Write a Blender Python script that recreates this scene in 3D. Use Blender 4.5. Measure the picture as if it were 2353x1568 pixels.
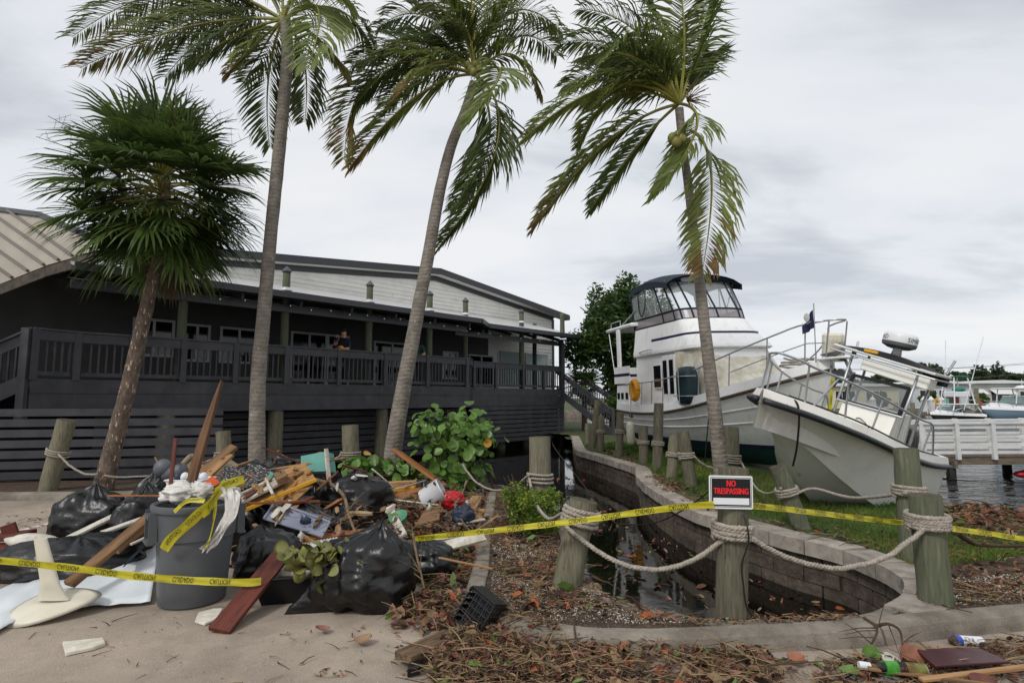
import bpy, bmesh, math, random
from mathutils import Vector as V, Matrix, Quaternion, noise
sc = bpy.context.scene
for o in list(bpy.data.objects): bpy.data.objects.remove(o)
col = sc.collection
rnd = random.Random(7)
PI = math.pi
# ---------------------------------------------------------------- camera
H, F, U0, V0 = 1.67, 1300.0, 1176.0, 784.0          # eye height, focal length (px of a 2352 px wide frame)
PITCH = math.atan(129 / F)
cd = bpy.data.cameras.new('camera'); cam = bpy.data.objects.new('camera', cd); col.objects.link(cam)
cam.location = (0, 0, H); cam.rotation_euler = (PI / 2 + PITCH, 0, 0)
cd.sensor_width = 36; cd.lens = F / 2352 * 36; cd.clip_start = .05; cd.clip_end = 6000
sc.camera = cam
# ---------------------------------------------------------------- sky, sun, exposure
SUN_EL, SUN_AZ = math.radians(46), math.radians(216)
w = bpy.data.worlds.new('World'); sc.world = w; w.use_nodes = True
nt = w.node_tree; nt.nodes.clear()
def N(t, **k):
    n = nt.nodes.new(t)
    for a, b in k.items(): setattr(n, a, b)
    return n
sky = N('ShaderNodeTexSky', sky_type='NISHITA', sun_disc=False, sun_elevation=SUN_EL, sun_rotation=SUN_AZ)
tc = N('ShaderNodeTexCoord'); sx = N('ShaderNodeSeparateXYZ'); nt.links.new(tc.outputs['Generated'], sx.inputs[0])
ad = N('ShaderNodeMath', operation='MAXIMUM'); ad.inputs[1].default_value = 0.0; nt.links.new(sx.outputs['Z'], ad.inputs[0])
ad2 = N('ShaderNodeMath', operation='ADD'); ad2.inputs[1].default_value = .16; nt.links.new(ad.outputs[0], ad2.inputs[0])
dx = N('ShaderNodeMath', operation='DIVIDE'); nt.links.new(sx.outputs['X'], dx.inputs[0]); nt.links.new(ad2.outputs[0], dx.inputs[1])
dy = N('ShaderNodeMath', operation='DIVIDE'); nt.links.new(sx.outputs['Y'], dy.inputs[0]); nt.links.new(ad2.outputs[0], dy.inputs[1])
cb = N('ShaderNodeCombineXYZ'); nt.links.new(dx.outputs[0], cb.inputs[0]); nt.links.new(dy.outputs[0], cb.inputs[1])
mpp = N('ShaderNodeMapping'); mpp.inputs['Scale'].default_value = (.7, 1.15, 1); mpp.inputs['Location'].default_value = (2.3, .4, 0); mpp.inputs['Rotation'].default_value = (0, 0, .25)
nt.links.new(cb.outputs[0], mpp.inputs[0])
nz = N('ShaderNodeTexNoise'); nz.inputs['Scale'].default_value = 1.05; nz.inputs['Detail'].default_value = 8; nz.inputs['Roughness'].default_value = .55; nz.inputs['Distortion'].default_value = .25
nt.links.new(mpp.outputs[0], nz.inputs['Vector'])
rp = N('ShaderNodeValToRGB'); e = rp.color_ramp.elements
e[0].position = .34; e[0].color = (.47, .50, .545, 1); e[1].position = .62; e[1].color = (.73, .735, .745, 1)
m_ = e.new(.47); m_.color = (.655, .675, .71, 1)
nt.links.new(nz.outputs['Fac'], rp.inputs[0])
b1 = N('ShaderNodeBackground'); b1.inputs[1].default_value = .1; nt.links.new(sky.outputs[0], b1.inputs[0])
b2 = N('ShaderNodeBackground'); b2.inputs[1].default_value = 1.0; nt.links.new(rp.outputs[0], b2.inputs[0])
mx = N('ShaderNodeMixShader'); mx.inputs[0].default_value = .94; nt.links.new(b1.outputs[0], mx.inputs[1]); nt.links.new(b2.outputs[0], mx.inputs[2])
wo = N('ShaderNodeOutputWorld'); nt.links.new(mx.outputs[0], wo.inputs[0])
sd = bpy.data.lights.new('sun', 'SUN'); sd.energy = 1.5; sd.angle = math.radians(12); sd.color = (1, .965, .92)
so = bpy.data.objects.new('sun', sd); col.objects.link(so); so.location = (0, -8, 30)
so.rotation_euler = (math.radians(44), 0, math.radians(-36))
sc.view_settings.view_transform = 'Standard'; sc.view_settings.look = 'None'; sc.view_settings.gamma = 1; sc.view_settings.exposure = 0.3
sc.view_settings.use_curve_mapping = False
sc.render.resolution_x = 1024; sc.render.resolution_y = 682; sc.render.engine = 'CYCLES'
# ---------------------------------------------------------------- pixel -> place
CP, SP = math.cos(PITCH), math.sin(PITCH); EYE = V((0, 0, H))
def ray(u, v):
    x = (u - U0) / F; y = -(v - V0) / F
    return V((x, CP - y * SP, SP + y * CP))
def G(u, v, z=0.0):                     # where the ray meets the level z
    d = ray(u, v); return EYE + d * ((z - H) / d.z)
def P(u, v, Y):                         # the point of the ray at distance Y
    d = ray(u, v); return EYE + d * (Y / d.y)
def PL(u, v, q, n):                     # the ray meets a plane
    d = ray(u, v); return EYE + d * (((q - EYE).dot(n)) / d.dot(n))
def px(n, Y, u=U0): return n * Y / F / math.hypot(1, (u - U0) / F)          # n pixels across a round thing at distance Y in metres
# ---------------------------------------------------------------- materials
def hx(s):
    s = s.lstrip('#'); return tuple(((int(s[i:i + 2], 16) / 255 + .055) / 1.055) ** 2.4 if int(s[i:i + 2], 16) > 10 else int(s[i:i + 2], 16) / 255 / 12.92 for i in (0, 2, 4))
MATS = {}
def mat(name, c, c2=None, s=5, r=.6, metal=0, bump=0, bs=30, st=(1, 1, 1), rn=0, c3=None, s3=60, t3=.62, spec=.5, coat=0, tr=0, emit=0, alpha=1, ring=0, dist=.01, lo=.35, hi=.65, ior=1.45, st3=None):
    if isinstance(c, str): c = hx(c)
    if isinstance(c2, str): c2 = hx(c2)
    if isinstance(c3, str): c3 = hx(c3)
    m = bpy.data.materials.new(name); m.use_nodes = True; t = m.node_tree; n = t.nodes; L = t.links.new
    b = n['Principled BSDF']; b.inputs['Roughness'].default_value = r; b.inputs['Metallic'].default_value = metal
    b.inputs['Specular IOR Level'].default_value = spec; b.inputs['Coat Weight'].default_value = coat; b.inputs['IOR'].default_value = ior
    b.inputs['Transmission Weight'].default_value = tr; b.inputs['Alpha'].default_value = alpha
    if emit: b.inputs['Emission Color'].default_value = (*c, 1); b.inputs['Emission Strength'].default_value = emit
    tcn = n.new('ShaderNodeTexCoord'); mp = n.new('ShaderNodeMapping'); mp.inputs['Scale'].default_value = st; L(tcn.outputs['Object'], mp.inputs[0])
    def nz(scale, det=5, src=mp, rough=.6):
        q = n.new('ShaderNodeTexNoise'); q.inputs['Scale'].default_value = scale; q.inputs['Detail'].default_value = det; q.inputs['Roughness'].default_value = rough; L(src.outputs[0], q.inputs['Vector']); return q
    def mix(f, a, bb, mode='MIX'):
        q = n.new('ShaderNodeMix'); q.data_type = 'RGBA'; q.blend_type = mode
        if isinstance(f, (int, float)): q.inputs[0].default_value = f
        else: L(f, q.inputs[0])
        for i, x in ((6, a), (7, bb)):
            if isinstance(x, tuple): q.inputs[i].default_value = (*x[:3], 1)
            else: L(x, q.inputs[i])
        return q.outputs[2]
    def ramp(src, lo_, hi_):
        q = n.new('ShaderNodeMapRange'); q.inputs[1].default_value = lo_; q.inputs[2].default_value = hi_; L(src, q.inputs[0]); return q.outputs[0]
    cur = c
    if c2 is not None: cur = mix(ramp(nz(s).outputs['Fac'], lo, hi), c, c2)
    if c3 is not None:
        src = mp
        if st3: src = n.new('ShaderNodeMapping'); src.inputs['Scale'].default_value = st3; L(tcn.outputs['Object'], src.inputs[0])
        cur = mix(ramp(nz(s3, 3, src).outputs['Fac'], t3, t3 + .06), cur, c3)
    if ring:
        wv = n.new('ShaderNodeTexWave'); wv.bands_direction = 'Z'; wv.inputs['Scale'].default_value = ring; wv.inputs['Distortion'].default_value = 5.0; wv.inputs['Detail'].default_value = 3; wv.inputs['Detail Scale'].default_value = .6; L(tcn.outputs['Object'], wv.inputs['Vector'])
        cur = mix(ramp(wv.outputs['Fac'], .75, 1.0), cur, mix(.3, cur, (.05, .045, .04)) if not isinstance(cur, tuple) else tuple(x * .55 for x in cur))
    if rn:
        oi = n.new('ShaderNodeObjectInfo'); q = n.new('ShaderNodeMapRange'); q.inputs[3].default_value = 1 - rn; q.inputs[4].default_value = 1 + rn; L(oi.outputs['Random'], q.inputs[0])
        hs = n.new('ShaderNodeHueSaturation'); L(q.outputs[0], hs.inputs['Value'])
        if isinstance(cur, tuple): hs.inputs['Color'].default_value = (*cur, 1)
        else: L(cur, hs.inputs['Color'])
        cur = hs.outputs[0]
    if isinstance(cur, tuple): b.inputs['Base Color'].default_value = (*cur, 1)
    else: L(cur, b.inputs['Base Color'])
    if bump:
        bp = n.new('ShaderNodeBump'); bp.inputs['Strength'].default_value = bump; bp.inputs['Distance'].default_value = dist
        L(nz(bs, 6).outputs['Fac'], bp.inputs['Height']); L(bp.outputs[0], b.inputs['Normal'])
        if ring:
            b3 = n.new('ShaderNodeBump'); b3.inputs['Strength'].default_value = .35; b3.inputs['Distance'].default_value = .01; b3.invert = True
            L(wv.outputs['Fac'], b3.inputs['Height']); L(bp.outputs[0], b3.inputs['Normal']); L(b3.outputs[0], b.inputs['Normal'])
    MATS[name] = m; return m
def stain(name, c, s, lo, hi, st=(1, 1, 1), f=1.0, det=6):
    m = MATS[name]; t = m.node_tree; n = t.nodes; b = n['Principled BSDF']; c = hx(c); inp = b.inputs['Base Color']
    tcn = n.new('ShaderNodeTexCoord'); mp = n.new('ShaderNodeMapping'); mp.inputs['Scale'].default_value = st; t.links.new(tcn.outputs['Object'], mp.inputs[0])
    q = n.new('ShaderNodeTexNoise'); q.inputs['Scale'].default_value = s; q.inputs['Detail'].default_value = det; q.inputs['Roughness'].default_value = .65; t.links.new(mp.outputs[0], q.inputs['Vector'])
    r = n.new('ShaderNodeMapRange'); r.inputs[1].default_value = lo; r.inputs[2].default_value = hi; r.inputs[4].default_value = f; t.links.new(q.outputs['Fac'], r.inputs[0])
    x = n.new('ShaderNodeMix'); x.data_type = 'RGBA'; t.links.new(r.outputs[0], x.inputs[0]); x.inputs[7].default_value = (*c, 1)
    if inp.is_linked: t.links.new(inp.links[0].from_socket, x.inputs[6])
    else: x.inputs[6].default_value = inp.default_value
    t.links.new(x.outputs[2], inp)
def thin_leaf(name, f=.35):                         # leaves let some light through
    m = MATS[name]; t = m.node_tree; n = t.nodes; b = n['Principled BSDF']; out = n['Material Output']; tb = n.new('ShaderNodeBsdfTranslucent'); x = n.new('ShaderNodeMixShader'); x.inputs[0].default_value = f
    src = b.inputs['Base Color']
    if src.is_linked: t.links.new(src.links[0].from_socket, tb.inputs[0])
    else: tb.inputs[0].default_value = src.default_value
    t.links.new(b.outputs[0], x.inputs[1]); t.links.new(tb.outputs[0], x.inputs[2]); t.links.new(x.outputs[0], out.inputs[0])
# ---------------------------------------------------------------- mesh building
class MB:
    def __init__(s): s.v = []; s.f = []; s.m = []; s.i = 0
    def add(s, vs, fs):
        n = len(s.v); s.v += [tuple(p) for p in vs]; s.f += [tuple(i + n for i in f) for f in fs]; s.m += [s.i] * len(fs); return s
    def box(s, c, d, M=None):
        c = V(c); vs = [V((c.x + a * d[0] / 2, c.y + b * d[1] / 2, c.z + e * d[2] / 2)) for a in (-1, 1) for b in (-1, 1) for e in (-1, 1)]
        if M: vs = [M @ p for p in vs]
        return s.add(vs, [(0, 1, 3, 2), (4, 6, 7, 5), (0, 4, 5, 1), (2, 3, 7, 6), (0, 2, 6, 4), (1, 5, 7, 3)])
    def beam(s, a, b, wd, h, up=V((0, 0, 1))):
        a, b = V(a), V(b); t = (b - a).normalized(); sd = t.cross(up)
        if sd.length < 1e-4: sd = t.cross(V((0, 1, 0)))
        sd.normalize(); u = sd.cross(t)
        vs = [p + sd * (x * wd / 2) + u * (z * h / 2) for p in (a, b) for x, z in ((-1, -1), (1, -1), (1, 1), (-1, 1))]
        return s.add(vs, [(0, 1, 2, 3), (7, 6, 5, 4), (0, 4, 5, 1), (1, 5, 6, 2), (2, 6, 7, 3), (3, 7, 4, 0)])
    def tube(s, path, r, n=8, cap=True, jit=None):
        path = [V(p) for p in path]; k = len(path); rr = r if isinstance(r, (list, tuple)) else [r] * k
        base = len(s.v); up = None; vs = []
        for i, p in enumerate(path):
            t = (path[min(i + 1, k - 1)] - path[max(i - 1, 0)]).normalized()
            if up is None:
                up = V((0, 0, 1)) if abs(t.z) < .9 else V((0, 1, 0))
            sd = t.cross(up).normalized(); up = sd.cross(t).normalized()
            for j in range(n):
                a = 2 * PI * j / n; q = rr[i] * (jit(i, j) if jit else 1)
                vs.append(p + sd * math.cos(a) * q + up * math.sin(a) * q)
        fs = [(i * n + j, i * n + (j + 1) % n, (i + 1) * n + (j + 1) % n, (i + 1) * n + j) for i in range(k - 1) for j in range(n)]
        if cap: fs += [tuple(range(n - 1, -1, -1)), tuple(range((k - 1) * n, k * n))]
        return s.add(vs, fs)
    def lathe(s, prof, n=24, M=None, closed=True):
        vs = []
        for r, z in prof:
            for j in range(n):
                a = 2 * PI * j / n; p = V((r * math.cos(a), r * math.sin(a), z)); vs.append(M @ p if M else p)
        k = len(prof); fs = [(i * n + j, i * n + (j + 1) % n, (i + 1) * n + (j + 1) % n, (i + 1) * n + j) for i in range(k - 1) for j in range(n)]
        if closed: fs += [tuple(range(n - 1, -1, -1)), tuple(range((k - 1) * n, k * n))]
        return s.add(vs, fs)
    def prism(s, poly, vec):                       # 3-D polygon pushed along vec
        poly = [V(p) for p in poly]; vec = V(vec); n = len(poly)
        return s.add(poly + [p + vec for p in poly], [tuple(range(n)), tuple(range(2 * n - 1, n - 1, -1))] + [(i, i + n, (i + 1) % n + n, (i + 1) % n) for i in range(n)])
    def grid(s, rows, close=False):
        k = len(rows[0]); vs = [p for r in rows for p in r]
        return s.add(vs, [(i * k + j, i * k + (j + 1) % k, (i + 1) * k + (j + 1) % k, (i + 1) * k + j) for i in range(len(rows) - 1) for j in range(k if close else k - 1)])
    def sphere(s, c, rad, nu=16, nv=10, fn=None):
        c = V(c); rad = V(rad) if not isinstance(rad, (int, float)) else V((rad,) * 3); rows = []
        for i in range(nv + 1):
            ph = PI * i / nv; rows.append([])
            for j in range(nu):
                th = 2 * PI * j / nu; d = V((math.sin(ph) * math.cos(th), math.sin(ph) * math.sin(th), math.cos(ph))); q = fn(d) if fn else 1
                rows[-1].append(c + V((d.x * rad.x, d.y * rad.y, d.z * rad.z)) * q)
        return s.grid(rows, True)
    def mesh(s, name, mats, smooth=False):
        me = bpy.data.meshes.new(name); me.from_pydata(s.v, [], s.f)
        for m in (mats if isinstance(mats, (list, tuple)) else [mats]): me.materials.append(m)
        if any(s.m): me.polygons.foreach_set('material_index', s.m)
        if smooth: me.polygons.foreach_set('use_smooth', [True] * len(s.f))
        me.validate(); me.update(); return me
    def build(s, name, mats, parent=None, smooth=False, world=False, bevel=0, fix=True):
        me = s.mesh(name, mats, smooth)
        if bevel or fix:
            bm = bmesh.new(); bm.from_mesh(me)
            if bevel:
                bmesh.ops.bevel(bm, geom=bm.edges[:], offset=bevel, segments=1, affect='EDGES')
            if len(bm.faces) < 60000: bmesh.ops.recalc_face_normals(bm, faces=bm.faces[:])
            bm.to_mesh(me); bm.free()
        return link(name, me, parent, world)
def link(name, me, parent=None, world=False):
    o = bpy.data.objects.new(name, me); col.objects.link(o)
    if parent:
        o.parent = parent
        if world: o.matrix_parent_inverse = parent.matrix_basis.inverted()
    return o
def tag(o, label, cat, group=None):
    o['label'] = label; o['category'] = cat
    if group: o['group'] = group
    return o
def thing(name, label, cat, loc=(0, 0, 0), rot=(0, 0, 0), group=None):
    o = bpy.data.objects.new(name, None); col.objects.link(o); o.location = loc; o.rotation_euler = rot; o.empty_display_size = .2
    return tag(o, label, cat, group)
def struct(o): o['kind'] = 'structure'; return o
def stuff(o, label, cat): o['kind'] = 'stuff'; return tag(o, label, cat)
def inst(name, me, M, parent=None):
    o = bpy.data.objects.new(name, me); col.objects.link(o)
    if parent: o.parent = parent
    o.matrix_basis = M; return o
def frame(p, x, up=V((0, 0, 1))):                    # matrix at p with local X along x
    x = V(x).normalized(); y = up.cross(x)
    if y.length < 1e-4: y = V((0, 1, 0))
    y.normalize(); z = x.cross(y); return Matrix(((x.x, y.x, z.x, p[0]), (x.y, y.y, z.y, p[1]), (x.z, y.z, z.z, p[2]), (0, 0, 0, 1)))
def cr(pts, n=8):                                    # Catmull-Rom through points
    pts = [V(p) for p in pts]; out = []
    for i in range(len(pts) - 1):
        a, b, c, d = pts[max(i - 1, 0)], pts[i], pts[i + 1], pts[min(i + 2, len(pts) - 1)]
        for j in range(n):
            t = j / n; out.append(.5 * (2 * b + (c - a) * t + (2 * a - 5 * b + 4 * c - d) * t * t + (3 * b - a - 3 * c + d) * t ** 3))
    return out + [pts[-1]]
def resample(pts, step):
    out = [pts[0].copy()]; acc = 0
    for a, b in zip(pts, pts[1:]):
        L = (b - a).length
        if L < 1e-6: continue
        t = step - acc
        while t <= L: out.append(a.lerp(b, t / L)); t += step
        acc = (acc + L) % step
    if (pts[-1] - out[-1]).length > step * .2: out.append(pts[-1].copy())
    return out
def nz3(p, s=1.0): return noise.noise(V(p) * s)
def text_mesh(txt, size=1.0, flip=False):            # outlines of words as flat faces in the XY plane, centred
    cu = bpy.data.curves.new('t', 'FONT'); cu.body = txt; cu.size = size; cu.align_x = 'CENTER'; cu.align_y = 'CENTER'; cu.resolution_u = 2
    to = bpy.data.objects.new('t', cu); col.objects.link(to); dg = bpy.context.evaluated_depsgraph_get(); me = bpy.data.meshes.new_from_object(to.evaluated_get(dg))
    vs = [v.co.copy() for v in me.vertices]; fs = [tuple(p.vertices) for p in me.polygons]
    bpy.data.objects.remove(to); bpy.data.curves.remove(cu); bpy.data.meshes.remove(me)
    return vs, fs
# palette
mat('asphalt', '#aa9c8d', '#8d8073', s=1.1, r=.88, c3='#d0c6b8', s3=75, t3=.64, bump=.8, bs=70, dist=.01)
mat('concrete', '#8d8579', '#6a6258', s=4, r=.9, c3='#b9b0a2', s3=190, t3=.63, bump=.6, bs=90, dist=.01)
mat('coping', '#a39a8f', '#7e766d', s=6, r=.9, bump=.5, bs=60, rn=.12, c3='#5d554c', s3=9, t3=.66)
mat('block', '#5f554b', '#413830', s=7, r=.95, bump=.9, bs=25, dist=.025, rn=.22, c3='#3a322b', s3=14, t3=.66)
mat('mulch', '#574435', '#3a2c22', s=9, r=.95, c3='#a9a090', s3=70, t3=.60, bump=1, bs=60, dist=.03)
mat('lawn_soil', '#47502a', '#37421f', s=3, r=.95, bump=.8, bs=50, dist=.03, c3='#5a4a35', s3=5, t3=.62)
mat('deck_paint', '#404044', '#333337', s=3, r=.5, bump=.15, bs=40, st=(1, 1, 1), rn=.1)
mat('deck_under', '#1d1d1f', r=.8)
mat('siding', '#e8e6e0', '#dddbd4', s=2, r=.55, rn=.03)
mat('siding_shaded', '#4b4b4a', '#424241', s=2, r=.7)  # white-grey porch siding, the deck roof's shade put into its base colour
mat('dark_trim', '#38393d', r=.4)
mat('metal_roof', '#c9c9c8', '#b7b7b6', s=2, r=.35, metal=.2)
mat('tan_roof', '#a79f91', '#9c9486', s=1.2, r=.45, rn=.03)
mat('window_frame', '#b2b4b8', r=.5)
mat('dark_glass', '#0b0d0f', r=.06, spec=.6)
mat('pale_glass', '#9fb0ae', r=.08, spec=.6)
mat('piling', '#74705f', '#55513f', s=3.5, r=.9, st=(20, 20, 1.3), bump=.6, bs=5, dist=.008, c3='#37342b', s3=4, t3=.66, rn=.25)
mat('piling_green', '#646652', '#4b5040', s=3, r=.9, st=(20, 20, 1.3), bump=.6, bs=5, dist=.008, c3='#34362b', s3=4, t3=.66, rn=.22)
mat('piling_top', '#3b342a', '#57503f', s=14, r=.95, bump=.8, bs=40)
mat('cap_metal', '#4b5157', r=.5)
mat('rope', '#a79f93', '#857d72', s=40, r=.9)
mat('tape', '#d3c93a', '#c4b92c', s=9, r=.4)
mat('print_black', '#15150f', r=.5)
mat('white_paint', '#d8d9d8', '#c6c7c4', s=3, r=.5, rn=.04)
mat('white_dirty', '#cfcbc0', '#a79f90', s=7, r=.7, c3='#6a5c4a', s3=25, t3=.66)
mat('sign_white', '#dfe2e4', r=.4); mat('sign_black', '#101012', r=.4); mat('sign_red', '#e0232b', r=.45)
mat('bag', '#0c0c0d', r=.33, bump=.45, bs=11, dist=.02, spec=.6)
mat('wood_weather', '#8a6a48', '#5d432c', s=2.2, r=.8, st=(1.2, 14, 14), bump=.5, bs=3, dist=.01)
mat('wood_tan', '#a9845a', '#8a6642', s=2.2, r=.75, st=(1.2, 14, 14), bump=.3, bs=3, dist=.006, rn=.15)
mat('wood_orange', '#9a602e', '#7a461f', s=2, r=.55, st=(1.2, 12, 12), rn=.1)
mat('wood_red', '#6b3325', '#4a2018', s=2.5, r=.65, st=(1.2, 12, 12), bump=.4, bs=4, c3='#8a5a44', s3=3, t3=.68)
mat('wood_old', '#7a6248', '#46372a', s=2.5, r=.9, st=(1.5, 16, 16), bump=1, bs=3, dist=.02)
mat('plywood', '#a5804f', '#8b6539', s=2, r=.7, st=(1, 9, 9), c3='#3c2a1c', s3=2.6, t3=.7)
mat('can_grey', '#5a5d61', '#505357', s=3, r=.5, c3='#6b6862', s3=60, t3=.72, bump=.1, bs=60)
mat('vinyl_white', '#dde2e4', '#d0d6d9', s=2, r=.35, c3='#5d5f5c', s3=45, t3=.74)
mat('cream_plastic', '#d8d2c0', '#cbc4b0', s=3, r=.4, c3='#7a6f5c', s3=14, t3=.74)
mat('teal', '#6aa79b', '#5c978b', s=4, r=.6)
mat('clear_bin', '#9aa0b2', r=.12, alpha=.62)
mat('black_plastic', '#131416', r=.35)
mat('thin_bag', '#d9d7d2', '#bdbab2', s=12, r=.4)
mat('red_plastic', '#b01f26', r=.3); mat('orange_plastic', '#c2501c', r=.5); mat('navy', '#2a3346', r=.5); mat('green_plastic', '#4f8a6a', r=.5); mat('yellow_plastic', '#d29a1e', r=.4); mat('white_plastic', '#d7d8da', r=.35)
mat('maroon', '#4b2328', '#3c1b20', s=6, r=.4)
mat('foam', '#d8d3c6', '#bdb6a4', s=12, r=.9, bump=.5, bs=50)
mat('rattan', '#8f806c', '#756753', s=20, r=.7)
mat('rug', '#26272a', '#b9b6ae', s=22, r=.9, st=(1, 3, 1), lo=.55, hi=.62)
mat('bark_coconut', '#8d857b', '#6e675e', s=6, r=.95, bump=.9, bs=18, dist=.03, ring=4.2, c3='#b4b6a4', s3=13, t3=.66)
mat('bark_sabal', '#76675a', '#51453b', s=9, r=.95, bump=1, bs=25, dist=.04, st=(1, 1, .6), c3='#c4b09c', s3=26, t3=.60, st3=(1, 1, .3))
mat('frond', '#76803c', '#555f2d', s=3, r=.5, rn=.22)
mat('frond_dark', '#5c6a33', '#414e27', s=3, r=.45, rn=.25)
mat('frond_light', '#7e8a45', '#64713a', s=3, r=.5, rn=.1)
mat('frond_brown', '#85693a', '#5a4527', s=3, r=.7, rn=.2)
mat('rachis', '#8f8a35', '#6c6a2b', s=4, r=.5)
mat('sabal_leaf', '#566a33', '#3a4a25', s=3, r=.42, rn=.35)
mat('sabal_dry', '#5a4630', '#3d2f22', s=5, r=.8)
mat('grape_leaf', '#6e9040', '#527434', s=7, r=.36, rn=.38)
mat('bush_leaf', '#5d7a2c', '#3f5a1e', s=8, r=.4)
mat('bush_tip', '#93a03c', '#7d8c30', s=8, r=.4)
mat('tree_leaf', '#3c5526', '#2a401c', s=2, r=.5); mat('tree_leaf2', '#54702f', '#415a25', s=2, r=.5)
mat('far_leaf', '#42512f', '#34422a', s=.5, r=.7, rn=.25); mat('far_leaf2', '#5a6c34', '#47582c', s=.5, r=.7, rn=.2)
mat('twig', '#54402f', '#37291e', s=8, r=.9)
mat('grass', '#5a7a2c', '#3e5a20', s=1.5, r=.6); mat('grass2', '#7e8a3e', '#66702f', s=1.5, r=.6)
mat('roof_pile', '#5e6450', '#454b3b', s=3, r=.9, st=(20, 20, 1.3), bump=.6, bs=5, dist=.008)
stain('asphalt', '#6f645b', .7, .52, .72, f=.55); stain('asphalt', '#5d534b', 9, .6, .75, f=.5); stain('asphalt', '#4e453d', 48, .6, .7, f=.6); stain('asphalt', '#776a5e', 3, .5, .7, f=.4)
stain('concrete', '#4f4840', 2.2, .5, .7, f=.6); stain('concrete', '#3c362f', 14, .6, .72, f=.5); stain('coping', '#4b443c', 3, .55, .75, f=.5)
stain('deck_paint', '#55555a', 2.5, .5, .8, st=(1, 1, .6), f=.5); stain('siding', '#a9a79d', 1.2, .52, .8, st=(1, 1, 2), f=.5)
stain('piling', '#8d8874', 2.2, .5, .75, st=(6, 6, 1), f=.5); stain('piling_green', '#4a5a3a', 2.0, .5, .75, f=.5); stain('piling_green', '#86846f', 3, .55, .7, st=(8, 8, 1), f=.5)
stain('can_grey', '#6d675e', 3, .55, .8, f=.4); stain('vinyl_white', '#9a968c', 2.5, .55, .8, f=.5); stain('bag', '#24221f', 5, .55, .7, f=.6); stain('tape', '#8f8640', 6, .55, .75, f=.35)
for q in ('frond', 'frond_dark', 'frond_light', 'frond_brown', 'sabal_leaf', 'sabal_dry', 'grape_leaf', 'bush_leaf', 'bush_tip', 'tree_leaf', 'tree_leaf2', 'far_leaf', 'far_leaf2', 'grass', 'grass2'): thin_leaf(q, .4)
thin_leaf('tape', .3)
mat('wood_dark', '#6e4f34', '#48311f', s=2.2, r=.75, st=(1.2, 14, 14), bump=.6, bs=3, dist=.012)
# ================================================================ ground, kerbs, inlet, water
ZI = .10; ZW = -.45
def flat(name, pts, z, m):
    o = MB().add([(p[0], p[1], z) for p in pts], [tuple(range(len(pts)))]).build(name, m, fix=False)
    me = o.data
    if me.polygons[0].normal.z < 0: me.flip_normals()
    return struct(o)
kin = [G(u, v, .12) for u, v in ((-900, 1141), (-300, 1133), (0, 1129), (600, 1124), (1120, 1121))]
kin2 = [G(u, v, .12) for u, v in ((1141, 1121), (1128, 1229), (1123, 1300), (1114, 1345), (1128, 1377), (1162, 1397), (1200, 1411), (1289, 1431), (1379, 1439), (1521, 1440), (1661, 1434), (1730, 1430), (1880, 1424), (1983, 1418), (2048, 1411), (2144, 1401), (2351, 1383), (2750, 1348), (3600, 1290))]
kA = resample(kin, .25); kB = resample(cr(kin2, 6), .12)
def off(path, d):                                     # offset to the right of the walking direction
    out = []
    for i, p in enumerate(path):
        t = path[min(i + 1, len(path) - 1)] - path[max(i - 1, 0)]; t.z = 0; t.normalize(); out.append(p + V((t.y, -t.x, 0)) * d)
    return out
def kerb_piece(path, seed):
    prof = [(-.0, -.1), (0, .112), (.012, .12), (.09, .124), (.125, .116), (.15, .095), (.168, .05), (.185, -.03)]
    rows = []
    offs = [off(path, o) for o, z in prof]
    for i in range(len(path)):
        rows.append([V((offs[j][i].x, offs[j][i].y, prof[j][1] + .006 * nz3(offs[j][i] + V((0, 0, seed)), 6))) for j in range(len(prof))])
    b = MB().grid(rows); k = len(prof)
    b.f += [tuple(range(k)), tuple(range(len(b.v) - 1, len(b.v) - 1 - k, -1))]; b.m += [0, 0]
    return b
kerb = struct(bpy.data.objects.new('kerb', None)); col.objects.link(kerb)
for path, n in ((kA, 11), (kB[3:], 22)):
    i = 0; k = 0
    while i < len(path) - 2:
        seg = path[i:i + n + 1]
        if len(seg) > 2:
            seg = [p.copy() for p in seg]; seg[-1] = seg[-1].lerp(seg[-2], .09)
            kerb_piece(seg, k * 3.1).build('kerb_stone', MATS['concrete'], kerb, smooth=False)
        i += n; k += 1
kout = off(kA, .17)[:-1] + off(kB[4:], .17)
lot = flat('parking_lot', [V((-40, -12, 0))] + [V((-40, kout[0].y, 0))] + kout + [V((40, kout[-1].y, 0)), V((40, -12, 0))], 0.0, MATS['asphalt'])
# inlet outline, water side
wall_px = ((1312, 1000), (1316, 1010), (1318, 1019), (1325, 1033), (1357, 1042), (1418, 1060), (1458, 1074), (1466, 1095), (1493, 1119), (1539, 1147), (1593, 1172), (1646, 1188), (1726, 1208), (1801, 1229), (1926, 1258), (2001, 1286), (2037, 1301), (2072, 1322), (2086, 1340), (2083, 1356), (2066, 1372), (2026, 1393))
lip_px = ((2026, 1393), (1994, 1406), (1930, 1414), (1830, 1419), (1746, 1421), (1660, 1420), (1611, 1416), (1550, 1407), (1486, 1396), (1432, 1379), (1386, 1358), (1354, 1329), (1339, 1293), (1318, 1255), (1300, 1210), (1278, 1165), (1230, 1130), (1150, 1112))
wallp = resample(cr([G(u, v, .12) for u, v in wall_px], 6), .05)
lipp = resample(cr([G(u, v, .11) for u, v in lip_px], 6), .08)
strip_y = 11.0
lip_end = lipp[-1]
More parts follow.
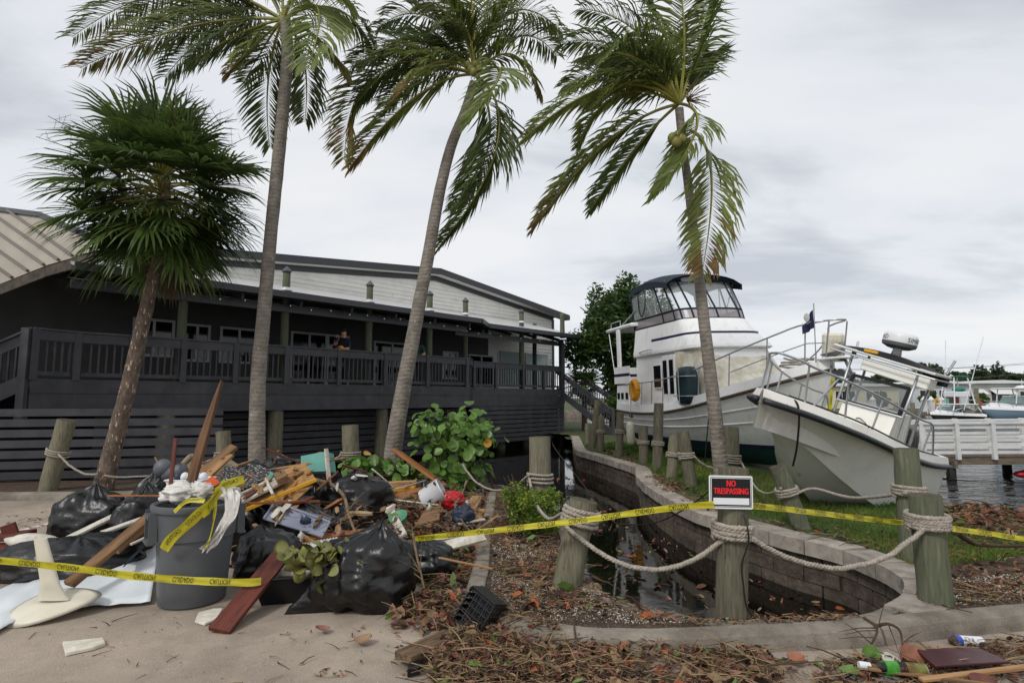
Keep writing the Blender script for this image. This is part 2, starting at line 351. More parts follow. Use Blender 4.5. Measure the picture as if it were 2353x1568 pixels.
# walking from far to the tip the water is on the right, land on the left
inlet_wall = thing('retaining_wall', 'curved grey brown concrete block retaining wall around the dark inlet water', 'retaining wall', (wallp[0].x, wallp[0].y, ZW))
def blocks(path, d0, d1, z0, z1, step, start, name, m, gap=.011):
    i = start; n = int(step / .05)
    while i < len(path) - 3:
        a, b_ = max(i, 0), min(i + n, len(path) - 1)
        if b_ - a > 2:
            P0, P1, Pm = path[a], path[b_], path[(a + b_) // 2]
            q = MB(); rows = []
            sub = [path[a].lerp(path[a + 1], gap / .05 * .8), path[(a * 2 + b_) // 3], path[(a + b_ * 2) // 3], path[b_].lerp(path[b_ - 1], gap / .05 * .8)]
            A = off(sub, d0 + rnd.uniform(-.012, .012)); B = off(sub, d1)
            z_ = rnd.uniform(-.003, .003)
            for p, r_ in zip(A, B): rows.append([V((p.x, p.y, z0)), V((p.x, p.y, z1 + z_)), V((r_.x, r_.y, z1 + z_)), V((r_.x, r_.y, z0))])
            q.grid(rows, True); q.add(rows[0], [(0, 1, 2, 3)]); q.add(rows[-1], [(3, 2, 1, 0)])
            q.build(name, m, inlet_wall, world=True)
        i += n
for c in range(5):
    blocks(wallp, .0 + (-.035 if c else -.035), -.24, -.03 - .15 * (c + 1) + .009, -.03 - .15 * c, .4, -4 if c % 2 else 0, 'wall_block', MATS['block'])
blocks(wallp, .02, -.30, -.03, .12, .45, -2, 'coping_stone', MATS['coping'])
# concrete lip round the near side
rows = []
L0, L1 = off(lipp, .0), off(lipp, -.11)
for a, b_ in zip(L0, L1): rows.append([V((a.x, a.y, -.9)), V((a.x, a.y, .105)), V((b_.x, b_.y, .112)), V((b_.x, b_.y, -.2))])
lipo = MB().grid(rows).build('inlet_edging', MATS['concrete']); tag(lipo, 'thin pale concrete edging along the near bank of the dark inlet', 'edging')
# mulch island and the strip behind the far kerb
outer = off(wallp, -.25); mid = off(lipp, -.05)
tipr = [p for p in outer if p.x > 3.35 and p.y < 5.6]
isl = [p for p in kA] + kB[2:] + [V((22, 6.45, 0)), V((9, 6.1, 0)), V((5.2, 6.0, 0)), V((3.9, 5.7, 0))] + [p for p in tipr] + mid + [V((lip_end.x - .4, strip_y, 0)), V((-22, strip_y, 0))]
flat('planting_island', isl, ZI, MATS['mulch'])
sb_ = MB().add([(lip_end.x - .4, strip_y, ZI - .002), (-22, strip_y, ZI - .002), (-22, strip_y, -.9), (lip_end.x - .4, strip_y, -.9)], [(0, 1, 2, 3)]).build('strip_bank', MATS['concrete']); struct(sb_)
# lawn: a height field that slips under the water at the shore
shore = resample(cr([V(p) for p in ((19, 8.4, 0), (12.5, 9.2, 0), (10.2, 9.8, 0), (8.9, 10.3, 0), (8.25, 11.1, 0), (8.4, 12.2, 0), (9.2, 13.6, 0), (10.2, 15.6, 0), (10.0, 20, 0), (9.4, 27, 0), (8.3, 36, 0), (3, 42, 0), (-20, 45, 0))], 6), .4)
far_left = [V((-20, 40, 0)), V((-12, 34, 0)), V((0.5, 28.2, 0)), V((2.3, 24.5, 0)), V((2.2, 21.5, 0))]
lw = [p for p in off(wallp, -.16) if not (p.x > 3.3 and p.y < 5.6) and (p.y > 5.3)]
lawn_poly = lw + [V((3.75, 5.4, 0)), V((5.2, 5.85, 0)), V((9, 5.95, 0)), V((22, 6.3, 0)), V((22, 9, 0))] + off(shore, 2.4) + far_left
def inside(x, y, poly):
    c = False; j = len(poly) - 1
    for i in range(len(poly)):
        a, b = poly[i], poly[j]
        if (a.y > y) != (b.y > y) and x < (b.x - a.x) * (y - a.y) / (b.y - a.y) + a.x: c = not c
        j = i
    return c
def shore_d(x, y):
    best = 1e9; sg = 1
    for a, b in zip(shore, shore[1:]):
        ab = b - a; t = max(0, min(1, ((x - a.x) * ab.x + (y - a.y) * ab.y) / (ab.x ** 2 + ab.y ** 2))); dx_, dy_ = x - a.x - ab.x * t, y - a.y - ab.y * t; d = dx_ * dx_ + dy_ * dy_
        if d < best: best = d; sg = 1 if ab.x * dy_ - ab.y * dx_ > 0 else -1
    return math.sqrt(best) * sg
def lawn_z(x, y):
    d = shore_d(x, y); t = max(0, min(1, d / 3.4)); z = ZW + .02 + (.098 - ZW - .02) * (t * t * (3 - 2 * t)) if d > 0 else ZW + .02 + .4 * d
    return max(z, -1.3) + .012 * nz3((x * 1.7, y * 1.7, 0))
mb = MB(); idx = {}
def gridpatch(x0, x1, y0, y1, st):
    nx, ny = int(round((x1 - x0) / st)), int(round((y1 - y0) / st))
    for i in range(nx):
        for j in range(ny):
            cx, cy = x0 + (i + .5) * st, y0 + (j + .5) * st
            if not inside(cx, cy, lawn_poly): continue
            f = []
            for a, c in ((0, 0), (1, 0), (1, 1), (0, 1)):
                x, y = round(x0 + (i + a) * st, 3), round(y0 + (j + c) * st, 3)
                if (x, y) not in idx: idx[(x, y)] = len(mb.v); mb.v.append((x, y, lawn_z(x, y)))
                f.append(idx[(x, y)])
            mb.f.append(tuple(f)); mb.m.append(0)
gridpatch(0, 13, 5.2, 13.2, .12); gridpatch(0, 12, 13.2, 28.8, .3); gridpatch(-21, 12, 28.8, 46.8, .75)
gridpatch(13, 22, 5.2, 11.2, .3)
struct(mb.build('lawn', MATS['lawn_soil'], smooth=True))
# water
wm = mat('water', '#0d0b08', r=.045, spec=.5)
t = wm.node_tree; n_ = t.nodes; bsdf = n_['Principled BSDF']
tcw = n_.new('ShaderNodeTexCoord'); mpw = n_.new('ShaderNodeMapping'); mpw.inputs['Scale'].default_value = (.55, 1.5, 1); t.links.new(tcw.outputs['Object'], mpw.inputs[0])
nw = n_.new('ShaderNodeTexNoise'); nw.inputs['Scale'].default_value = 1.6; nw.inputs['Detail'].default_value = 4; nw.inputs['Roughness'].default_value = .5; nw.inputs['Distortion'].default_value = .6; t.links.new(mpw.outputs[0], nw.inputs['Vector'])
sw = n_.new('ShaderNodeSeparateXYZ'); t.links.new(tcw.outputs['Object'], sw.inputs[0])
mr = n_.new('ShaderNodeMapRange'); mr.inputs[1].default_value = 6.5; mr.inputs[2].default_value = 10.5; mr.inputs[3].default_value = .012; mr.inputs[4].default_value = .75; t.links.new(sw.outputs['X'], mr.inputs[0])
bw = n_.new('ShaderNodeBump'); bw.inputs['Distance'].default_value = .35; t.links.new(mr.outputs[0], bw.inputs['Strength']); t.links.new(nw.outputs['Fac'], bw.inputs['Height']); t.links.new(bw.outputs[0], bsdf.inputs['Normal'])
struct(MB().add([(-3000, 2, ZW), (3000, 2, ZW), (3000, 4500, ZW), (-3000, 4500, ZW)], [(0, 1, 2, 3)]).build('water', wm))
struct(MB().add([(-60, 2, -1.4), (60, 2, -1.4), (60, 62, -1.4), (-60, 62, -1.4)], [(0, 1, 2, 3)]).build('inlet_bed', MATS['mulch']))
# white parking line
pl = MB(); a_, b_ = G(-40, 1240), G(172, 1187)
tt = (b_ - a_).normalized(); sdv = V((tt.y, -tt.x, 0)) * .05
pl.add([a_ + sdv + V((0, 0, .004)), b_ + sdv + V((0, 0, .004)), b_ - sdv + V((0, 0, .004)), a_ - sdv + V((0, 0, .004))], [(0, 1, 2, 3)])
struct(pl.build('parking_line', mat('line_paint', '#cfcac0', '#9c8d7f', s=20, r=.8, lo=.5, hi=.62)))
# ================================================================ the restaurant on pilings
FA = V((-6.64, 15.3, 0)); FD = V((.684, .729, 0)).normalized(); FN = V((-.729, .684, 0)).normalized()
def B(s, t, z): return FA + FD * s + FN * t + V((0, 0, z))
def s_of(u, t=0.0):                                    # where along the facade a column of the picture lies
    k = (u - U0) / F; q = FA + FN * t; return (q.x - k * q.y) / (k * FD.y - FD.x)
ZF, ZR, ZE = 2.04, 3.11, 4.48
bld = thing('restaurant', 'long charcoal restaurant building on pilings with wraparound deck and white gable', 'building', (FA.x, FA.y, ZW))
def bp(mb, name, m, parent=None, **k): return mb.build(name, MATS[m], parent or bld, world=parent is None, **k)
JS, JE = 7.43, 8.55                                    # the facade steps back between these
runs = [((-9.6, -1.15), (-4.45, -.75)), ((-4.45, -.75), (-4.1, 0)), ((-4.1, 0), (JS, 0)), ((JS, 0), (JE, 1.08)), ((JE, 1.08), (14.2, 1.06))]
# landing at the left turns toward the car park
LQ = [P(178, 766, 12.3), P(77, 752, 11.55)]
def q2(p, z): return V((p.x, p.y, z))
edge = [q2(LQ[1], 0), q2(LQ[0], 0), B(JS, 0, 0), B(JE, 1.08, 0), B(14.2, 1.06, 0)]
left_end = q2(LQ[1], 0) + V((-6.5, .4, 0))
# deck floor
fl = [left_end] + edge + [B(14.2, 5.2, 0), B(-9, 5.2, 0)]
bp(MB().prism([p + V((0, 0, ZF - .16)) for p in fl], (0, 0, .15)), 'deck_floor', 'deck_paint')
def board_run(a, b, z0, z1, th, name, m='deck_paint', outn=None, seg=3.6):
    L = (b - a).length; n = max(1, round(L / seg)); d = (b - a) / n; t = d.normalized(); o = V((t.y, -t.x, 0)) * th
    for i in range(n):
        p, q = a + d * i + t * .004, a + d * (i + 1) - t * .004; k = rnd.uniform(0, .004)
        q_ = MB().prism([p + o * 0 + V((0, 0, z0)), q + V((0, 0, z0)), q + V((0, 0, z1)), p + V((0, 0, z1))], o * (1 + k * 30)); bp(q_, name, m)
def outw(a, b): t = (b - a).normalized(); return V((t.y, -t.x, 0))
for a, b in zip(edge, edge[1:]):
    o = outw(a, b)
    board_run(a + o * .01, b + o * .01, ZF - .28, ZF + .02, .035, 'fascia_board')
    board_run(a + o * .006, b + o * .006, 1.33, ZF - .286, .03, 'fascia_board')
    # rail: flat cap, deep board under it, bottom rail
    bp(MB().beam(a + V((0, 0, ZR - .02)), b + V((0, 0, ZR - .02)), .17, .04), 'rail_cap', 'deck_paint')
    board_run(a + o * .02, b + o * .02, ZR - .25, ZR - .045, .035, 'rail_board')
    bp(MB().beam(a + V((0, 0, ZF + .13)), b + V((0, 0, ZF + .13)), .04, .09), 'bottom_rail', 'deck_paint')
# rail posts and balusters
bal = MB().box((0, 0, .345), (.035, .035, .69)).mesh('baluster', MATS['deck_paint']); post = MB().box((0, 0, .52), (.13, .10, 1.05)).mesh('rail_post', MATS['deck_paint'])
def place(me, name, p, ang):
    o = link(name, me, bld, True); o.location = p; o.rotation_euler = (0, 0, ang); return o
def rail_fill(a, b, posts, step=.145):
    L = (b - a).length; t = (b - a) / L; ang = math.atan2(t.y, t.x); o = outw(a, b)
    for x in posts: place(post, 'rail_post', a + t * x + o * .03 + V((0, 0, ZF)), ang)
    x = .12
    while x < L - .05:
        if all(abs(x - q) > .1 for q in posts): place(bal, 'baluster', a + t * x + V((0, 0, ZF + .17)), ang)
        x += step
sL = (edge[1] - B(0, 0, 0)).dot(FD)
ps = [s_of(u) - sL for u in (300, 420, 540, 657, 778, 884, 981, 1071)]
rail_fill(edge[0], edge[1], [.03]); rail_fill(edge[1], edge[2], [.02] + ps); rail_fill(edge[2], edge[3], [])
rail_fill(edge[3], edge[4], [(s_of(u, 1.07) - JE) for u in (1088, 1138, 1200, 1247)] + [5.6])
# stair going down at the far left
a, b = q2(LQ[1], ZR - .02), q2(LQ[1], ZR - .02) + V((-1.9, -.55, -1.15))
st = b - a
bp(MB().beam(a, b, .17, .04), 'stair_rail', 'deck_paint')
for k, (z, h) in enumerate(((-.14, .2), (-1.05, .3))):
    bp(MB().beam(a + V((0, 0, z)), b + V((0, 0, z)), .04, h), 'stair_rail' if k == 0 else 'stringer', 'deck_paint')
for i in range(1, 16):
    p = a + st * (i / 16); bp(MB().box((p.x, p.y, p.z - .55), (.035, .035, .66)), 'baluster', 'deck_paint')
bp(MB().box((LQ[1].x - .07, LQ[1].y - .05, ZF + .1), (.16, .14, 1.9)), 'stair_post', 'deck_paint')
# slat skirts under the deck
sk0 = G(-420, 1100, 0); e1 = V((.969, .249, 0)); base = V((P(128, 1000, 10.9).x, 10.9, 0))
sa, sb = base - e1 * 5.5, base + e1 * 2.9
z = 1.32
k = 0
while z > -.1:
    board_run(sa, sb, z, z + .14, .03, 'skirt_slat', seg=4.2); z -= .195
z = 1.1
while z > -.35:
    board_run(B(-3.6, .75, 0), B(JS + .3, .75, 0), z, z + .16, .03, 'skirt_slat', seg=3.6); z -= .2
z = 1.165
while z > -.2:
    board_run(B(JE - .1, 1.02, 0), B(14.15, 1.0, 0), z, z + .15, .03, 'skirt_slat', seg=5.7); z -= .185
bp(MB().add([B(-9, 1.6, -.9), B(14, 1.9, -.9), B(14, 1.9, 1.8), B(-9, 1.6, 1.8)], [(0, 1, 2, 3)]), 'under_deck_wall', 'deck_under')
bp(MB().beam(B(14.2, 1.06, -.7), B(14.2, 1.06, ZE - .1), .17, .17, FD), 'corner_post', 'deck_paint')
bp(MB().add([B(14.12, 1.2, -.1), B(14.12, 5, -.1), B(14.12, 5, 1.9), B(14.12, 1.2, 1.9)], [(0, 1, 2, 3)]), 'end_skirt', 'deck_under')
# deck roof, gutter, ceiling beams
WT = 4.3
ev = [B(-9.5, -.35, ZE), B(14.95, .35, ZE + .06)]
evj = [B(-4.35, -.35, ZE), B(JS + .2, -.35, ZE), B(JE + .3, .55, ZE + .02), B(14.95, .55, ZE + .04)]
rt = [B(-4.35, WT, 5.62), B(JS + .2, WT, 5.60), B(JE + .3, WT, 5.56), B(14.95, WT, 5.52)]
rf = MB()
for i in range(3): rf.prism([evj[i], evj[i + 1], rt[i + 1], rt[i]], (0, 0, .07))
bp(rf, 'deck_roof', 'metal_roof')
for i in range(3):
    p, q = evj[i], evj[i + 1]; o = outw(p, q)
    bp(MB().beam(p + o * .05 + V((0, 0, -.01)), q + o * .05 + V((0, 0, -.01)), .12, .17), 'gutter', 'dark_trim')
ceil = MB()
for i in range(3): ceil.prism([evj[i] + V((0, 0, -.13)), evj[i + 1] + V((0, 0, -.13)), rt[i + 1] + V((0, 0, -.1)), rt[i] + V((0, 0, -.1))], (0, 0, .03))
bp(ceil, 'ceiling', 'deck_under')
for i in range(12):
    s = -4.0 + i * 1.6; t0 = -.25 if s < JS else .7
    bp(MB().beam(B(s, t0, ZE - .2), B(s, WT, 5.34), .06, .14), 'rafter', 'dark_trim')
bp(MB().beam(B(-4.3, .25, ZE - .3), B(JS, .25, ZE - .3), .12, .2), 'header_beam', 'dark_trim'); bp(MB().beam(B(JS + .3, 1.2, ZE - .3), B(14.2, 1.2, ZE - .3), .12, .2), 'header_beam', 'dark_trim')
dsp = MB().tube([B(14.55, .65, ZE - .05), B(14.5, .9, ZE - .2), B(14.32, 1.0, ZE - .42), B(14.3, 1.0, 1.4)], .05, 8); bp(dsp, 'downspout', 'dark_trim')
# back wall under the roof with windows; gable above
def wall_q(s0, s1, z0, z1, t, m, name): return bp(MB().prism([B(s0, t, z0), B(s1, t, z0), B(s1, t, z1), B(s0, t, z1)], FN * .1), name, m)
wall_q(-9.5, 12.6, ZF, 5.2, WT, 'siding_shaded', 'lower_wall'); wall_q(-9.5, 17.6, -.9, ZF - .17, WT, 'deck_under', 'foundation_wall')
def window(s0, s1, z0, z1, panes=2, glass='dark_glass', t=WT):
    f = MB(); w_ = .075
    f.prism([B(s0, t - .06, z0), B(s1, t - .06, z0), B(s1, t - .06, z0 + w_), B(s0, t - .06, z0 + w_)], FN * .05); f.prism([B(s0, t - .06, z1 - w_), B(s1, t - .06, z1 - w_), B(s1, t - .06, z1), B(s0, t - .06, z1)], FN * .05)
    for i in range(panes + 1):
        x = s0 + (s1 - s0 - w_) * i / panes; f.prism([B(x, t - .065, z0), B(x + w_, t - .065, z0), B(x + w_, t - .065, z1), B(x, t - .065, z1)], FN * .05)
    wn = bp(f, 'window', 'window_frame')
    for i in range(panes):
        x0 = s0 + (s1 - s0 - w_) * i / panes + w_; x1 = s0 + (s1 - s0 - w_) * (i + 1) / panes
        bp(MB().prism([B(x0, t - .035, z0 + w_), B(x1, t - .035, z0 + w_), B(x1, t - .035, z1 - w_), B(x0, t - .035, z1 - w_)], FN * .02), 'pane', glass, wn)
for u0, u1, z0, z1 in ((297, 395, 2.9, 4.05), (416, 478, 2.8, 4.0), (500, 588, 2.8, 4.0), (664, 748, 2.1, 4.05), (748, 800, 2.1, 4.05), (856, 940, 2.1, 3.95), (1015, 1050, 2.5, 3.75), (1075, 1132, 2.1, 3.7)):
    window(s_of(u0, WT), s_of(u1, WT), z0, z1)
# white clapboard gable with individual boards
AP, ZA = 9.25, 7.05
def rake(s): return ZA - .098 * (AP - s) if s < AP else ZA - .118 * (s - AP)
bp(MB().prism([B(-3.4, WT + .02, 4.9), B(17.6, WT + .02, 2.0), B(17.6, WT + .02, rake(17.6)), B(AP, WT + .02, ZA), B(-3.4, WT + .02, rake(-3.4))], FN * .1), 'gable_wall', 'siding')
z = 2.05; h = .172
while z < ZA:
    lo = 12.6 if z < 5.2 else -3.4; zz = z + h
    sa_, sb_2 = lo, 17.6
    if zz > rake(-3.4) and lo < 0: sa_ = AP - (ZA - zz) / .098
    if zz > rake(17.6): sb_2 = AP + (ZA - zz) / .118
    if sb_2 - sa_ > .3:
        x = sa_
        while x < sb_2 - .02:
            x2 = min(x + rnd.uniform(3.2, 5.2), sb_2)
            if sb_2 - x2 < .6: x2 = sb_2
            p = [B(x + .003, WT - .012, z), B(x2 - .003, WT - .012, z), B(x2 - .003, WT + .015, zz + .01), B(x + .003, WT + .015, zz + .01)]
            bp(MB().add(p + [q + FN * .02 for q in p], [(0, 1, 2, 3), (7, 6, 5, 4), (0, 4, 5, 1), (1, 5, 6, 2), (2, 6, 7, 3), (3, 7, 4, 0)]), 'siding_board', 'siding'); x = x2
    z = zz
for p, q in (((-3.9, rake(-3.9)), (AP, ZA)), ((AP, ZA), (18.6, rake(18.6)))):
    bp(MB().prism([B(p[0], WT - .4, p[1] + .28), B(q[0], WT - .4, q[1] + .28), B(q[0], WT + 9, q[1] + .28), B(p[0], WT + 9, p[1] + .28)], (0, 0, .06)), 'roof', 'dark_trim')
    bp(MB().prism([B(p[0], WT - .43, p[1] + .06), B(q[0], WT - .43, q[1] + .06), B(q[0], WT - .43, q[1] + .29), B(p[0], WT - .43, p[1] + .29)], FN * .04), 'rake_board', 'dark_trim')
    bp(MB().prism([B(p[0], WT - .385, p[1] + .05), B(q[0], WT - .385, q[1] + .05), B(q[0], WT, q[1] + .05), B(p[0], WT, p[1] + .05)], (0, 0, .02)), 'soffit', 'siding')
    a2, b2 = max(p[0], -3.4), min(q[0], 17.6)
    bp(MB().prism([B(a2, WT - .05, rake(a2) - .17), B(b2, WT - .05, rake(b2) - .17), B(b2, WT - .05, rake(b2) + .04), B(a2, WT - .05, rake(a2) + .04)], FN * .03), 'frieze_board', 'dark_trim')
wall_q(17.5, 17.66, 2.0, rake(17.6) - .1, WT - .04, 'dark_trim', 'corner_board')
for u0, u1 in ((1147, 1198), (1205, 1255)): window(s_of(u0, WT), s_of(u1, WT), 2.3, 4.0, 1, 'pale_glass', WT - .03)
# left wing panels between gable and metal roof
wall_q(-7.5, -3.4, 4.9, 5.75, WT - .3, 'dark_trim', 'wing_panel')
# pilings that pass through the deck roof, and those below the deck
def pile(p0, p1, r, name, m, capm=None, parent=bld):
    k = 9; path = [p0.lerp(p1, i / k) for i in range(k + 1)]
    o = MB().tube(path, [r * (1.04 - .1 * i / k) for i in range(k + 1)], 14, jit=lambda i, j: 1 + .05 * nz3((i * .3, j * 1.7, p0.x * 3)))
    po = o.build(name, MATS[m], parent, smooth=True, world=True)
    if capm:
        q = p1; MB().lathe([(r * 1.25, 0), (r * 1.25, .03), (.01, .17)], 14, Matrix.Translation(q)).build('pile_cap', MATS[capm], po)
for u, vt, t in ((412, 600, .35), (650, 613, .35), (845, 646, .35), (985, 668, .35), (1068, 684, 1.3), (1198, 710, 1.3)):
    q = B(s_of(u, t), t, 0); Y = q.y; zt = P(u, vt, Y).z - .15
    pile(q + V((0, 0, ZF)), q + V((0, 0, zt)), .11, 'roof_piling', 'roof_pile', 'cap_metal')
    MB().lathe([(.17, 0), (.14, .05), (.115, .09)], 14, Matrix.Translation((q.x, q.y, ZE + .07 + (t + .35) * .235))).build('flashing', MATS['metal_roof'], bld, world=True)
q = B(s_of(1288, 1.3), 1.3, 0) ; pile(B(13.9, .75, 4.4), B(13.9, .75, 5.55), .11, 'roof_piling', 'roof_pile')
q = B(s_of(1228, 3.0), 3.0, 0); pile(q + V((0, 0, ZF)), q + V((0, 0, 5.35)), .11, 'roof_piling', 'roof_pile')
for u, t in ((388, .2), (638, .2), (879, .2), (1058, .2), (1150, 1.6), (1210, 1.6)):
    q = B(s_of(u, t), t, 0); pile(q + V((0, 0, -1.3)), q + V((0, 0, 1.9)), .2, 'deck_piling', 'piling')
# dark interior at the left, ceiling panels
bp(MB().prism([B(-9.6, -1, 1.0), B(-9.6, WT, 1.0), B(-9.6, WT, 4.2), B(-9.6, -1, 4.0)], FD * -.1), 'end_wall', 'deck_under')
for i in range(13):
    s = -4.2 + i * .93; bp(MB().prism([B(s, .5, ZE - .14), B(s + .75, .5, ZE - .14), B(s + .75, 1.3, ZE), B(s, 1.3, ZE)], (0, 0, .02)), 'ceiling_panel', 'window_frame')
pile(B(-6.9, -.3, .2), B(-6.9, -.3, 4.5), .17, 'porch_post', 'piling_green')
# lights on the eave
sl = thing('string_lights', 'string of small clear bulbs hanging under the charcoal deck eave', 'string lights', B(0, 0, ZE))
mat('bulb', '#ffe9c4', emit=.12, r=.3)
wp = []
bm_ = MB().sphere((0, 0, -.05), (.015, .015, .024), 8, 6).mesh('bulb', MATS['bulb'], True)
for i in range(27):
    s = -1.9 + i * .62; t = -.05 if s < JS + .3 else .8
    q = B(s, t, ZE - .2 - .05 * math.sin(i * PI / 2.0) ** 2 * (i % 2)); wp.append(q)
    o = link('bulb', bm_, sl, True); o.location = q
MB().tube(wp, .006, 5).build('cord', MATS['print_black'], sl, world=True)
# standing-seam roof over the entrance at the far left
rq = [P(262, 563, 11.9), P(-260, 742, 13.9), P(-260, 455, 16.0)]
rn_ = (rq[1] - rq[0]).cross(rq[2] - rq[0]).normalized()
if rn_.z < 0: rn_ = -rn_
proof = thing('entrance_roof', 'tan standing-seam metal hip roof over the entrance porch behind the fan palm', 'roof', (rq[0].x, rq[0].y, 4.3))
def rp_(u, v): return PL(u, v, rq[0], rn_)
out_px = [(262, 563), (170, 527), (120, 502), (94, 494), (0, 482), (-260, 455), (-260, 742), (0, 652), (110, 608), (180, 588)]
MB().prism([rp_(*q) for q in out_px], rn_ * -.1).build('roof_sheet', MATS['tan_roof'], proof, world=True)
def on_top(u):
    tp = [(-260, 455), (0, 482), (94, 494), (120, 502), (170, 527), (262, 563)]
    for (a, b), (c, d) in zip(tp, tp[1:]):
        if a <= u <= c: return b + (d - b) * (u - a) / (c - a)
    return 455
for (bu, bv) in ((169, 588), (138, 598), (104, 609), (67, 623), (31, 638), (-8, 655), (-48, 669), (-90, 684)):
    u, v = bu, bv
    while v > on_top(u) and u > -250: u -= 2; v -= 2 * (.70 if bu > -20 else .66)
    MB().beam(rp_(bu, bv) + rn_ * .02, rp_(u, v) + rn_ * .02, .045, .09, rn_).build('roof_seam', mat('roof_seam', '#6d675d', r=.5) if 'roof_seam' not in MATS else MATS['roof_seam'], proof, world=True)
fa_ = [rp_(262, 563), rp_(180, 588), rp_(110, 608), rp_(0, 652), rp_(-260, 742)]
for p, q in zip(fa_, fa_[1:]): MB().beam(p + V((0, 0, -.16)), q + V((0, 0, -.16)), .06, .22).build('fascia', mat('old_fascia', '#5b534a', '#3c362f', s=6, r=.9, bump=.5, bs=30) if 'old_fascia' not in MATS else MATS['old_fascia'], proof, world=True)
tp_ = [rp_(262, 563), rp_(170, 527), rp_(94, 494), rp_(0, 482), rp_(-260, 455)]
for p, q in zip(tp_, tp_[1:]): MB().beam(p + rn_ * .03, q + rn_ * .03, .12, .05, rn_).build('ridge_cap', MATS['dark_trim'], proof, world=True)
# outside stair at the right end
sr = thing('deck_stair', 'charcoal wooden stair with slatted railing going down from the deck corner', 'stair', (3.4, 26, 0))
A0, A1 = V((2.55, 27.2, ZF)), V((4.75, 24.6, .12)); dv = A1 - A0; sdv = V((dv.y, -dv.x, 0)).normalized() * .6
for sgn in (-1, 1):
    o = sdv * sgn
    MB().beam(A0 + o, A1 + o, .05, .28).build('stringer', MATS['deck_paint'], sr, world=True); MB().beam(A0 + o + V((0, 0, 1.0)), A1 + o + V((0, 0, 1.0)), .1, .05).build('handrail', MATS['deck_paint'], sr, world=True)
    MB().beam(A0 + o + V((0, 0, .85)), A1 + o + V((0, 0, .85)), .04, .14).build('handrail', MATS['deck_paint'], sr, world=True)
    for i in range(24):
        p = A0 + dv * ((i + .5) / 24) + o; MB().box((p.x, p.y, p.z + .5), (.035, .035, .75)).build('baluster', MATS['deck_paint'], sr, world=True)
    p = A1 + o; MB().box((p.x, p.y, p.z + .5), (.11, .11, 1.2)).build('newel_post', MATS['deck_paint'], sr, world=True)
for i in range(10):
    p = A0 + dv * ((i + .6) / 10); MB().beam(p - sdv, p + sdv, .28, .04).build('tread', MATS['deck_paint'], sr, world=True)
# ================================================================ palms, shrubs, trees
def frond(name, pts, parent, m, ll=.75, n=46, wind=V((-.35, 0, 0)), droop=.85, seed=0, wid=.035, tipm=None, r0=.03):
    rg = random.Random(seed); path = cr(pts, 10); path = resample(path, sum((b - a).length for a, b in zip(path, path[1:])) / 40)
    k = len(path) - 1; b = MB(); b.i = 1
    b.tube(path, [r0 * (1 - .85 * i / k) for i in range(k + 1)], 5, cap=False); b.i = 0
    for i in range(n):
        f = .16 + .84 * (i + rg.random() * .5) / n; x = f * k; j = min(int(x), k - 1); p = path[j].lerp(path[j + 1], x - j); T = (path[min(j + 1, k)] - path[max(j - 1, 0)]).normalized()
        S = T.cross(V((0, 0, 1)))
        if S.length < .25: S = V((0, 1, 0)).cross(T) + S
        S.normalize(); Nn = S.cross(T)
        L = ll * (.35 + .65 * math.sin(PI * min(1, .12 + f * .95)) ** .6) * rg.uniform(.8, 1.1)
        for sg in (-1, 1):
            if rg.random() < .04: continue
            d = (S * sg * .8 + T * rg.uniform(.45, .75) + Nn * .25).normalized()
            q = [p]; g = V((0, 0, -1)) * droop * rg.uniform(.6, 1.5) + wind * rg.uniform(.4, 1.6)
            dd = d.copy()
            for s_ in range(3):
                dd = (dd + g * (.16 + .2 * s_) + V((rg.uniform(-1, 1), rg.uniform(-1, 1), rg.uniform(-1, 1))) * .06).normalized(); q.append(q[-1] + dd * (L / 3))
            wv = dd.cross(V((rg.uniform(-.4, .4), -1, rg.uniform(-.4, .4)))).normalized() * wid * .5
            w2 = T.cross(d).normalized() * wid * .5
            b.i = 0 if not tipm or f < .55 + rg.random() * .5 else 2
            b.add([q[0] - w2 * .5, q[0] + w2 * .5, q[1] + wv, q[1] - wv, q[2] + wv * .9, q[2] - wv * .9, q[3]], [(0, 1, 2, 3), (3, 2, 4, 5), (5, 4, 6)])
    return b.build(name, [MATS[m], MATS['rachis'], MATS[tipm or m]], parent, world=True, fix=False)
def palm(name, label, Y, trunk, crown, fronds, extra=(), seed=1, bark='bark_coconut', scale=1):
    base = P(trunk[0][0], trunk[0][1], Y); base.z = max(base.z, -.1)
    o = thing(name, label, 'palm tree', (base.x, Y, base.z), group=None)
    pp = [P(u, v, Y) for u, v, w_ in trunk]; rr = [px(w_ / 2, Y, u) for u, v, w_ in trunk]
    path = cr(pp, 8); rad = []
    for i in range(len(path)):
        x = i / 8; j = min(int(x), len(rr) - 2); rad.append(rr[j] + (rr[j + 1] - rr[j]) * (x - j))
    MB().tube(path, rad, 18, jit=lambda i, j: 1 + .05 * nz3((i * .5, j * .7, seed)) + .02 * nz3((i * 2.3, 1, seed))).build('trunk', MATS[bark], o, smooth=True, world=True)
    c = P(crown[0], crown[1], Y)
    for i, fr in enumerate(fronds):
        (cu, cv), (tu, tv), dy, m = fr[:4]; tipm = fr[4] if len(fr) > 4 else None; b0 = fr[5] if len(fr) > 5 else crown
        p0 = P(b0[0], b0[1], Y + dy * .05); p1 = P(cu, cv, Y + dy * .55); p2 = P(tu, tv, Y + dy)
        bz = [p0 * ((1 - t) ** 2) + p1 * (2 * t * (1 - t)) + p2 * (t * t) for t in [x / 7 for x in range(8)]]
        L = sum((b - a).length for a, b in zip(bz, bz[1:]))
        frond('frond', bz, o, m, ll=min(1.0, .38 + .19 * L) * scale, n=int(26 + L * 19), seed=seed * 100 + i, tipm=tipm, wid=.035)
    rg = random.Random(seed)
    return o, c
LTF, DK, FR, BR = 'frond_light', 'frond_dark', 'frond', 'frond_brown'
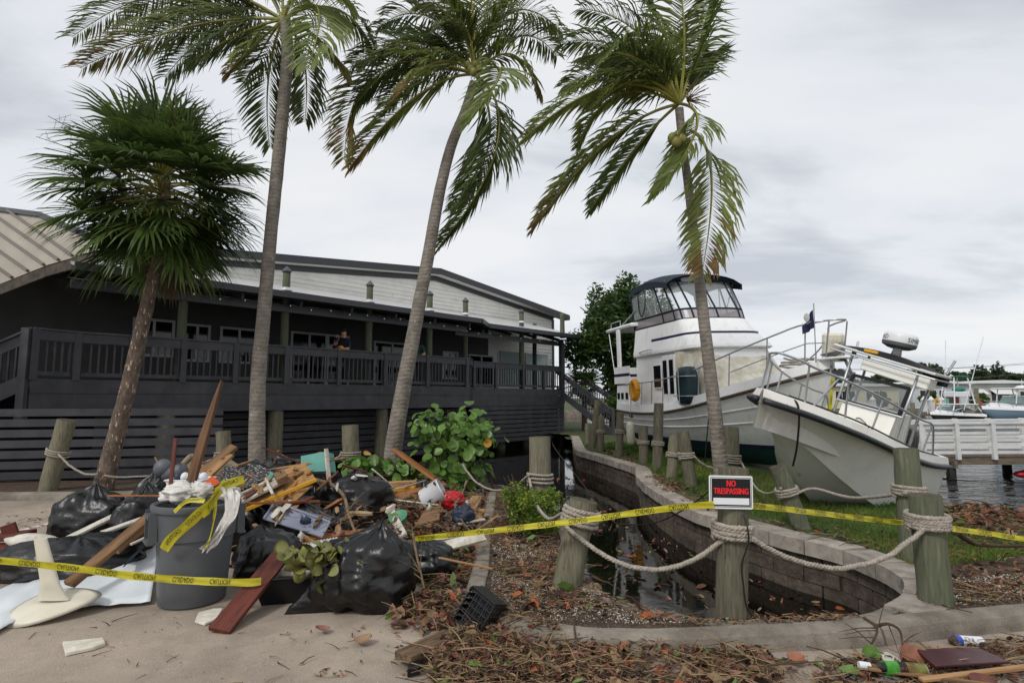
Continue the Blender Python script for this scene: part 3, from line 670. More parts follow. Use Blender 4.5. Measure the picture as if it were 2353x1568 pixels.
p1, c1 = palm('coconut_palm', 'tall coconut palm rising beside the rubbish bin heap with lichen on its trunk', 10.1,
    ((592, 1100, 42), (590, 1000, 39), (594, 860, 36), (606, 720, 33), (622, 540, 31), (638, 380, 31), (652, 230, 30), (660, 120, 30), (655, 45, 28)), (650, 45),
    (((430, -110), (165, 85), .6, FR), ((440, 25), (183, 157), -.3, FR, BR), ((500, 20), (378, 178), .5, DK), ((560, 60), (430, 150), -.6, DK), ((780, -60), (708, 158), -1.4, LTF),
     ((790, -40), (860, 120), .6, FR), ((598, 170), (620, 340), .9, DK), ((720, 110), (700, 280), .8, DK), ((600, 90), (520, 170), -.5, FR, BR), ((470, -70), (290, 60), 1.2, DK),
     ((560, -150), (400, -60), .3, DK), ((650, -220), (560, -300), 0, FR), ((760, -200), (820, -160), .4, FR), ((700, -120), (800, 20), -1, FR), ((520, -30), (330, 110), 1.0, DK), ((720, 60), (790, 170), -.4, FR, BR), ((620, 80), (560, 190), 1.2, DK)), seed=3)
p2, c2 = palm('coconut_palm', 'coconut palm with curved smooth grey trunk rising behind the round-leaved sea grape', 10.4,
    ((898, 1100, 44), (905, 1020, 40), (925, 900, 36), (955, 740, 32), (985, 580, 29), (1008, 450, 27), (1035, 340, 25), (1068, 255, 22), (1088, 190, 20)), (1092, 170),
    (((960, 170), (805, 383), -.3, FR, BR), ((800, 60), (790, 368), .4, FR, BR), ((1000, 95), (918, 215), -.8, FR, BR), ((960, 40), (808, 150), .5, DK), ((990, 30), (820, 235), .2, DK), ((1000, -30), (870, 60), .4, DK),
     ((1040, -120), (900, -40), .8, FR), ((1090, -120), (1020, -200), 0, FR), ((1150, -60), (1290, 70), .5, FR), ((1200, 20), (1280, 130), 1.0, DK), ((1190, 60), (1235, 215), -.3, FR, BR), ((1215, 110), (1075, 285), -1.2, LTF),
     ((1235, 290), (1008, 568), .3, DK), ((1180, 330), (1040, 480), .9, DK), ((960, 130), (880, 250), .8, DK), ((1050, -20), (960, 10), -.7, FR), ((1130, -100), (1180, -140), .6, FR), ((1010, 60), (900, 120), 1.2, DK), ((1080, 0), (1010, 60), -.8, DK)), seed=5)
p3, c3_ = palm('coconut_palm', 'slender coconut palm with coconuts standing on the lawn before the stranded yacht', 9.3,
    ((1662, 1125, 38), (1652, 1040, 35), (1640, 930, 32), (1622, 780, 28), (1606, 640, 25), (1592, 520, 22), (1580, 420, 21), (1568, 330, 20), (1560, 250, 21)), (1560, 238),
    (((1420, 120), (1205, 318), -.3, FR), ((1390, 150), (1330, 338), .4, FR), ((1400, 270), (1228, 520), .2, FR, BR), ((1470, 310), (1357, 482), .6, DK), ((1665, 250), (1506, 450), -.6, LTF), ((1668, 330), (1612, 630), -.35, FR, BR, (1585, 300)),
     ((1490, 30), (1330, 20), .3, DK), ((1470, 20), (1395, 130), -.8, LTF), ((1590, 60), (1545, -110), .2, FR), ((1610, 110), (1640, -40), .4, DK), ((1440, 60), (1285, 100), .5, DK), ((1430, 110), (1292, 200), .8, DK), ((1620, 160), (1640, 120), .9, DK),
     ((1480, 130), (1370, 240), -.4, FR), ((1500, 90), (1400, 180), .9, DK), ((1540, 40), (1440, -60), .6, DK), ((1480, 90), (1340, 130), -.6, DK)), seed=9)
mat('coconut', '#7d7a34', '#5f5c2a', s=8, r=.5)
for i, (u, v, dyy) in enumerate(((1545, 318, -.3), (1554, 327, -.38), (1566, 321, -.3), (1558, 312, -.25), (1578, 330, -.2))):
    MB().sphere(P(u, v, 9.3 + dyy), (.085, .085, .1), 12, 8).build('coconut', MATS['coconut'], p3, smooth=True, world=True)
for i, (u, v, dyy) in enumerate(((1092, 150, -.35), (1082, 158, -.4), (1075, 150, -.3), (1088, 166, -.42), (1100, 160, -.35))):
    MB().sphere(P(u, v, 10.4 + dyy), (.075, .075, .09), 12, 8).build('coconut', MATS['coconut'], p2, smooth=True, world=True)
b = MB(); rg = random.Random(4)
for i in range(46):
    a = P(1578, 232, 9.2); d = V((rg.uniform(.0, .38), rg.uniform(-.15, .15), rg.uniform(-.1, .4))); b.tube([a, a + d * .6, a + d + V((0, 0, -.04))], .006, 4)
b.build('flower_stalk', MATS['frond_brown'], p3, world=True)
# fan palm
Yf = 9.75
fp = thing('fan_palm', 'leaning cabbage palm with dense dark fan leaves in front of the charcoal deck', 'palm tree', (P(238, 1122, Yf).x, Yf, .1))
pts = ((236, 1125, 62), (262, 1020, 50), (292, 900, 45), (322, 770, 41), (350, 650, 38), (366, 590, 38), (376, 535, 38), (380, 470, 32), (382, 400, 22))
path = cr([P(u, v, Yf) for u, v, w_ in pts], 8); rad = []
for i in range(len(path)):
    x = i / 8; j = min(int(x), len(pts) - 2); rad.append(px((pts[j][2] + (pts[j + 1][2] - pts[j][2]) * (x - j)) / 2, Yf, 200) * .9)
MB().tube(path, rad, 20, jit=lambda i, j: 1 + .07 * nz3((i * .45, j * .6, 2))).build('trunk', MATS['bark_sabal'], fp, smooth=True, world=True)
def fan(p0, d, parent, seed, m, R=.78, pet=.9):
    rg = random.Random(seed); b = MB(); d = d.normalized(); b.i = 1
    end = p0 + d * pet + V((0, 0, -.12 * pet)); b.tube([p0, p0.lerp(end, .5) + V((0, 0, .05)), end], [.022, .016, .012], 5, cap=False); b.i = 0
    up = V((0, 0, 1)); S = d.cross(up)
    if S.length < .1: S = V((1, 0, 0))
    S.normalize(); Nn = S.cross(d)
    ax = (d + V((0, 0, -.25))).normalized(); n = 34
    for i in range(n):
        a = (i / (n - 1) - .5) * math.radians(235) + rg.uniform(-.03, .03)
        dd = (ax * math.cos(a) + S * math.sin(a) + Nn * (.28 * abs(math.sin(a)) - .05)).normalized(); L = R * (.8 + .25 * math.cos(a)) * rg.uniform(.88, 1.06)
        wv = dd.cross(Nn).normalized(); q = [end]; cur = dd
        for s_ in range(3):
            cur = (cur + V((-.05, 0, -1)) * (.03, .17, .42)[s_] + V((rg.uniform(-1, 1), rg.uniform(-1, 1), rg.uniform(-1, 1))) * .05).normalized(); q.append(q[-1] + cur * L * (.4, .32, .28)[s_])
        ws = (.006, .028, .018)
        b.add([q[0] - wv * ws[0], q[0] + wv * ws[0], q[1] + wv * ws[1], q[1] - wv * ws[1], q[2] + wv * ws[2], q[2] - wv * ws[2], q[3]], [(0, 1, 2, 3), (3, 2, 4, 5), (5, 4, 6)])
    return b.build('fan_leaf', [MATS[m], MATS['rachis']], parent, world=True, fix=False)
rg = random.Random(12); cc = P(372, 410, Yf)
for i in range(96):
    t_ = i / 96; el = math.asin(max(-1, min(1, 1.0 - 1.78 * t_))); az = i * 2.39996 + rg.uniform(-.2, .2)
    d = V((math.cos(az) * math.cos(el), math.sin(az) * math.cos(el), math.sin(el)))
    fan(cc + V((0, 0, .15 - .75 * t_)), d, fp, i, 'sabal_dry' if i > 94 else 'sabal_leaf', R=rg.uniform(.72, 1.1), pet=rg.uniform(.6, 1.2) * (1.0 if el < .6 else .8))
b = MB()
for i in range(34):
    d = V((rg.uniform(-1, 1), rg.uniform(-.6, .6), rg.uniform(.0, 1))).normalized(); a = cc + d * rg.uniform(.8, 1.2); e_ = a + d * rg.uniform(.4, .8); b.tube([a, e_], [.008, .004], 4)
    for k in range(5):
        q = a.lerp(e_, rg.uniform(.3, 1)); b.tube([q, q + V((rg.uniform(-.2, .2), rg.uniform(-.2, .2), rg.uniform(-.05, .25)))], .003, 3)
b.build('dry_flower_stalks', MATS['sabal_dry'], fp, world=True)['kind'] = 'stuff'
# sea grape: big round leaves, each one a part
def leaf_mesh(name, m, L=.16, W=.16, cup=.02, notch=.02):
    b = MB(); n = 14; c = V((0, 0, -cup)); vs = [c]
    for i in range(n):
        a = 2 * PI * i / n; r = 1 - (.14 if i == 0 else 0) + .03 * math.sin(3 * a); vs.append(V((-math.cos(a) * L / 2 * r + L / 2, math.sin(a) * W / 2 * r, cup * .6 * math.sin(2 * a))))
    vs[0] = V((L / 2, 0, -cup)); b.add(vs, [(0, i + 1, (i + 1) % n + 1) for i in range(n)]); return b.mesh(name, m, True)
glm = [leaf_mesh('leaf', MATS['grape_leaf'])]
mat('grape_yellow', '#b58a2c', '#a06a24', s=5, r=.5); gly = leaf_mesh('leaf', MATS['grape_yellow'])
sg = thing('sea_grape_shrub', 'sea grape shrub with large round glossy green leaves behind the debris heap', 'shrub', P(1030, 1113, 10.0))
rg = random.Random(21)
lobes = [((1040, 1035), .78, .62, .6), ((1000, 985), .45, .45, .5), ((1075, 990), .5, .5, .5), ((845, 1075), .5, .25, .35), ((1035, 1085), .75, .3, .5), ((1105, 1000), .42, .3, .4), ((925, 1085), .4, .28, .3)]
cnt = [96, 38, 38, 42, 40, 30, 16]
for (c, rx, rz, ry), k in zip(lobes, cnt):
    c = P(c[0], c[1], 9.95)
    for i in range(k):
        d = V((rg.gauss(0, 1), rg.gauss(0, 1) - .5, rg.gauss(0, 1))).normalized() * rg.uniform(.45, 1) ** .6
        q = c + V((d.x * rx, d.y * ry, d.z * rz))
        if q.z < .16: q.z = .16 + rg.random() * .2
        nrm = (V((d.x, d.y - .5, d.z + .7)) + V((rg.uniform(-1, 1), rg.uniform(-1, 1), rg.uniform(-1, 1))) * .7).normalized()
        xx = nrm.cross(V((rg.uniform(-1, 1), rg.uniform(-1, 1), rg.uniform(-1, 1)))).normalized(); yy = nrm.cross(xx); s_ = rg.uniform(.65, 1.25)
        M = Matrix(((xx.x * s_, yy.x * s_, nrm.x * s_, q.x), (xx.y * s_, yy.y * s_, nrm.y * s_, q.y), (xx.z * s_, yy.z * s_, nrm.z * s_, q.z), (0, 0, 0, 1)))
        o = inst('leaf', gly if rg.random() < .02 else glm[0], M, sg); o.matrix_parent_inverse = sg.matrix_basis.inverted()
b = MB()
for i in range(620):
    l = lobes[rg.randrange(7)]; c = P(l[0][0], l[0][1], 10.0); d = V((rg.gauss(0, 1), rg.gauss(0, 1), rg.gauss(0, 1))).normalized() * rg.uniform(.2, .95); q = c + V((d.x * l[1], d.y * l[3], d.z * l[2])); q.z = max(q.z, .15); R_ = rg.uniform(.045, .075); nn = V((rg.gauss(0, 1), rg.gauss(0, 1) - .3, rg.gauss(0, 1) + .6)).normalized(); x_ = nn.cross(V((rg.gauss(0, 1), rg.gauss(0, 1), rg.gauss(0, 1)))).normalized(); y_ = nn.cross(x_)
    b.add([q + nn * -.01] + [q + (x_ * math.cos(a) + y_ * math.sin(a)) * R_ for a in [2 * PI * k / 9 for k in range(9)]], [(0, k + 1, (k + 1) % 9 + 1) for k in range(9)])
b.build('inner_foliage', MATS['grape_leaf'], sg, world=True, fix=False)['kind'] = 'stuff'
b = MB()
for i in range(34):
    l = lobes[rg.randrange(7)]; c = P(l[0][0], l[0][1], 9.95); e_ = c + V((rg.uniform(-1, 1) * l[1], rg.uniform(-1, 1) * l[3], rg.uniform(-.2, .9) * l[2])); a = V((c.x + rg.uniform(-.3, .3), c.y, .05)); b.tube([a, a.lerp(e_, .5) + V((rg.uniform(-.1, .1), 0, .1)), e_], [.018, .012, .006], 5)
b.build('stems', MATS['twig'], sg, world=True)
# clipped small-leaved bush, trees: leaves scattered through the crown's volume
def leaves(b, c, R, n, size, rg, mi=(0,), shell=.35, clump=0, zmin=None):
    cl = []
    for i in range(max(1, clump)):
        d = V((rg.gauss(0, 1), rg.gauss(0, 1), rg.gauss(0, 1))).normalized() * rg.uniform(.35, .95); cl.append(V((d.x * R.x, d.y * R.y, d.z * R.z)))
    for i in range(n):
        if clump:
            k = cl[rg.randrange(clump)]; d = V((rg.gauss(0, 1), rg.gauss(0, 1), rg.gauss(0, 1))).normalized() * rg.uniform(.5, 1) * .3; q = c + k + V((d.x * R.x, d.y * R.y, d.z * R.z)) * 1.1
        else:
            d = V((rg.gauss(0, 1), rg.gauss(0, 1), rg.gauss(0, 1))).normalized(); q0 = d * (shell + (1 - shell) * rg.random() ** .7) * (1 + .14 * nz3(d * 3 + c)); q = c + V((q0.x * R.x, q0.y * R.y, q0.z * R.z))
        if zmin is not None and q.z < zmin: q.z = zmin + rg.random() * .3
        s_ = size * rg.uniform(.6, 1.3); x = V((rg.uniform(-1, 1), rg.uniform(-1, 1), rg.uniform(-.7, .7))).normalized(); y = x.cross(V((rg.uniform(-1, 1), rg.uniform(-1, 1), rg.uniform(-.2, 1)))).normalized()
        b.i = rg.choice(mi); b.add([q - x * s_, q + y * s_ * .45, q + x * s_, q - y * s_ * .45], [(0, 1, 2, 3)])
rg = random.Random(31)
bu = thing('clipped_bush', 'small rounded bush with yellow-green tips at the foot of the roped piling', 'bush', G(1228, 1246, ZI))
b = MB(); c = V((bu.location.x, bu.location.y + .28, .1)); leaves(b, c + V((0, 0, .27)), V((.34, .30, .27)), 1500, .022, rg, (0, 0, 1), .5, zmin=.1)
for i in range(15):
    a_ = i * 2.4; leaves(b, c + V((.26 * math.cos(a_) * rg.uniform(.4, 1), .24 * math.sin(a_), rg.uniform(.16, .48))), V((.13, .12, .12)) * rg.uniform(.7, 1.3), 240, .023, rg, (0, 1) if i % 2 else (0, 0, 1), .3, zmin=.1)
b.build('crown', [MATS['bush_leaf'], MATS['bush_tip']], bu, world=True, fix=False)
b = MB()
for i in range(16): b.tube([c + V((rg.uniform(-.05, .05), 0, 0)), c + V((rg.uniform(-.38, .38), rg.uniform(-.3, .3), rg.uniform(.3, .68)))], .005, 4)
b.build('stems', MATS['twig'], bu, world=True)
def tree(name, label, base, h, R, n, size, mats, seed, clump=14, group=None, tr=.2, low=.5):
    rg = random.Random(seed); o = thing(name, label, 'tree', base, group=group); c = V(base) + V((0, 0, h - R[2]))
    b = MB(); leaves(b, c, V(R), n, size, rg, (0, 0, 1), .4, clump); b.build('crown', [MATS[m] for m in mats], o, world=True, fix=False)
    t_ = MB(); bs = V(base); t_.tube([bs, bs + V((rg.uniform(-.1, .1), 0, (h - R[2]) * .6)), c], [tr, tr * .8, tr * .5], 8)
    for i in range(7):
        d = V((rg.uniform(-1, 1) * R[0], rg.uniform(-1, 1) * R[1], rg.uniform(-.2, .9) * R[2])) * .75; t_.tube([bs.lerp(c, rg.uniform(.5, .95)), c + d * .5 + V((0, 0, .1)), c + d], [tr * .4, tr * .25, tr * .1], 5)
    t_.build('trunk', MATS['twig'], o, world=True); return o
tree('bay_tree', 'dense dark green tree between the deck stair and the stranded yacht', (4.9, 27.5, .1), 7.6, (2.1, 1.8, 3.1), 19000, .13, ('tree_leaf', 'tree_leaf2'), 41, clump=46, tr=.22)
tree('low_tree', 'bushy green tree rising behind the yacht flybridge', (7.4, 29.5, .1), 7.2, (1.5, 1.5, 2.2), 6000, .13, ('tree_leaf', 'tree_leaf2'), 43, clump=26, tr=.2)
tree('hedge_bush', 'low leafy bush at the foot of the deck stair', (5.0, 25.5, .1), 1.9, (.9, .7, .85), 2600, .09, ('tree_leaf2', 'grape_leaf'), 45, clump=16, tr=.06)
yp = thing('young_fan_palm', 'small fan palm with pale drooping leaves against the corner of the deck', 'palm tree', (3.5, 27.6, .1))
for i in range(26):
    az = i * 2.4; el = 1.0 - i * .06; fan(V((3.5, 27.6, 2.3)), V((math.cos(az) * math.cos(el), math.sin(az) * math.cos(el), math.sin(el))), yp, 300 + i, 'tree_leaf2', R=.75, pet=.55)
MB().tube([V((3.5, 27.6, 0)), V((3.5, 27.6, 2.4))], [.14, .12], 10).build('trunk', MATS['bark_sabal'], yp, world=True)
# ================================================================ stranded trawler yacht
mat('hull_white', '#eeeeed', '#e6e6e4', s=1.5, r=.28, coat=.2); mat('hull_grey', '#ebebea', '#e2e2e0', s=1.5, r=.3); mat('bottom_green', '#1d4a47', '#15393a', s=4, r=.7)
mat('boat_navy', '#23264a', r=.4); mat('rub_rail', '#5a4a3c', '#3b3029', s=20, r=.6); mat('canvas_navy', '#1b2a38', '#16222e', s=6, r=.85); mat('clear_vinyl', '#cfd6d8', r=.05, alpha=.30, spec=.7)
mat('vinyl_grey', '#8d8688', r=.3, alpha=.85); mat('cover_cream', '#e4dfd0', '#c2ba a4'.replace(' ', ''), s=3, r=.7); mat('steel', '#a9acae', r=.42, metal=.75); mat('dark_steel', '#6d6f70', r=.35, metal=.8)
mat('raft_green', '#17343a', '#10262b', s=4, r=.55); mat('buoy_yellow', '#cf8f1c', r=.5); mat('smoke_glass', '#101416', r=.05, spec=.6)
stain('hull_grey', '#b3aa9a', 1.2, .52, .8, st=(5, 5, .7), f=.5); stain('hull_grey', '#7a5a40', 3, .66, .78, st=(5, 5, .5), f=.6); stain('hull_white', '#b3ab9b', 1.5, .52, .8, st=(4, 4, .6), f=.5); stain('cover_cream', '#a3977c', 1.5, .5, .75, f=.5)
YS, YH = V((4.75, 18.4, 0)), math.atan2(-7.5, 1.5)
ya = thing('stranded_yacht', 'large white trawler yacht with navy flybridge canvas aground on the lawn', 'yacht', YS, (math.radians(1.5), 0, YH))
def yb(mb, name, m, parent=None, **k): return mb.build(name, [MATS[q] for q in m] if isinstance(m, (list, tuple)) else MATS[m], parent or ya, **k)
def lerp_tab(tab, x):
    for (a, b), (c, d) in zip(tab, tab[1:]):
        if x <= c: t = (x - a) / (c - a) if c > a else 0; t = max(0, t); return b + (d - b) * (t * t * (3 - 2 * t) * .0 + t)
    return tab[-1][1]
def smooth_tab(tab):
    p = cr([V((a, b, 0)) for a, b in tab], 8); return [(q.x, q.y) for q in p]
SB = smooth_tab([(0, 1.42), (1.5, 1.52), (3.5, 1.52), (5.0, 1.4), (6.0, 1.12), (6.8, .72), (7.3, .34), (7.6, .04)])
SZ = smooth_tab([(0, 1.32), (1.5, 1.27), (3, 1.3), (4.5, 1.45), (5.8, 1.7), (6.8, 1.95), (7.6, 2.2)])
KZ = smooth_tab([(0, .42), (1.5, .2), (3.5, .12), (5.2, .14), (6.0, .25), (6.6, .62), (7.1, 1.15), (7.6, 2.15)])
PW = smooth_tab([(0, .16), (2, .24), (4, .36), (5.5, .6), (6.6, .85), (7.6, 1.0)])
lev = [0, .03, .07, .14, .25, .42, .7, 1]
b = MB(); rowsP = []
xs = [7.6 * i / 48 for i in range(49)]
ZW_, ZB_ = .56, .66
for sg in (-1, 1):
    rows = []
    for x in xs:
        hb, zs, zk, p = lerp_tab(SB, x), lerp_tab(SZ, x), lerp_tab(KZ, x), lerp_tab(PW, x)
        zl = [zk + (max(min(ZW_, zs), zk) - zk) * f for f in (0, .06, .15, .35, .65, 1)] + [max(min(ZB_, zs), zk)]
        z0 = zl[-1]; zl += [z0 + (zs - z0) * f for f in (.2, .4, .6, .8, 1)]
        rows.append([V((x, sg * hb * (max(0, (z - zk)) / max(1e-3, zs - zk)) ** p, z)) for z in zl])
    for j, mi in [(0, 1), (1, 1), (2, 1), (3, 1), (4, 1), (5, 2), (6, 0), (7, 0), (8, 0), (9, 0), (10, 0)]:
        b.i = mi; b.grid([[r[j], r[j + 1]] for r in rows])
    rowsP.append(rows)
b.i = 0; st_ = [r for r in rowsP[0][0]] + [r for r in reversed(rowsP[1][0])]; b.add(st_, [tuple(range(len(st_)))])
hull = yb(b, 'hull', ('hull_grey', 'bottom_green', 'boat_navy'), smooth=True)
def sheer(sg, dz=0, dout=0, x0=0, x1=7.6): return [V((x, sg * (lerp_tab(SB, x) + dout), lerp_tab(SZ, x) + dz)) for x in xs if x0 <= x <= x1]
for sg in (-1, 1):
    yb(MB().tube(sheer(sg, 0, .02), .035, 8), 'rub_rail', 'rub_rail', smooth=True)
    a, c = sheer(sg, .03), sheer(sg, .24, -.03); d = sheer(sg, .24, -.11); e_ = sheer(sg, .0, -.11)
    yb(MB().grid([[p, q, r, s_] for p, q, r, s_ in zip(a, c, d, e_)]), 'bulwark', 'hull_white', smooth=False)
    for k in (.45, .72):
        r_ = rowsP[0 if sg < 0 else 1]; yb(MB().tube([V((x, sg * (lerp_tab(SB, x) * ((zz - lerp_tab(KZ, x)) / (lerp_tab(SZ, x) - lerp_tab(KZ, x))) ** lerp_tab(PW, x) + .008), zz)) for x in xs[2:-4] for zz in [ZB_ + (lerp_tab(SZ, x) - ZB_) * k]], .016, 6), 'strake', 'hull_white')
dk = MB()
dk.grid([[p + V((0, 0, .02)), V((p.x, 0, p.z + .09)), V((p.x, -p.y, p.z + .02))] for p in sheer(-1, 0, -.09)]); yb(dk, 'side_deck', 'hull_white', smooth=True)
for x, z in ((5.15, 1.0), (3.3, .98)):
    hbx = lerp_tab(SB, x) * ((z + .2 - lerp_tab(KZ, x)) / (lerp_tab(SZ, x) - lerp_tab(KZ, x))) ** lerp_tab(PW, x)
    yb(MB().box((x - 2.0, -hbx + .02 if x > 4 else -hbx, z + .2), (.26, .08, .12)), 'hull_port', 'dark_steel', bevel=.03)
def outline(xa, xc, xf, ya_, yc, n=9):                 # half-round plan: aft, front corner, front centre
    pts = [V((xa, -ya_, 0)), V((xa * .6 + xc * .4, -(ya_ * .6 + yc * .4), 0)), V((xa * .25 + xc * .75, -(ya_ * .25 + yc * .75), 0))]
    for i in range(n + 1):
        a = PI / 2 * (1 - i / n) ; pts.append(V((xc + (xf - xc) * math.cos(a), -yc * math.sin(a) ** .55, 0)))
    return pts + [V((p.x, -p.y, 0)) for p in reversed(pts[:-1])]
def shell(levels, close=False):
    return [[V((p.x, p.y, z)) for p in o] for o, z in levels]
OL = lambda xa, xc, xf, y1, y2: outline(xa, xc, xf, y1, y2)
cabin_lv = [(OL(1.1, 4.95, 5.7, 1.18, 1.08), 1.3), (OL(1.1, 4.85, 5.6, 1.18, 1.08), 1.75), (OL(1.1, 4.1, 4.5, 1.15, 1.02), 2.95)]
r_ = shell(cabin_lv); b = MB().grid(r_, True); cab = yb(b, 'cabin', 'hull_white', smooth=False)
fb_lv = [(OL(1.05, 4.1, 4.65, 1.2, 1.12), 2.90), (OL(1.05, 4.15, 4.75, 1.22, 1.14), 2.93), (OL(1.05, 4.1, 4.7, 1.22, 1.13), 3.0), (OL(1.05, 3.75, 4.3, 1.17, 1.05), 3.3), (OL(1.05, 3.35, 3.85, 1.12, .98), 3.74)]
r_ = shell(fb_lv); b = MB().grid(r_, True); b.add(r_[0], [tuple(range(len(r_[0])))]); b.add([p + V((0, 0, -.02)) for p in r_[-1]], [tuple(range(len(r_[-1])))]); fbr = yb(b, 'flybridge', 'hull_white')
n_f = len(r_[3])
yb(MB().grid([[p * 1.0 + V((p.x - 2.5, p.y, 0)).normalized() * .006 + V((0, 0, dz)) for p in r_[3][1:-1]] for dz in (-.03, .05)]), 'blue_stripe', 'boat_navy', fbr)
# window covers over the front windows, windows and door on the starboard side
o0, o1 = OL(3.6, 4.88, 5.63, 1.19, 1.09), OL(3.55, 4.15, 4.55, 1.165, 1.03)
yb(MB().grid(shell([(o0, 1.78), (o1, 2.88)])), 'window_cover', 'cover_cream')
def side_win(x0, x1, z0, z1, name='window', y=-1.175):
    f = yb(MB().box(((x0 + x1) / 2, y, (z0 + z1) / 2), (x1 - x0, .03, z1 - z0)), name, 'hull_white', bevel=.012); yb(MB().box(((x0 + x1) / 2, y - .012, (z0 + z1) / 2), (x1 - x0 - .07, .02, z1 - z0 - .07)), 'pane', 'smoke_glass', f, bevel=.008); return f
side_win(2.28, 2.78, 1.95, 2.62)
dr = yb(MB().box((3.2, -1.172, 2.15), (.72, .03, 1.35)), 'door', 'hull_white', bevel=.01)
for x in (3.0, 3.36): yb(MB().box((x, -1.19, 2.25), (.22, .02, .9)), 'pane', 'smoke_glass', dr, bevel=.008)
yb(MB().tube([V((1.5, -1.19, 3.0)), V((1.55, -1.26, 3.02)), V((2.2, -1.26, 3.05)), V((2.25, -1.19, 3.05))], .014, 6), 'grab_rail', 'steel')
# aft cabin, weather boards, hardtop
b = MB().grid(shell([(OL(.02, 1.0, 1.1, 1.42, 1.42), 1.3), (OL(.04, 1.0, 1.1, 1.38, 1.38), 2.1)]), True); o_ = OL(.04, 1.0, 1.1, 1.38, 1.38); b.add([V((p.x, p.y, 2.1)) for p in o_], [tuple(range(len(o_)))]); yb(b, 'aft_cabin', 'hull_white')
for x in (.2, .5, .85): yb(MB().box((x, -1.405, 1.76), (.17, .03, .2)), 'porthole', 'smoke_glass', bevel=.03)
for a, c in ((V((-.05, -1.4, 0)), V((1.15, -1.4, 0))), (V((-.05, 1.4, 0)), V((1.15, 1.4, 0))), (V((-.05, -1.4, 0)), V((-.05, 1.4, 0)))):
    nn = (c - a).cross(V((0, 0, 1))).normalized() * .03
    yb(MB().prism([a + V((0, 0, 2.14)), c + V((0, 0, 2.14)), c + V((0, 0, 2.66)), a + V((0, 0, 2.66))], nn), 'weather_board', 'hull_white'); yb(MB().prism([a + V((0, 0, 2.36)) - nn * .1, c + V((0, 0, 2.36)) - nn * .1, c + V((0, 0, 2.45)) - nn * .1, a + V((0, 0, 2.45)) - nn * .1], nn * 1.2), 'blue_stripe', 'boat_navy')
b = MB().grid(shell([(OL(-.75, 1.1, 1.25, 1.35, 1.3), 3.86), (OL(-.8, 1.1, 1.25, 1.38, 1.32), 3.92), (OL(-.7, 1.1, 1.2, 1.3, 1.25), 3.97)]), True)
o_ = OL(-.7, 1.1, 1.2, 1.3, 1.25); b.add([V((p.x, p.y, 3.97)) for p in o_], [tuple(range(len(o_)))]); b.add([V((p.x, p.y, 3.86)) for p in OL(-.75, 1.1, 1.25, 1.35, 1.3)], [tuple(range(len(o_)))]); yb(b, 'hardtop', 'hull_white')
for y in (-1.3, 1.3):
    yb(MB().box((.12, y, 3.2), (.26, .06, 1.36)), 'hardtop_pillar', 'hull_white', bevel=.015)
    yb(MB().tube([V((-.7, y, 3.9)), V((-.25, y, 2.2))], .018, 6), 'pole', 'steel')
yb(MB().tube([V((-.6, -1.25, 3.97)), V((-.6, -1.25, 4.15)), V((.2, -1.25, 4.15)), V((.2, -1.25, 3.97))], .018, 6), 'grab_rail', 'steel'); yb(MB().tube([V((.1, -1.2, 3.97)), V((1.1, -1.1, 4.35))], .018, 6), 'pole', 'steel')
# flybridge enclosure
e0, e1, e2 = OL(1.0, 3.32, 3.82, 1.12, .97), OL(.95, 3.22, 3.68, 1.1, .98), OL(.75, 2.75, 3.05, 1.08, 1.02)
yb(MB().grid([[V((p.x, p.y, 3.74)) for p in e0[:]], [V((p.x, p.y, 4.02)) for p in e1]]), 'canvas_skirt', 'vinyl_grey')
yb(MB().grid([[V((p.x, p.y, 4.02)) for p in e1], [V((p.x, p.y, 4.85)) for p in e2]]), 'vinyl_panel', 'clear_vinyl')
yb(MB().tube([V((p.x, p.y, 4.02)) for p in e1], .028, 6), 'canvas_seam', 'canvas_navy'); yb(MB().tube([V((p.x, p.y, 3.745)) for p in e0], .026, 6), 'canvas_seam', 'canvas_navy')
for i in (0, 2, 3, 6, 9, 12, 15, 18, 21, 22, 24):
    if i < len(e0): yb(MB().tube([V((e0[i].x, e0[i].y, 3.74)), V((e1[i].x, e1[i].y, 4.02)), V((e2[i].x, e2[i].y, 4.85))], .026, 6), 'canvas_seam', 'canvas_navy')
yb(MB().tube(cr([V((1.35, -1.12, 4.75)), V((1.4, -1.13, 4.32)), V((1.6, -1.14, 4.08)), V((1.8, -1.13, 4.32)), V((1.86, -1.12, 4.75))], 5), .018, 6), 'canvas_seam', 'canvas_navy')
rows = []
for i in range(15):
    x = .66 + 2.55 * i / 14; zc = 4.87 + .26 * math.sin(PI * min(1, .2 + i / 14 * .8)) ; w_ = 1.12 if i > 0 else 1.1
    rows.append([V((x, -w_ + 2 * w_ * j / 10, zc + .16 * (1 - (2 * j / 10 - 1) ** 2) - .1 * abs(2 * j / 10 - 1) ** 6)) for j in range(11)])
b = MB().grid(rows); b.grid([[p + V((0, 0, -.05)) for p in r] for r in rows]); yb(b, 'bimini_top', 'canvas_navy', smooth=True)
for sg in (-1, 1):
    yb(MB().prism([rows[0][0 if sg < 0 else 10] + V((0, 0, .01)), *[r[0 if sg < 0 else 10] + V((0, 0, .01)) for r in rows[1:]], *[r[0 if sg < 0 else 10] - V((0, 0, .16)) for r in reversed(rows)]], (0, .02 * sg, 0)), 'bimini_valance', 'canvas_navy')
    for x0, x1 in ((2.2, 1.4), (2.3, 2.2), (2.4, 2.95)): yb(MB().tube([V((x0, sg * 1.0, 3.78)), V((x1, sg * 1.04, 4.9))], .014, 6), 'bimini_pole', 'steel')
yb(MB().lathe([(.24, 0), (.27, .06), (.25, .16), (.14, .26), (.01, .29)], 18, Matrix.Translation((1.9, .3, 5.14))), 'radar_dome', 'white_plastic', smooth=True)
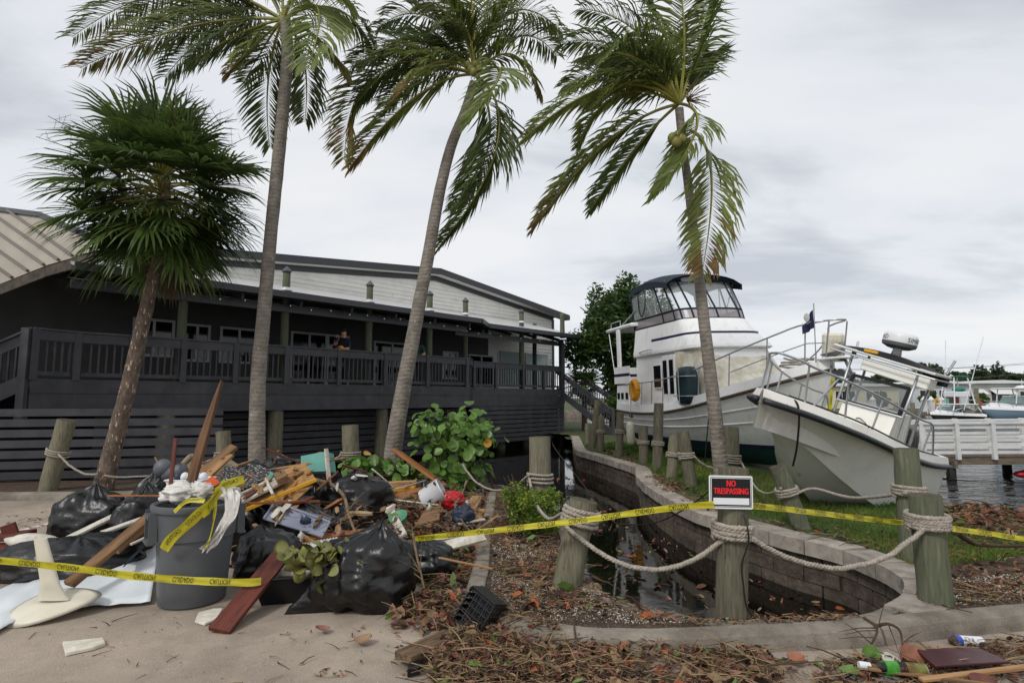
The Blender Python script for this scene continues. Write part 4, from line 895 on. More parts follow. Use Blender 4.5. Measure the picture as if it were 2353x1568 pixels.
yb(MB().lathe([(.33, 0), (.33, .06), (.2, .12), (.01, .14)], 18, Matrix.Translation((1.1, .1, 4.95))), 'antenna_dome', 'cream_plastic', smooth=True)
# bow rail
rail_pt = lambda x, sg: V((x, sg * max(.0, lerp_tab(SB, min(x, 7.5)) - .07), lerp_tab(SZ, x) + .24 + (.62 + .2 * max(0, x - 5) / 2.5)))
for sg in (-1, 1):
    top = [rail_pt(x, sg) for x in [1.2 + .25 * i for i in range(25)]] + [V((7.75, sg * .22, 3.14))]
    yb(MB().tube(cr(top, 2), .018, 7), 'bow_rail', 'steel', smooth=True)
    for x in (1.3, 2.1, 2.75, 3.4, 4.2, 5.0, 5.9, 6.7, 7.3):
        t_ = rail_pt(x, sg); yb(MB().tube([V((x - .1, t_.y, lerp_tab(SZ, x) + .22)), t_], .014, 6), 'stanchion', 'steel')
    yb(MB().tube([rail_pt(x, sg) - V((0, 0, .4)) for x in (5.9, 6.3, 6.7, 7.0, 7.3)] + [V((7.7, sg * .2, 2.72))], .012, 6), 'bow_rail', 'steel')
yb(MB().tube(cr([V((7.75, -.22, 3.14)), V((7.92, -.1, 3.14)), V((7.92, .1, 3.14)), V((7.75, .22, 3.14))], 5), .018, 7), 'bow_rail', 'steel')
yb(MB().box((7.72, 0, 2.42), (.75, .36, .05)), 'bow_pulpit', 'hull_white', bevel=.015)
yb(MB().tube([V((7.85, -.2, 3.12)), V((7.7, -.2, 2.45))], .014, 6), 'stanchion', 'steel'); yb(MB().tube([V((7.85, .2, 3.12)), V((7.7, .2, 2.45))], .014, 6), 'stanchion', 'steel')
an = MB(); an.tube([V((7.6, -.04, 2.46)), V((8.0, -.04, 2.36)), V((8.15, -.04, 2.05))], .03, 7); an.prism([V((8.14, -.05, 2.0)), V((7.9, -.3, 2.12)), V((7.85, -.05, 2.2))], (0, 0, .02)); an.prism([V((8.14, -.03, 2.0)), V((7.9, .25, 2.12)), V((7.85, -.03, 2.2))], (0, 0, .02)); yb(an, 'anchor', 'dark_steel')
an = MB(); an.tube([V((7.25, .15, 2.42)), V((7.75, .15, 2.56))], .025, 6); an.prism([V((7.75, .15, 2.58)), V((7.45, -.12, 2.5)), V((7.5, .15, 2.42))], (0, .02, .02)); an.prism([V((7.75, .17, 2.58)), V((7.5, .4, 2.75)), V((7.5, .17, 2.5))], (0, .02, .02)); yb(an, 'anchor', 'dark_steel')
b = MB(); rg = random.Random(5)
pth = [V((6.6 + .5 * math.cos(i * .9) * rg.uniform(.5, 1), .1 + .4 * math.sin(i * .9) * rg.uniform(.5, 1), 2.18 + .012 * i + .05 * rg.random())) for i in range(26)]
yb(b.tube(cr(pth, 4), .022, 6), 'coiled_line', 'rope')
yb(MB().lathe([(.17, 0), (.2, .03), (.2, .52), (.17, .56)], 12, Matrix.Translation((7.35, .25, 2.38)) @ Matrix.Rotation(.12, 4, 'Y')), 'bow_cushion', 'cover_cream')
# things hung on the yacht
rf_ = MB().sphere((0, 0, 0), (.34, .2, .52), 18, 12, lambda d: 1 / max(abs(d.x) ** 5 + abs(d.y) ** 5 + abs(d.z) ** 5, 1e-6) ** .2 * .88)
o = yb(rf_, 'life_raft', 'raft_green', smooth=True); o.location = (4.5, -1.38, 2.0)
for dz in (-.25, .22): yb(MB().tube([V((4.16, -1.33, 2.0 + dz)), V((4.2, -1.58, 2.0 + dz)), V((4.8, -1.58, 2.0 + dz)), V((4.84, -1.33, 2.0 + dz))], .014, 6), 'raft_cradle', 'steel')
yb(MB().tube([V((4.5, -1.6, 2.45)), V((4.5, -1.6, 1.55)), V((4.55, -1.4, 1.5))], .014, 6), 'raft_cradle', 'steel')
lr = yb(MB().tube([V((.2 * math.cos(a), 0, .25 * math.sin(a))) for a in [2 * PI * i / 20 for i in range(21)]], .085, 10, cap=False), 'life_ring', 'buoy_yellow', smooth=True); lr.location = (1.75, -1.54, 1.93)
fl_ = yb(MB().lathe([(.03, .62), (.1, .58), (.12, .5), (.12, .06), (.1, -.02), (.03, -.06)], 14), 'fender', 'cream_plastic', smooth=True); fl_.location = (1.75, -1.72, .42)
yb(MB().tube([V((1.75, -1.72, 1.03)), V((1.75, -1.6, 2.2))], .008, 5), 'fender_line', 'rope')
# burgee on the bow rail
fs = MB().tube([V((7.55, -.3, 2.35)), V((7.62, -.31, 3.5))], .01, 6); yb(fs, 'flag_staff', 'steel')
rows = [[V((7.41 - .02 * j, -.34 - .04 * math.sin(i * .9) * j / 4 - .05 * i, 3.62 - .1 * j * .9 - .085 * i)) + V((-.075 * i * .9, 0, 0)) for j in range(7)] for i in range(6)]
flg = yb(MB().grid([[V((7.61 - .05 * i, -.33 - .03 * math.sin(i * 1.3), 3.38 - .05 * i - (.36 - .035 * i) * j / 6)) for j in range(7)] for i in range(7)]), 'burgee', 'boat_navy', smooth=True)
vs, fc = text_mesh('YACHT CLUB', .06); yb(MB().add([V((7.47 - q.x * .7, -.375, 3.14 + q.y * .7)) for q in vs], fc), 'lettering', 'white_paint', flg)
yb(MB().lathe([(.07, 0), (.085, .012), (.01, .02)], 14, Matrix.Translation((7.49, -.372, 3.24)) @ Matrix.Rotation(PI / 2, 4, 'X')), 'emblem', 'white_paint', flg)
yb(MB().tube([V((5.35, -1.34, 1.35)), V((5.3, -1.5, .2)), V((5.35, -1.6, .12))], .014, 6), 'hanging_line', 'print_black')
# ================================================================ stranded centre-console boat
BO = V((7.30, 10.94, .03)); yaw, pit, rol = 3.81, .058, -.292
BM = Matrix.Translation(BO) @ Matrix.Rotation(yaw, 4, 'Z') @ Matrix.Rotation(-pit, 4, 'Y') @ Matrix.Rotation(rol, 4, 'X') @ Matrix.Scale(.80, 4)
bt = thing('fishing_boat', 'white open fishing boat with T-top tilted on its side at the shore', 'boat', (0, 0, 0)); bt.matrix_basis = BM
mat('gel_cream', '#ecebe5', '#e4e2d9', s=1.2, r=.28, coat=.15); stain('gel_cream', '#b0a690', 1.4, .52, .8, st=(1, 1, .6), f=.5); stain('gel_cream', '#6d6152', 9, .64, .74, f=.5); mat('rub_black', '#2a2e33', '#1e2124', s=12, r=.5); mat('boat_black', '#111214', r=.75)
def bb(mb, name, m, parent=None, **k): return mb.build(name, MATS[m], parent or bt, **k)
X0, X1 = .95, 7.15
bSB = smooth_tab([(.95, 1.05), (2.2, 1.12), (3.8, 1.12), (5.0, 1.0), (6.0, .72), (6.7, .4), (7.0, .18), (7.15, .03)])
bSZ = smooth_tab([(.95, .95), (2.5, 1.05), (4, 1.24), (5.5, 1.5), (6.5, 1.66), (7.15, 1.74)])
bKZ = smooth_tab([(.95, -.58), (2.5, -.60), (3.6, -.48), (4.4, -.14), (5.1, .34), (5.9, .88), (6.6, 1.3), (7.15, 1.72)])
bCB = smooth_tab([(.95, .95), (2.5, .98), (3.8, .9), (4.8, .62), (5.6, .34), (6.4, .14), (7.15, .015)])       # chine
bCZ = smooth_tab([(.95, -.12), (2.5, -.08), (3.8, .1), (4.8, .48), (5.6, .88), (6.4, 1.25), (7.15, 1.725)])
bx = [X0 + (X1 - X0) * i / 44 for i in range(45)]
b = MB(); gl = {}
for sg in (-1, 1):
    rows = []
    for x in bx:
        hb, zs, zk, cb_, cz = (lerp_tab(t_, x) for t_ in (bSB, bSZ, bKZ, bCB, bCZ)); r = []
        for f in (0, .25, .5, .75, 1): r.append(V((x, sg * cb_ * f, zk + (cz - zk) * f ** .9)))
        r.append(V((x, sg * (cb_ + .03), cz + .005)))
        for f in (.2, .4, .6, .8, 1): r.append(V((x, sg * (cb_ + .03 + (hb - cb_ - .03) * (f ** (1 + .9 * max(0, (x - 4) / 3)))), cz + (zs - cz) * f)))
        rows.append(r)
    b.grid(rows); gl[sg] = rows
t_ = gl[-1][0] + list(reversed(gl[1][0])); b.add(t_, [tuple(range(len(t_)))]); bh = bb(b, 'hull', 'gel_cream', smooth=True)
mod = bh.modifiers.new('edges', 'EDGE_SPLIT'); mod.split_angle = math.radians(50)
def bsheer(sg, dz=0, din=0): return [V((x, sg * max(.01, lerp_tab(bSB, x) - din), lerp_tab(bSZ, x) + dz)) for x in bx]
for sg in (-1, 1):
    bb(MB().tube(bsheer(sg, -.06, -.03), .05, 8), 'rub_rail', 'rub_black', smooth=True)
    a, c, d, e_ = bsheer(sg, -.02, 0), bsheer(sg, .12, .05), bsheer(sg, .13, .3), bsheer(sg, -.5, .34)
    bb(MB().grid([[p, q, r, s_] for p, q, r, s_ in zip(a, c, d, e_)]), 'gunwale', 'gel_cream')
    top = [V((x, sg * (lerp_tab(bSB, x) - .12), lerp_tab(bSZ, x) + .14 + .55 * min(1, max(.0, (x - 2.0) / .5)))) for x in (1.98, 2.1, 2.3, 2.6, 3.2, 3.8, 4.4, 5.0, 5.6, 6.1, 6.5, 6.75)]
    top[-1].z += .03
    bb(MB().tube(cr(top + [V((6.95, 0, lerp_tab(bSZ, 6.95) + .74))], 4), .02, 8), 'bow_rail', 'steel', smooth=True)
    for x0, x1 in ((2.65, 2.6), (3.75, 3.8), (5.0, 4.95), (5.7, 5.85), (6.35, 6.05), (6.5, 6.6)):
        q = V((x1, sg * (lerp_tab(bSB, x1) - .12), lerp_tab(bSZ, x1) + .69)); bb(MB().tube([V((x0, sg * (lerp_tab(bSB, x0) - .13), lerp_tab(bSZ, x0) + .12)), q], .017, 7), 'rail_stanchion', 'steel')
b = MB().grid([[p, V((p.x, 0, p.z)), V((p.x, -p.y, p.z))] for p in [V((x, -max(.02, lerp_tab(bSB, x) - .33), lerp_tab(bSZ, x) - (.5 if x < 5 else .1))) for x in bx]]); bb(b, 'sole', 'gel_cream')
bb(MB().prism([V((5.0, -.62, 1.35)), V((5.0, .62, 1.35)), V((6.6, .3, 1.72)), V((6.9, 0, 1.8)), V((6.6, -.3, 1.72))], (0, 0, .04)), 'foredeck', 'gel_cream')
# console
cns = bb(MB().grid([[V((x0, -.5, z)), V((x1, -.5, z)), V((x1, .5, z)), V((x0, .5, z))] for x0, x1, z in ((2.0, 3.15, .55), (2.0, 3.05, 1.2), (2.05, 2.92, 1.72), (2.1, 2.75, 1.78))], True), 'console', 'gel_cream')
bb(MB().add([V((2.0, -.5, .55)), V((2.1, -.5, 1.78)), V((2.75, -.5, 1.78)), V((2.1, .5, 1.78)), V((2.75, .5, 1.78))], [(1, 2, 4, 3)]), 'console_top', 'gel_cream', cns)
ws = MB(); q = [V((2.86, -.52, 1.76)), V((2.86, .52, 1.76)), V((2.72, .52, 2.32)), V((2.72, -.52, 2.32))]
for a, c in zip(q, q[1:] + q[:1]): ws.beam(a, c, .05, .09, V((1, 0, .2)))
wso = bb(ws, 'windshield', 'boat_black'); bb(MB().add(q, [(0, 1, 2, 3)]), 'pane', 'clear_vinyl' if False else 'smoke_vinyl', wso) if 'smoke_vinyl' in MATS else bb(MB().add(q, [(0, 1, 2, 3)]), 'pane', mat('smoke_vinyl', '#6d7274', r=.06, alpha=.55).name, wso)
tz = lambda y: 2.775 - .085 * y
for x, y in ((2.95, -.62), (2.95, .62), (2.1, -.62), (2.1, .62)):
    bb(MB().tube([V((x + .1, y, .6)), V((x - .05, y * .98, 1.9)), V((x - .15, y * 1.0, tz(y) - .02))], .03, 8), 'top_leg', 'steel', smooth=True)
bb(MB().tube([V((2.95, -.62, 1.75)), V((2.95, .62, 1.75))], .02, 7), 'top_brace', 'steel')
tz = lambda y: 2.775 - .085 * y
fr = [V((2.9, -.98, tz(-.98))), V((2.9, .9, tz(.9))), V((1.95, .9, tz(.9))), V((1.95, -.98, tz(-.98)))]
bb(MB().tube(fr + [fr[0]], .028, 8), 'top_frame', 'white_paint'); bb(MB().tube([V((p.x + (.05 if p.x > 2.4 else -.05), p.y * 1.04, p.z - .1)) for p in fr + [fr[0]]], .018, 7), 'top_frame', 'steel')
b = MB(); rows = [[V((1.92 + 1.0 * i / 8, -.97 + 1.86 * j / 8, tz(-.97 + 1.86 * j / 8) + .02 + .12 * (1 - (2 * j / 8 - 1) ** 2) * (1 - (2 * i / 8 - 1) ** 4))) for j in range(9)] for i in range(9)]; b.grid(rows); b.grid([[p - V((0, 0, .03)) for p in r] for r in rows]); bb(b, 'canvas_top', 'boat_black', smooth=True)
bb(MB().box((2.62, 0, 2.56), (.42, 1.24, .26), Matrix.Rotation(-.085, 4, 'X')), 'electronics_box', 'gel_cream', bevel=.02); bb(MB().box((2.1, .7, 2.6), (.3, .4, .2)), 'side_curtain', 'boat_black', bevel=.02)
bb(MB().box((2.93, -.25, 2.87), (.05, .26, .06)), 'light_bar', 'yellow_plastic', bevel=.01)
for y in (-.95, .95): bb(MB().tube([V((2.1, y * .9, 2.75)), V((2.0, y * .95, 3.05))], .025, 8), 'rod_holder', 'steel')
rd = bb(MB().lathe([(.1, -.16), (.08, -.02), (.18, 0), (.3, .06), (.31, .12), (.305, .26), (.28, .31), (.2, .335), (.01, .345)], 28), 'radar_dome', 'white_plastic', smooth=True); rd.location = (2.35, .0, 3.05)
bb(MB().lathe([(.185, 0.0), (.3, .055), (.313, .1), (.313, .13)], 28, closed=False), 'radar_base', 'can_grey', rd)
for ang in (1.8, -.8):
    vs, fc = text_mesh('SIMRAD', .13); bb(MB().add([V((.3125 * math.cos(ang + q.x / .31 - .35), .3125 * math.sin(ang + q.x / .31 - .35), .2 + q.y)) for q in vs], fc), 'lettering', 'can_grey', rd)
om = bb(MB().sphere((.62, 0, 1.15), (.36, .27, .36), 14, 10, lambda d: 1 / max(abs(d.x) ** 4 + abs(d.y) ** 4 + abs(d.z) ** 4, 1e-6) ** .25 * (1.05 - .2 * d.z)), 'outboard_motor', 'black_plastic', smooth=False); bb(MB().box((.6, 0, .45), (.22, .16, 1.0)), 'motor_leg', 'black_plastic', bevel=.03)
bb(MB().tube(cr([V((6.9, 0, 1.84)), V((6.75, .3, 1.8)), V((6.7, .42, 1.62)), V((6.55, .46, 1.1)), V((6.45, .44, .75))], 5), .018, 6), 'bow_line', 'print_black')
bb(MB().tube(cr([V((6.7, .2, 1.83)), V((5.5, .75, 1.66)), V((4.2, 1.0, 1.42)), V((3, 1.05, 1.24)), V((1.8, 1.0, 1.13)), V((1.15, 1.0, 1.0)), V((1.0, 1.12, .7)), V((1.02, .9, .55))], 6), .016, 6), 'dock_line', 'print_black')
bb(MB().tube([V((5.12, .02, .40)), V((5.2, .03, .38)), V((5.22, 0, .5))], .018, 6), 'bow_eye', 'steel')
bb(MB().tube(cr([V((2.95, .35, 1.0)), V((3.12, .2, 1.35)), V((3.02, -.05, 1.5)), V((3.0, -.15, 1.48))], 5), .009, 5), 'cable', 'print_black')
# ================================================================ dock, far boats, far shore
def at(Y, u): return (u - U0) / F * Y
mat('dock_wood', '#75695b', '#574d42', s=3, r=.85, st=(1, 6, 6)); mat('dock_pile', '#2b2a26', '#1a1a17', s=5, r=.9)
dk = thing('white_dock', 'wooden dock with white slatted railing over the water behind the tilted boat', 'dock', (12, 15, ZW))
D0, D1 = V((9.9, 15.2, .12)), V((19.5, 14.2, .26)); dd = (D1 - D0); dt = dd.normalized(); dn = V((-dt.y, dt.x, 0))
for i in range(64):
    p = D0 + dd * (i + .5) / 64; MB().beam(p, p + dn * 1.5, .14, .035).build('deck_plank', MATS['dock_wood'], dk, world=True)
for o in (0, 1.4): MB().beam(D0 + dn * (o + .05) - V((0, 0, .12)), D1 + dn * (o + .05) - V((0, 0, .12)), .05, .2).build('fascia', MATS['dock_wood'], dk, world=True)
for i in range(4):
    p = D0 + dd * (.17 + i * .24); MB().tube([V((p.x, p.y + .1, -1.4)), V((p.x, p.y + .1, .0))], .11, 10).build('piling', MATS['dock_pile'], dk, smooth=True, world=True); MB().tube([V((p.x, p.y + 1.3, -1.4)), V((p.x, p.y + 1.3, .0))], .11, 10).build('piling', MATS['dock_pile'], dk, smooth=True, world=True)
    MB().beam(p + V((0, -.1, -.2)), p + V((0, 1.5, -.2)), .08, .2).build('cross_beam', MATS['dock_wood'], dk, world=True)
for side in (0, 1.45):
    for i in range(12):
        p = D0 + dd * (i / 11) + dn * side; MB().box((p.x, p.y - .03, p.z + .42), (.1, .09, 1.0)).build('rail_post', MATS['white_paint'], dk, world=True)
    for z, h in ((.87, .05), (.77, .11), (.5, .075), (.3, .075), (.1, .075)):
        a, c = D0 + dn * side + V((0, 0, z)), D1 + dn * side + V((0, 0, z)); w_ = .16 if z > .85 else .035
        for k in range(3): MB().beam(a.lerp(c, k / 3) + dt * .004, a.lerp(c, (k + 1) / 3) - dt * .004, w_, h).build('rail_cap' if z > .85 else 'rail_slat', MATS['white_paint'], dk, world=True)
# far shore ground
ZS = .35
shp = [V((-400, 66, 0)), V((-30, 62, 0)), V((30, 63, 0)), V((70, 66, 0)), V((500, 90, 0)), V((3000, 4400, 0)), V((-3000, 4400, 0))]
flat('far_shore', shp, ZS, MATS['lawn_soil'])
sw = MB()
for a, c in zip(shp[:4], shp[1:5]): sw.add([a + V((0, 0, -1)), c + V((0, 0, -1)), c + V((0, 0, ZS)), a + V((0, 0, ZS))], [(0, 1, 2, 3)])
struct(sw.build('seawall', MATS['concrete']))
mat('home_white', '#c9ccd0', '#bfc2c6', s=1, r=.6, rn=.05); mat('home_cream', '#cfc7a6', r=.6); mat('home_grey', '#b5b4ae', r=.6); mat('home_roof', '#d5d6d6', r=.4)
def home(label, x0, x1, y, h, m, wins, depth=6, door=None):
    o = thing('mobile_home', label, 'house', ((x0 + x1) / 2, y, ZS), group=None); M_ = lambda q: MATS[q]
    MB().box(((x0 + x1) / 2, y + depth / 2, ZS + h / 2), (x1 - x0, depth, h)).build('wall', M_(m), o, world=True)
    MB().prism([V((x0 - .4, y - .5, ZS + h + .02)), V((x1 + .4, y - .5, ZS + h + .02)), V((x1 + .4, y - .5, ZS + h + .14)), V(((x0 + x1) / 2, y - .5, ZS + h + .45)), V((x0 - .4, y - .5, ZS + h + .14))], (0, depth + 1, 0)).build('roof', M_('home_roof'), o, world=True)
    for xa, xb, za, zb in wins:
        f = MB().box(((xa + xb) / 2, y - .04, ZS + (za + zb) / 2), (xb - xa + .16, .06, zb - za + .16)).build('window', M_('white_paint'), o, world=True)
        n = max(1, round((xb - xa) / .7))
        for k in range(n):
            w_ = (xb - xa) / n; MB().box((xa + w_ * (k + .5), y - .07, ZS + (za + zb) / 2), (w_ - .09, .04, zb - za)).build('pane', M_('dark_glass'), f)
    if door: MB().box((door, y - .05, ZS + 1.0), (.9, .06, 2.0)).build('door', M_('rub_rail'), o, world=True)
    return o
Yh = 70
home('cream mobile home beyond the water framed by the yacht bow and the boat rail', at(Yh, 1840), at(Yh, 2060), Yh, 2.7, 'home_cream', [(at(Yh, a), at(Yh, b), 1.0, 2.1) for a, b in ((1870, 1905), (1915, 1960), (1985, 2030))])
home('white mobile home with a row of dark windows beyond the parked fishing boats', at(Yh, 2092), at(Yh, 2222), Yh, 3.0, 'home_white', [(at(Yh, a), at(Yh, b), .9, 2.2) for a, b in ((2108, 2122), (2130, 2146), (2152, 2164), (2186, 2198))], door=at(Yh, 2176))
home('pale grey mobile home with metal window awnings behind the hardtop boat', at(Yh, 2235), at(Yh, 2420), Yh + 2, 3.1, 'home_grey', [(at(Yh, a), at(Yh, b), .9, 2.1) for a, b in ((2262, 2280), (2302, 2345), (2370, 2400))])
for xa, xb in ((2258, 2284), (2298, 2350)):
    o = MB().prism([V((at(Yh, xa), Yh + 1.9, ZS + 2.35)), V((at(Yh, xb), Yh + 1.9, ZS + 2.35)), V((at(Yh, xb), Yh + .9, ZS + 1.75)), V((at(Yh, xa), Yh + .9, ZS + 1.75))], (0, 0, .05)).build('window_awning', MATS['home_roof']); tag(o, 'small sloping white metal awning over a window of the grey mobile home', 'awning', 'metal awnings on the grey home')
rg = random.Random(77)
k = 0
kinds = ('far_leaf', 'far_leaf2')
lab = ['dark spreading oak in the tree line beyond the homes', 'lighter green tree in the tree line beyond the homes']
us = [1836, 1870, 1905, 1950, 1990, 2030, 2062, 2095, 2125, 2150, 2180, 2205, 2235, 2262, 2290, 2318, 2345, 2375, 2410]
for i, u in enumerate(us):
    Y = rg.uniform(88, 110); top = 862 + rg.uniform(-12, 10) if u < 2080 else 846 + rg.uniform(-14, 14); kd = 1 if i % 3 == 1 else 0
    h = P(u, top, Y).z - ZS; tree('shore_tree', lab[kd], (at(Y, u), Y, ZS), h, (rg.uniform(3.2, 4.6), 2.6, h * .48), 1700, .42, (kinds[kd], 'far_leaf'), 500 + i, clump=24, group='trees beyond the homes', tr=.2)
ct = tree('shore_conifer', 'pointed dark conifer standing above the far tree line', (at(95, 2290), 95, ZS), P(2290, 826, 95).z - ZS, (.9, .9, 3.4), 900, .3, ('far_leaf', 'far_leaf'), 600, clump=20)
# patio things on the far bank
for i, (u, c) in enumerate(((2128, 'bush'), (2240, 'bush'), (2015, 'bush'))): tree('patio_bush', ['round green bush by the white mobile home', 'green bush between the two mobile homes', 'green bush before the cream mobile home'][i], (at(67, u), 67, ZS), 2.2, (1.1, .9, 1.0), 700, .2, ('tree_leaf2', 'tree_leaf'), 700 + i, clump=10, tr=.06)
for i, u in enumerate((2117, 2134, 2158, 2000, 1960, 1880)):
    o = thing('dock_post', 'white capped mooring post on the far bank', 'post', (at(60, u), 60, ZW), group='white capped posts on the far bank'); MB().box((0, 0, .9), (.42, .42, 1.9)).build('shaft', MATS['white_paint'], o); MB().lathe([(.36, 1.86), (.36, 1.92), (.01, 2.3)], 4).build('cap', MATS['white_paint'], o)
for i, u in enumerate((2238, 2090, 2052)):
    o = MB().tube([V((at(56, u), 56, -1.4)), V((at(56, u), 56, 2.6 if i == 0 else 1.2))], .2, 10).build('mooring_piling', MATS['piling'], smooth=True); tag(o, ['tall weathered piling between the two moored fishing boats', 'short weathered piling at the far dock seen past the T-top leg', 'short weathered piling by the far dock under the boat windshield'][i], 'piling')
for i, (u0, u1, Y, z) in enumerate(((1850, 2110, 60, .1), (2040, 2160, 58, -.05))):
    o = MB().beam(V((at(Y, u0), Y, z)), V((at(Y, u1), Y, z)), 1.6, .2).build('far_dock', MATS['dock_wood']); tag(o, ['long grey dock along the far bank before the cream home', 'short grey dock along the far bank behind the T-top'][i], 'dock')
for i, (u, c_) in enumerate(((2172, 'teal'), (2195, 'wood_red'), (2248, 'wood_orange'), (2152, 'yellow_plastic'), (2140, 'navy'))):
    p = V((at(66, u), 66, ZS)); o = thing('patio_chair', ['teal patio chair by the white mobile home', 'dark red patio chair by the white mobile home', 'orange wooden patio chair beside the grey mobile home', 'yellow patio chair beside the green bush', 'blue patio chair beside the green bush'][i], 'chair', p)
    MB().box((0, 0, .45), (.7, .7, .1)).build('seat', MATS[c_], o); MB().box((0, .35, .85), (.7, .08, .8)).build('backrest', MATS[c_], o)
    for sx_ in (-.3, .3):
        for sy in (-.3, .3): MB().box((sx_, sy, .2), (.08, .08, .4)).build('leg', MATS[c_], o)
# two moored sport boats
mat('tower_white', '#d9dadb', r=.35); mat('boat_glass', '#6d8583', r=.08, alpha=.8); mat('hull_blue', '#6f8796', r=.3)
def sport(name, label, u0, u1, Y, hullm, tower, wl=965):
    xa, xb = at(Y, u0), at(Y, u1); L = xb - xa; o = thing(name, label, 'boat', (xa, Y, ZW)); k = L / 9
    b = MB(); rows = []
    for i in range(17):
        f = i / 16; x = L * f; hb = 1.5 * k * min(1, (f * 2.2 + .02)) ** .7; zs = 1.35 * k - .35 * k * f; zk = -.2 if f > .12 else -.2 + (.12 - f) / .12 * 1.3 * k
        rows.append([V((x, -hb, zs)), V((x, -hb * .95, zs * .6 + zk * .4)), V((x, -hb * .7, zk + .1)), V((x, 0, zk)), V((x, hb * .7, zk + .1)), V((x, hb, zs))])
    b.grid(rows); b.build('hull', MATS[hullm], o, smooth=True)
    b = MB(); rows2 = []
    for i in range(17):
        f = i / 16; x = L * f; hb = 1.5 * k * min(1, (f * 2.2 + .02)) ** .7; zs = 1.35 * k - .35 * k * f; c_ = (.5 * k if .12 < f < .62 else .12 * k)
        rows2.append([V((x, -hb - .03, zs - .22)), V((x, -hb, zs)), V((x, -hb * .6, zs + c_ * .8)), V((x, 0, zs + c_)), V((x, hb * .6, zs + c_ * .8)), V((x, hb, zs))])
    b.grid(rows2); b.build('deck', MATS['tower_white'], o, smooth=True)
    wsh = MB(); z0, z1 = 1.65 * k, 2.5 * k; q0 = [V((L * f, y, z0)) for f, y in ((.72, -1.2 * k), (.36, -1.1 * k), (.26, -.6 * k), (.26, .6 * k), (.36, 1.1 * k), (.72, 1.2 * k))]; q1 = [V((p.x + .5 * k, p.y * .85, z1)) for p in q0]; q1[0].z = z0 + .2; q1[-1].z = z0 + .2
    wsh.grid([q0, q1]); wg = wsh.build('windshield', MATS['boat_glass'], o); MB().tube(q1, .04, 6).build('frame', MATS['tower_white'], wg)
    rl = MB().tube(cr([V((L * f, -1.5 * k * min(1, (f * 2.2 + .02)) ** .7, 1.35 * k - .35 * k * f + .6)) for f in (.02, .1, .25, .45, .6)], 4), .025, 6).build('bow_rail', MATS['steel'], o)
    for f in (.05, .14, .26, .4, .55): MB().tube([V((L * f + .2, -1.5 * k * min(1, (f * 2.2 + .02)) ** .7, 1.35 * k - .35 * k * f)), V((L * f, -1.5 * k * min(1, (f * 2.2 + .02)) ** .7, 1.95 * k - .35 * k * f))], .02, 5).build('stanchion', MATS['steel'], o)
    for f in (.52, .6): MB().lathe([(.12, 0), (.12, .03)], 10, Matrix.Translation((L * f, -1.1 * k, 1.5 * k)) @ Matrix.Rotation(PI / 2, 4, 'X')).build('porthole', MATS['dark_glass'], o)
    if tower:
        zt, zm = P(2180, 865, Y).z - ZW, P(2180, 905, Y).z - ZW; zh = P(2180, 928, Y).z - ZW
        for y in (-.9, .9):
            for xf, xt in ((.3, .44), (.85, .7)):
                MB().tube([V((L * xf, y * 1.2, 1.6 * k)), V((L * (xf + xt) / 2, y, zh)), V((L * xt, y * .7, zt))], .055, 7).build('tower_leg', MATS['tower_white'], o)
            MB().tube([V((L * .44, y, zh)), V((L * .78, y, 1.7 * k))], .04, 6).build('tower_brace', MATS['tower_white'], o); MB().tube([V((L * .72, y, zh)), V((L * .36, y, 1.7 * k))], .04, 6).build('tower_brace', MATS['tower_white'], o)
            MB().tube([V((L * .5, y * 1.3, 1.8 * k)), V((L * (.66 if y > 0 else .95), y * 1.6, zt * 1.9))], .035, 6).build('outrigger', MATS['tower_white'], o)
        MB().box((L * .57, 0, zh), (L * .45, 2.4, .1)).build('hardtop', MATS['tower_white'], o, bevel=.03); MB().box((L * .57, 0, zm), (L * .3, 1.6, .5)).build('helm_pod', MATS['tower_white'], o, bevel=.05)
        MB().box((L * .57, 0, zt), (L * .3, 1.6, .1)).build('sun_shade', MATS['raft_green'] if False else mat('shade_teal', '#1c7a68', r=.6), o, bevel=.03); MB().sphere((L * .57, -.3, zm + .45), (.6, .5, .22), 10, 6).build('helm_cover', MATS['shade_teal'], o)
        for i in range(5): MB().tube([V((L * .87 - .04 * i, -.5, 2.0 * k + i * .42)), V((L * .87 - .04 * i, .5, 2.0 * k + i * .42))], .03, 5).build('ladder_rung', MATS['tower_white'], o)
    else:
        zh = P(2320, 892, Y).z - ZW; MB().box((L * .52, 0, zh), (L * .5, 2.8, .12)).build('hardtop', MATS['tower_white'], o, bevel=.04)
        for y in (-1.1, 1.1):
            for xf, xt in ((.3, .33), (.55, .5), (.78, .74)): MB().tube([V((L * xf, y, 1.7 * k)), V((L * xt, y, zh))], .05, 6).build('hardtop_leg', MATS['tower_white'], o)
        MB().lathe([(.5, 0), (.52, .1), (.3, .22), (.01, .25)], 14, Matrix.Translation((L * .5, 0, zh + .06))).build('radar_dome', MATS['white_plastic'], o, smooth=True)
        MB().tube([V((L * .55, .4, zh)), V((L * .55, .4, zh + .9))], .025, 5).build('antenna', MATS['tower_white'], o)
    return o
sport('sport_boat', 'white sport fishing boat with tall tuna tower moored beyond the dock', 2128, 2242, 55, 'rub_black', True)
sport('sport_boat', 'white cabin boat with hardtop and pale blue hull moored beyond the dock', 2246, 2440, 55, 'hull_blue', False)
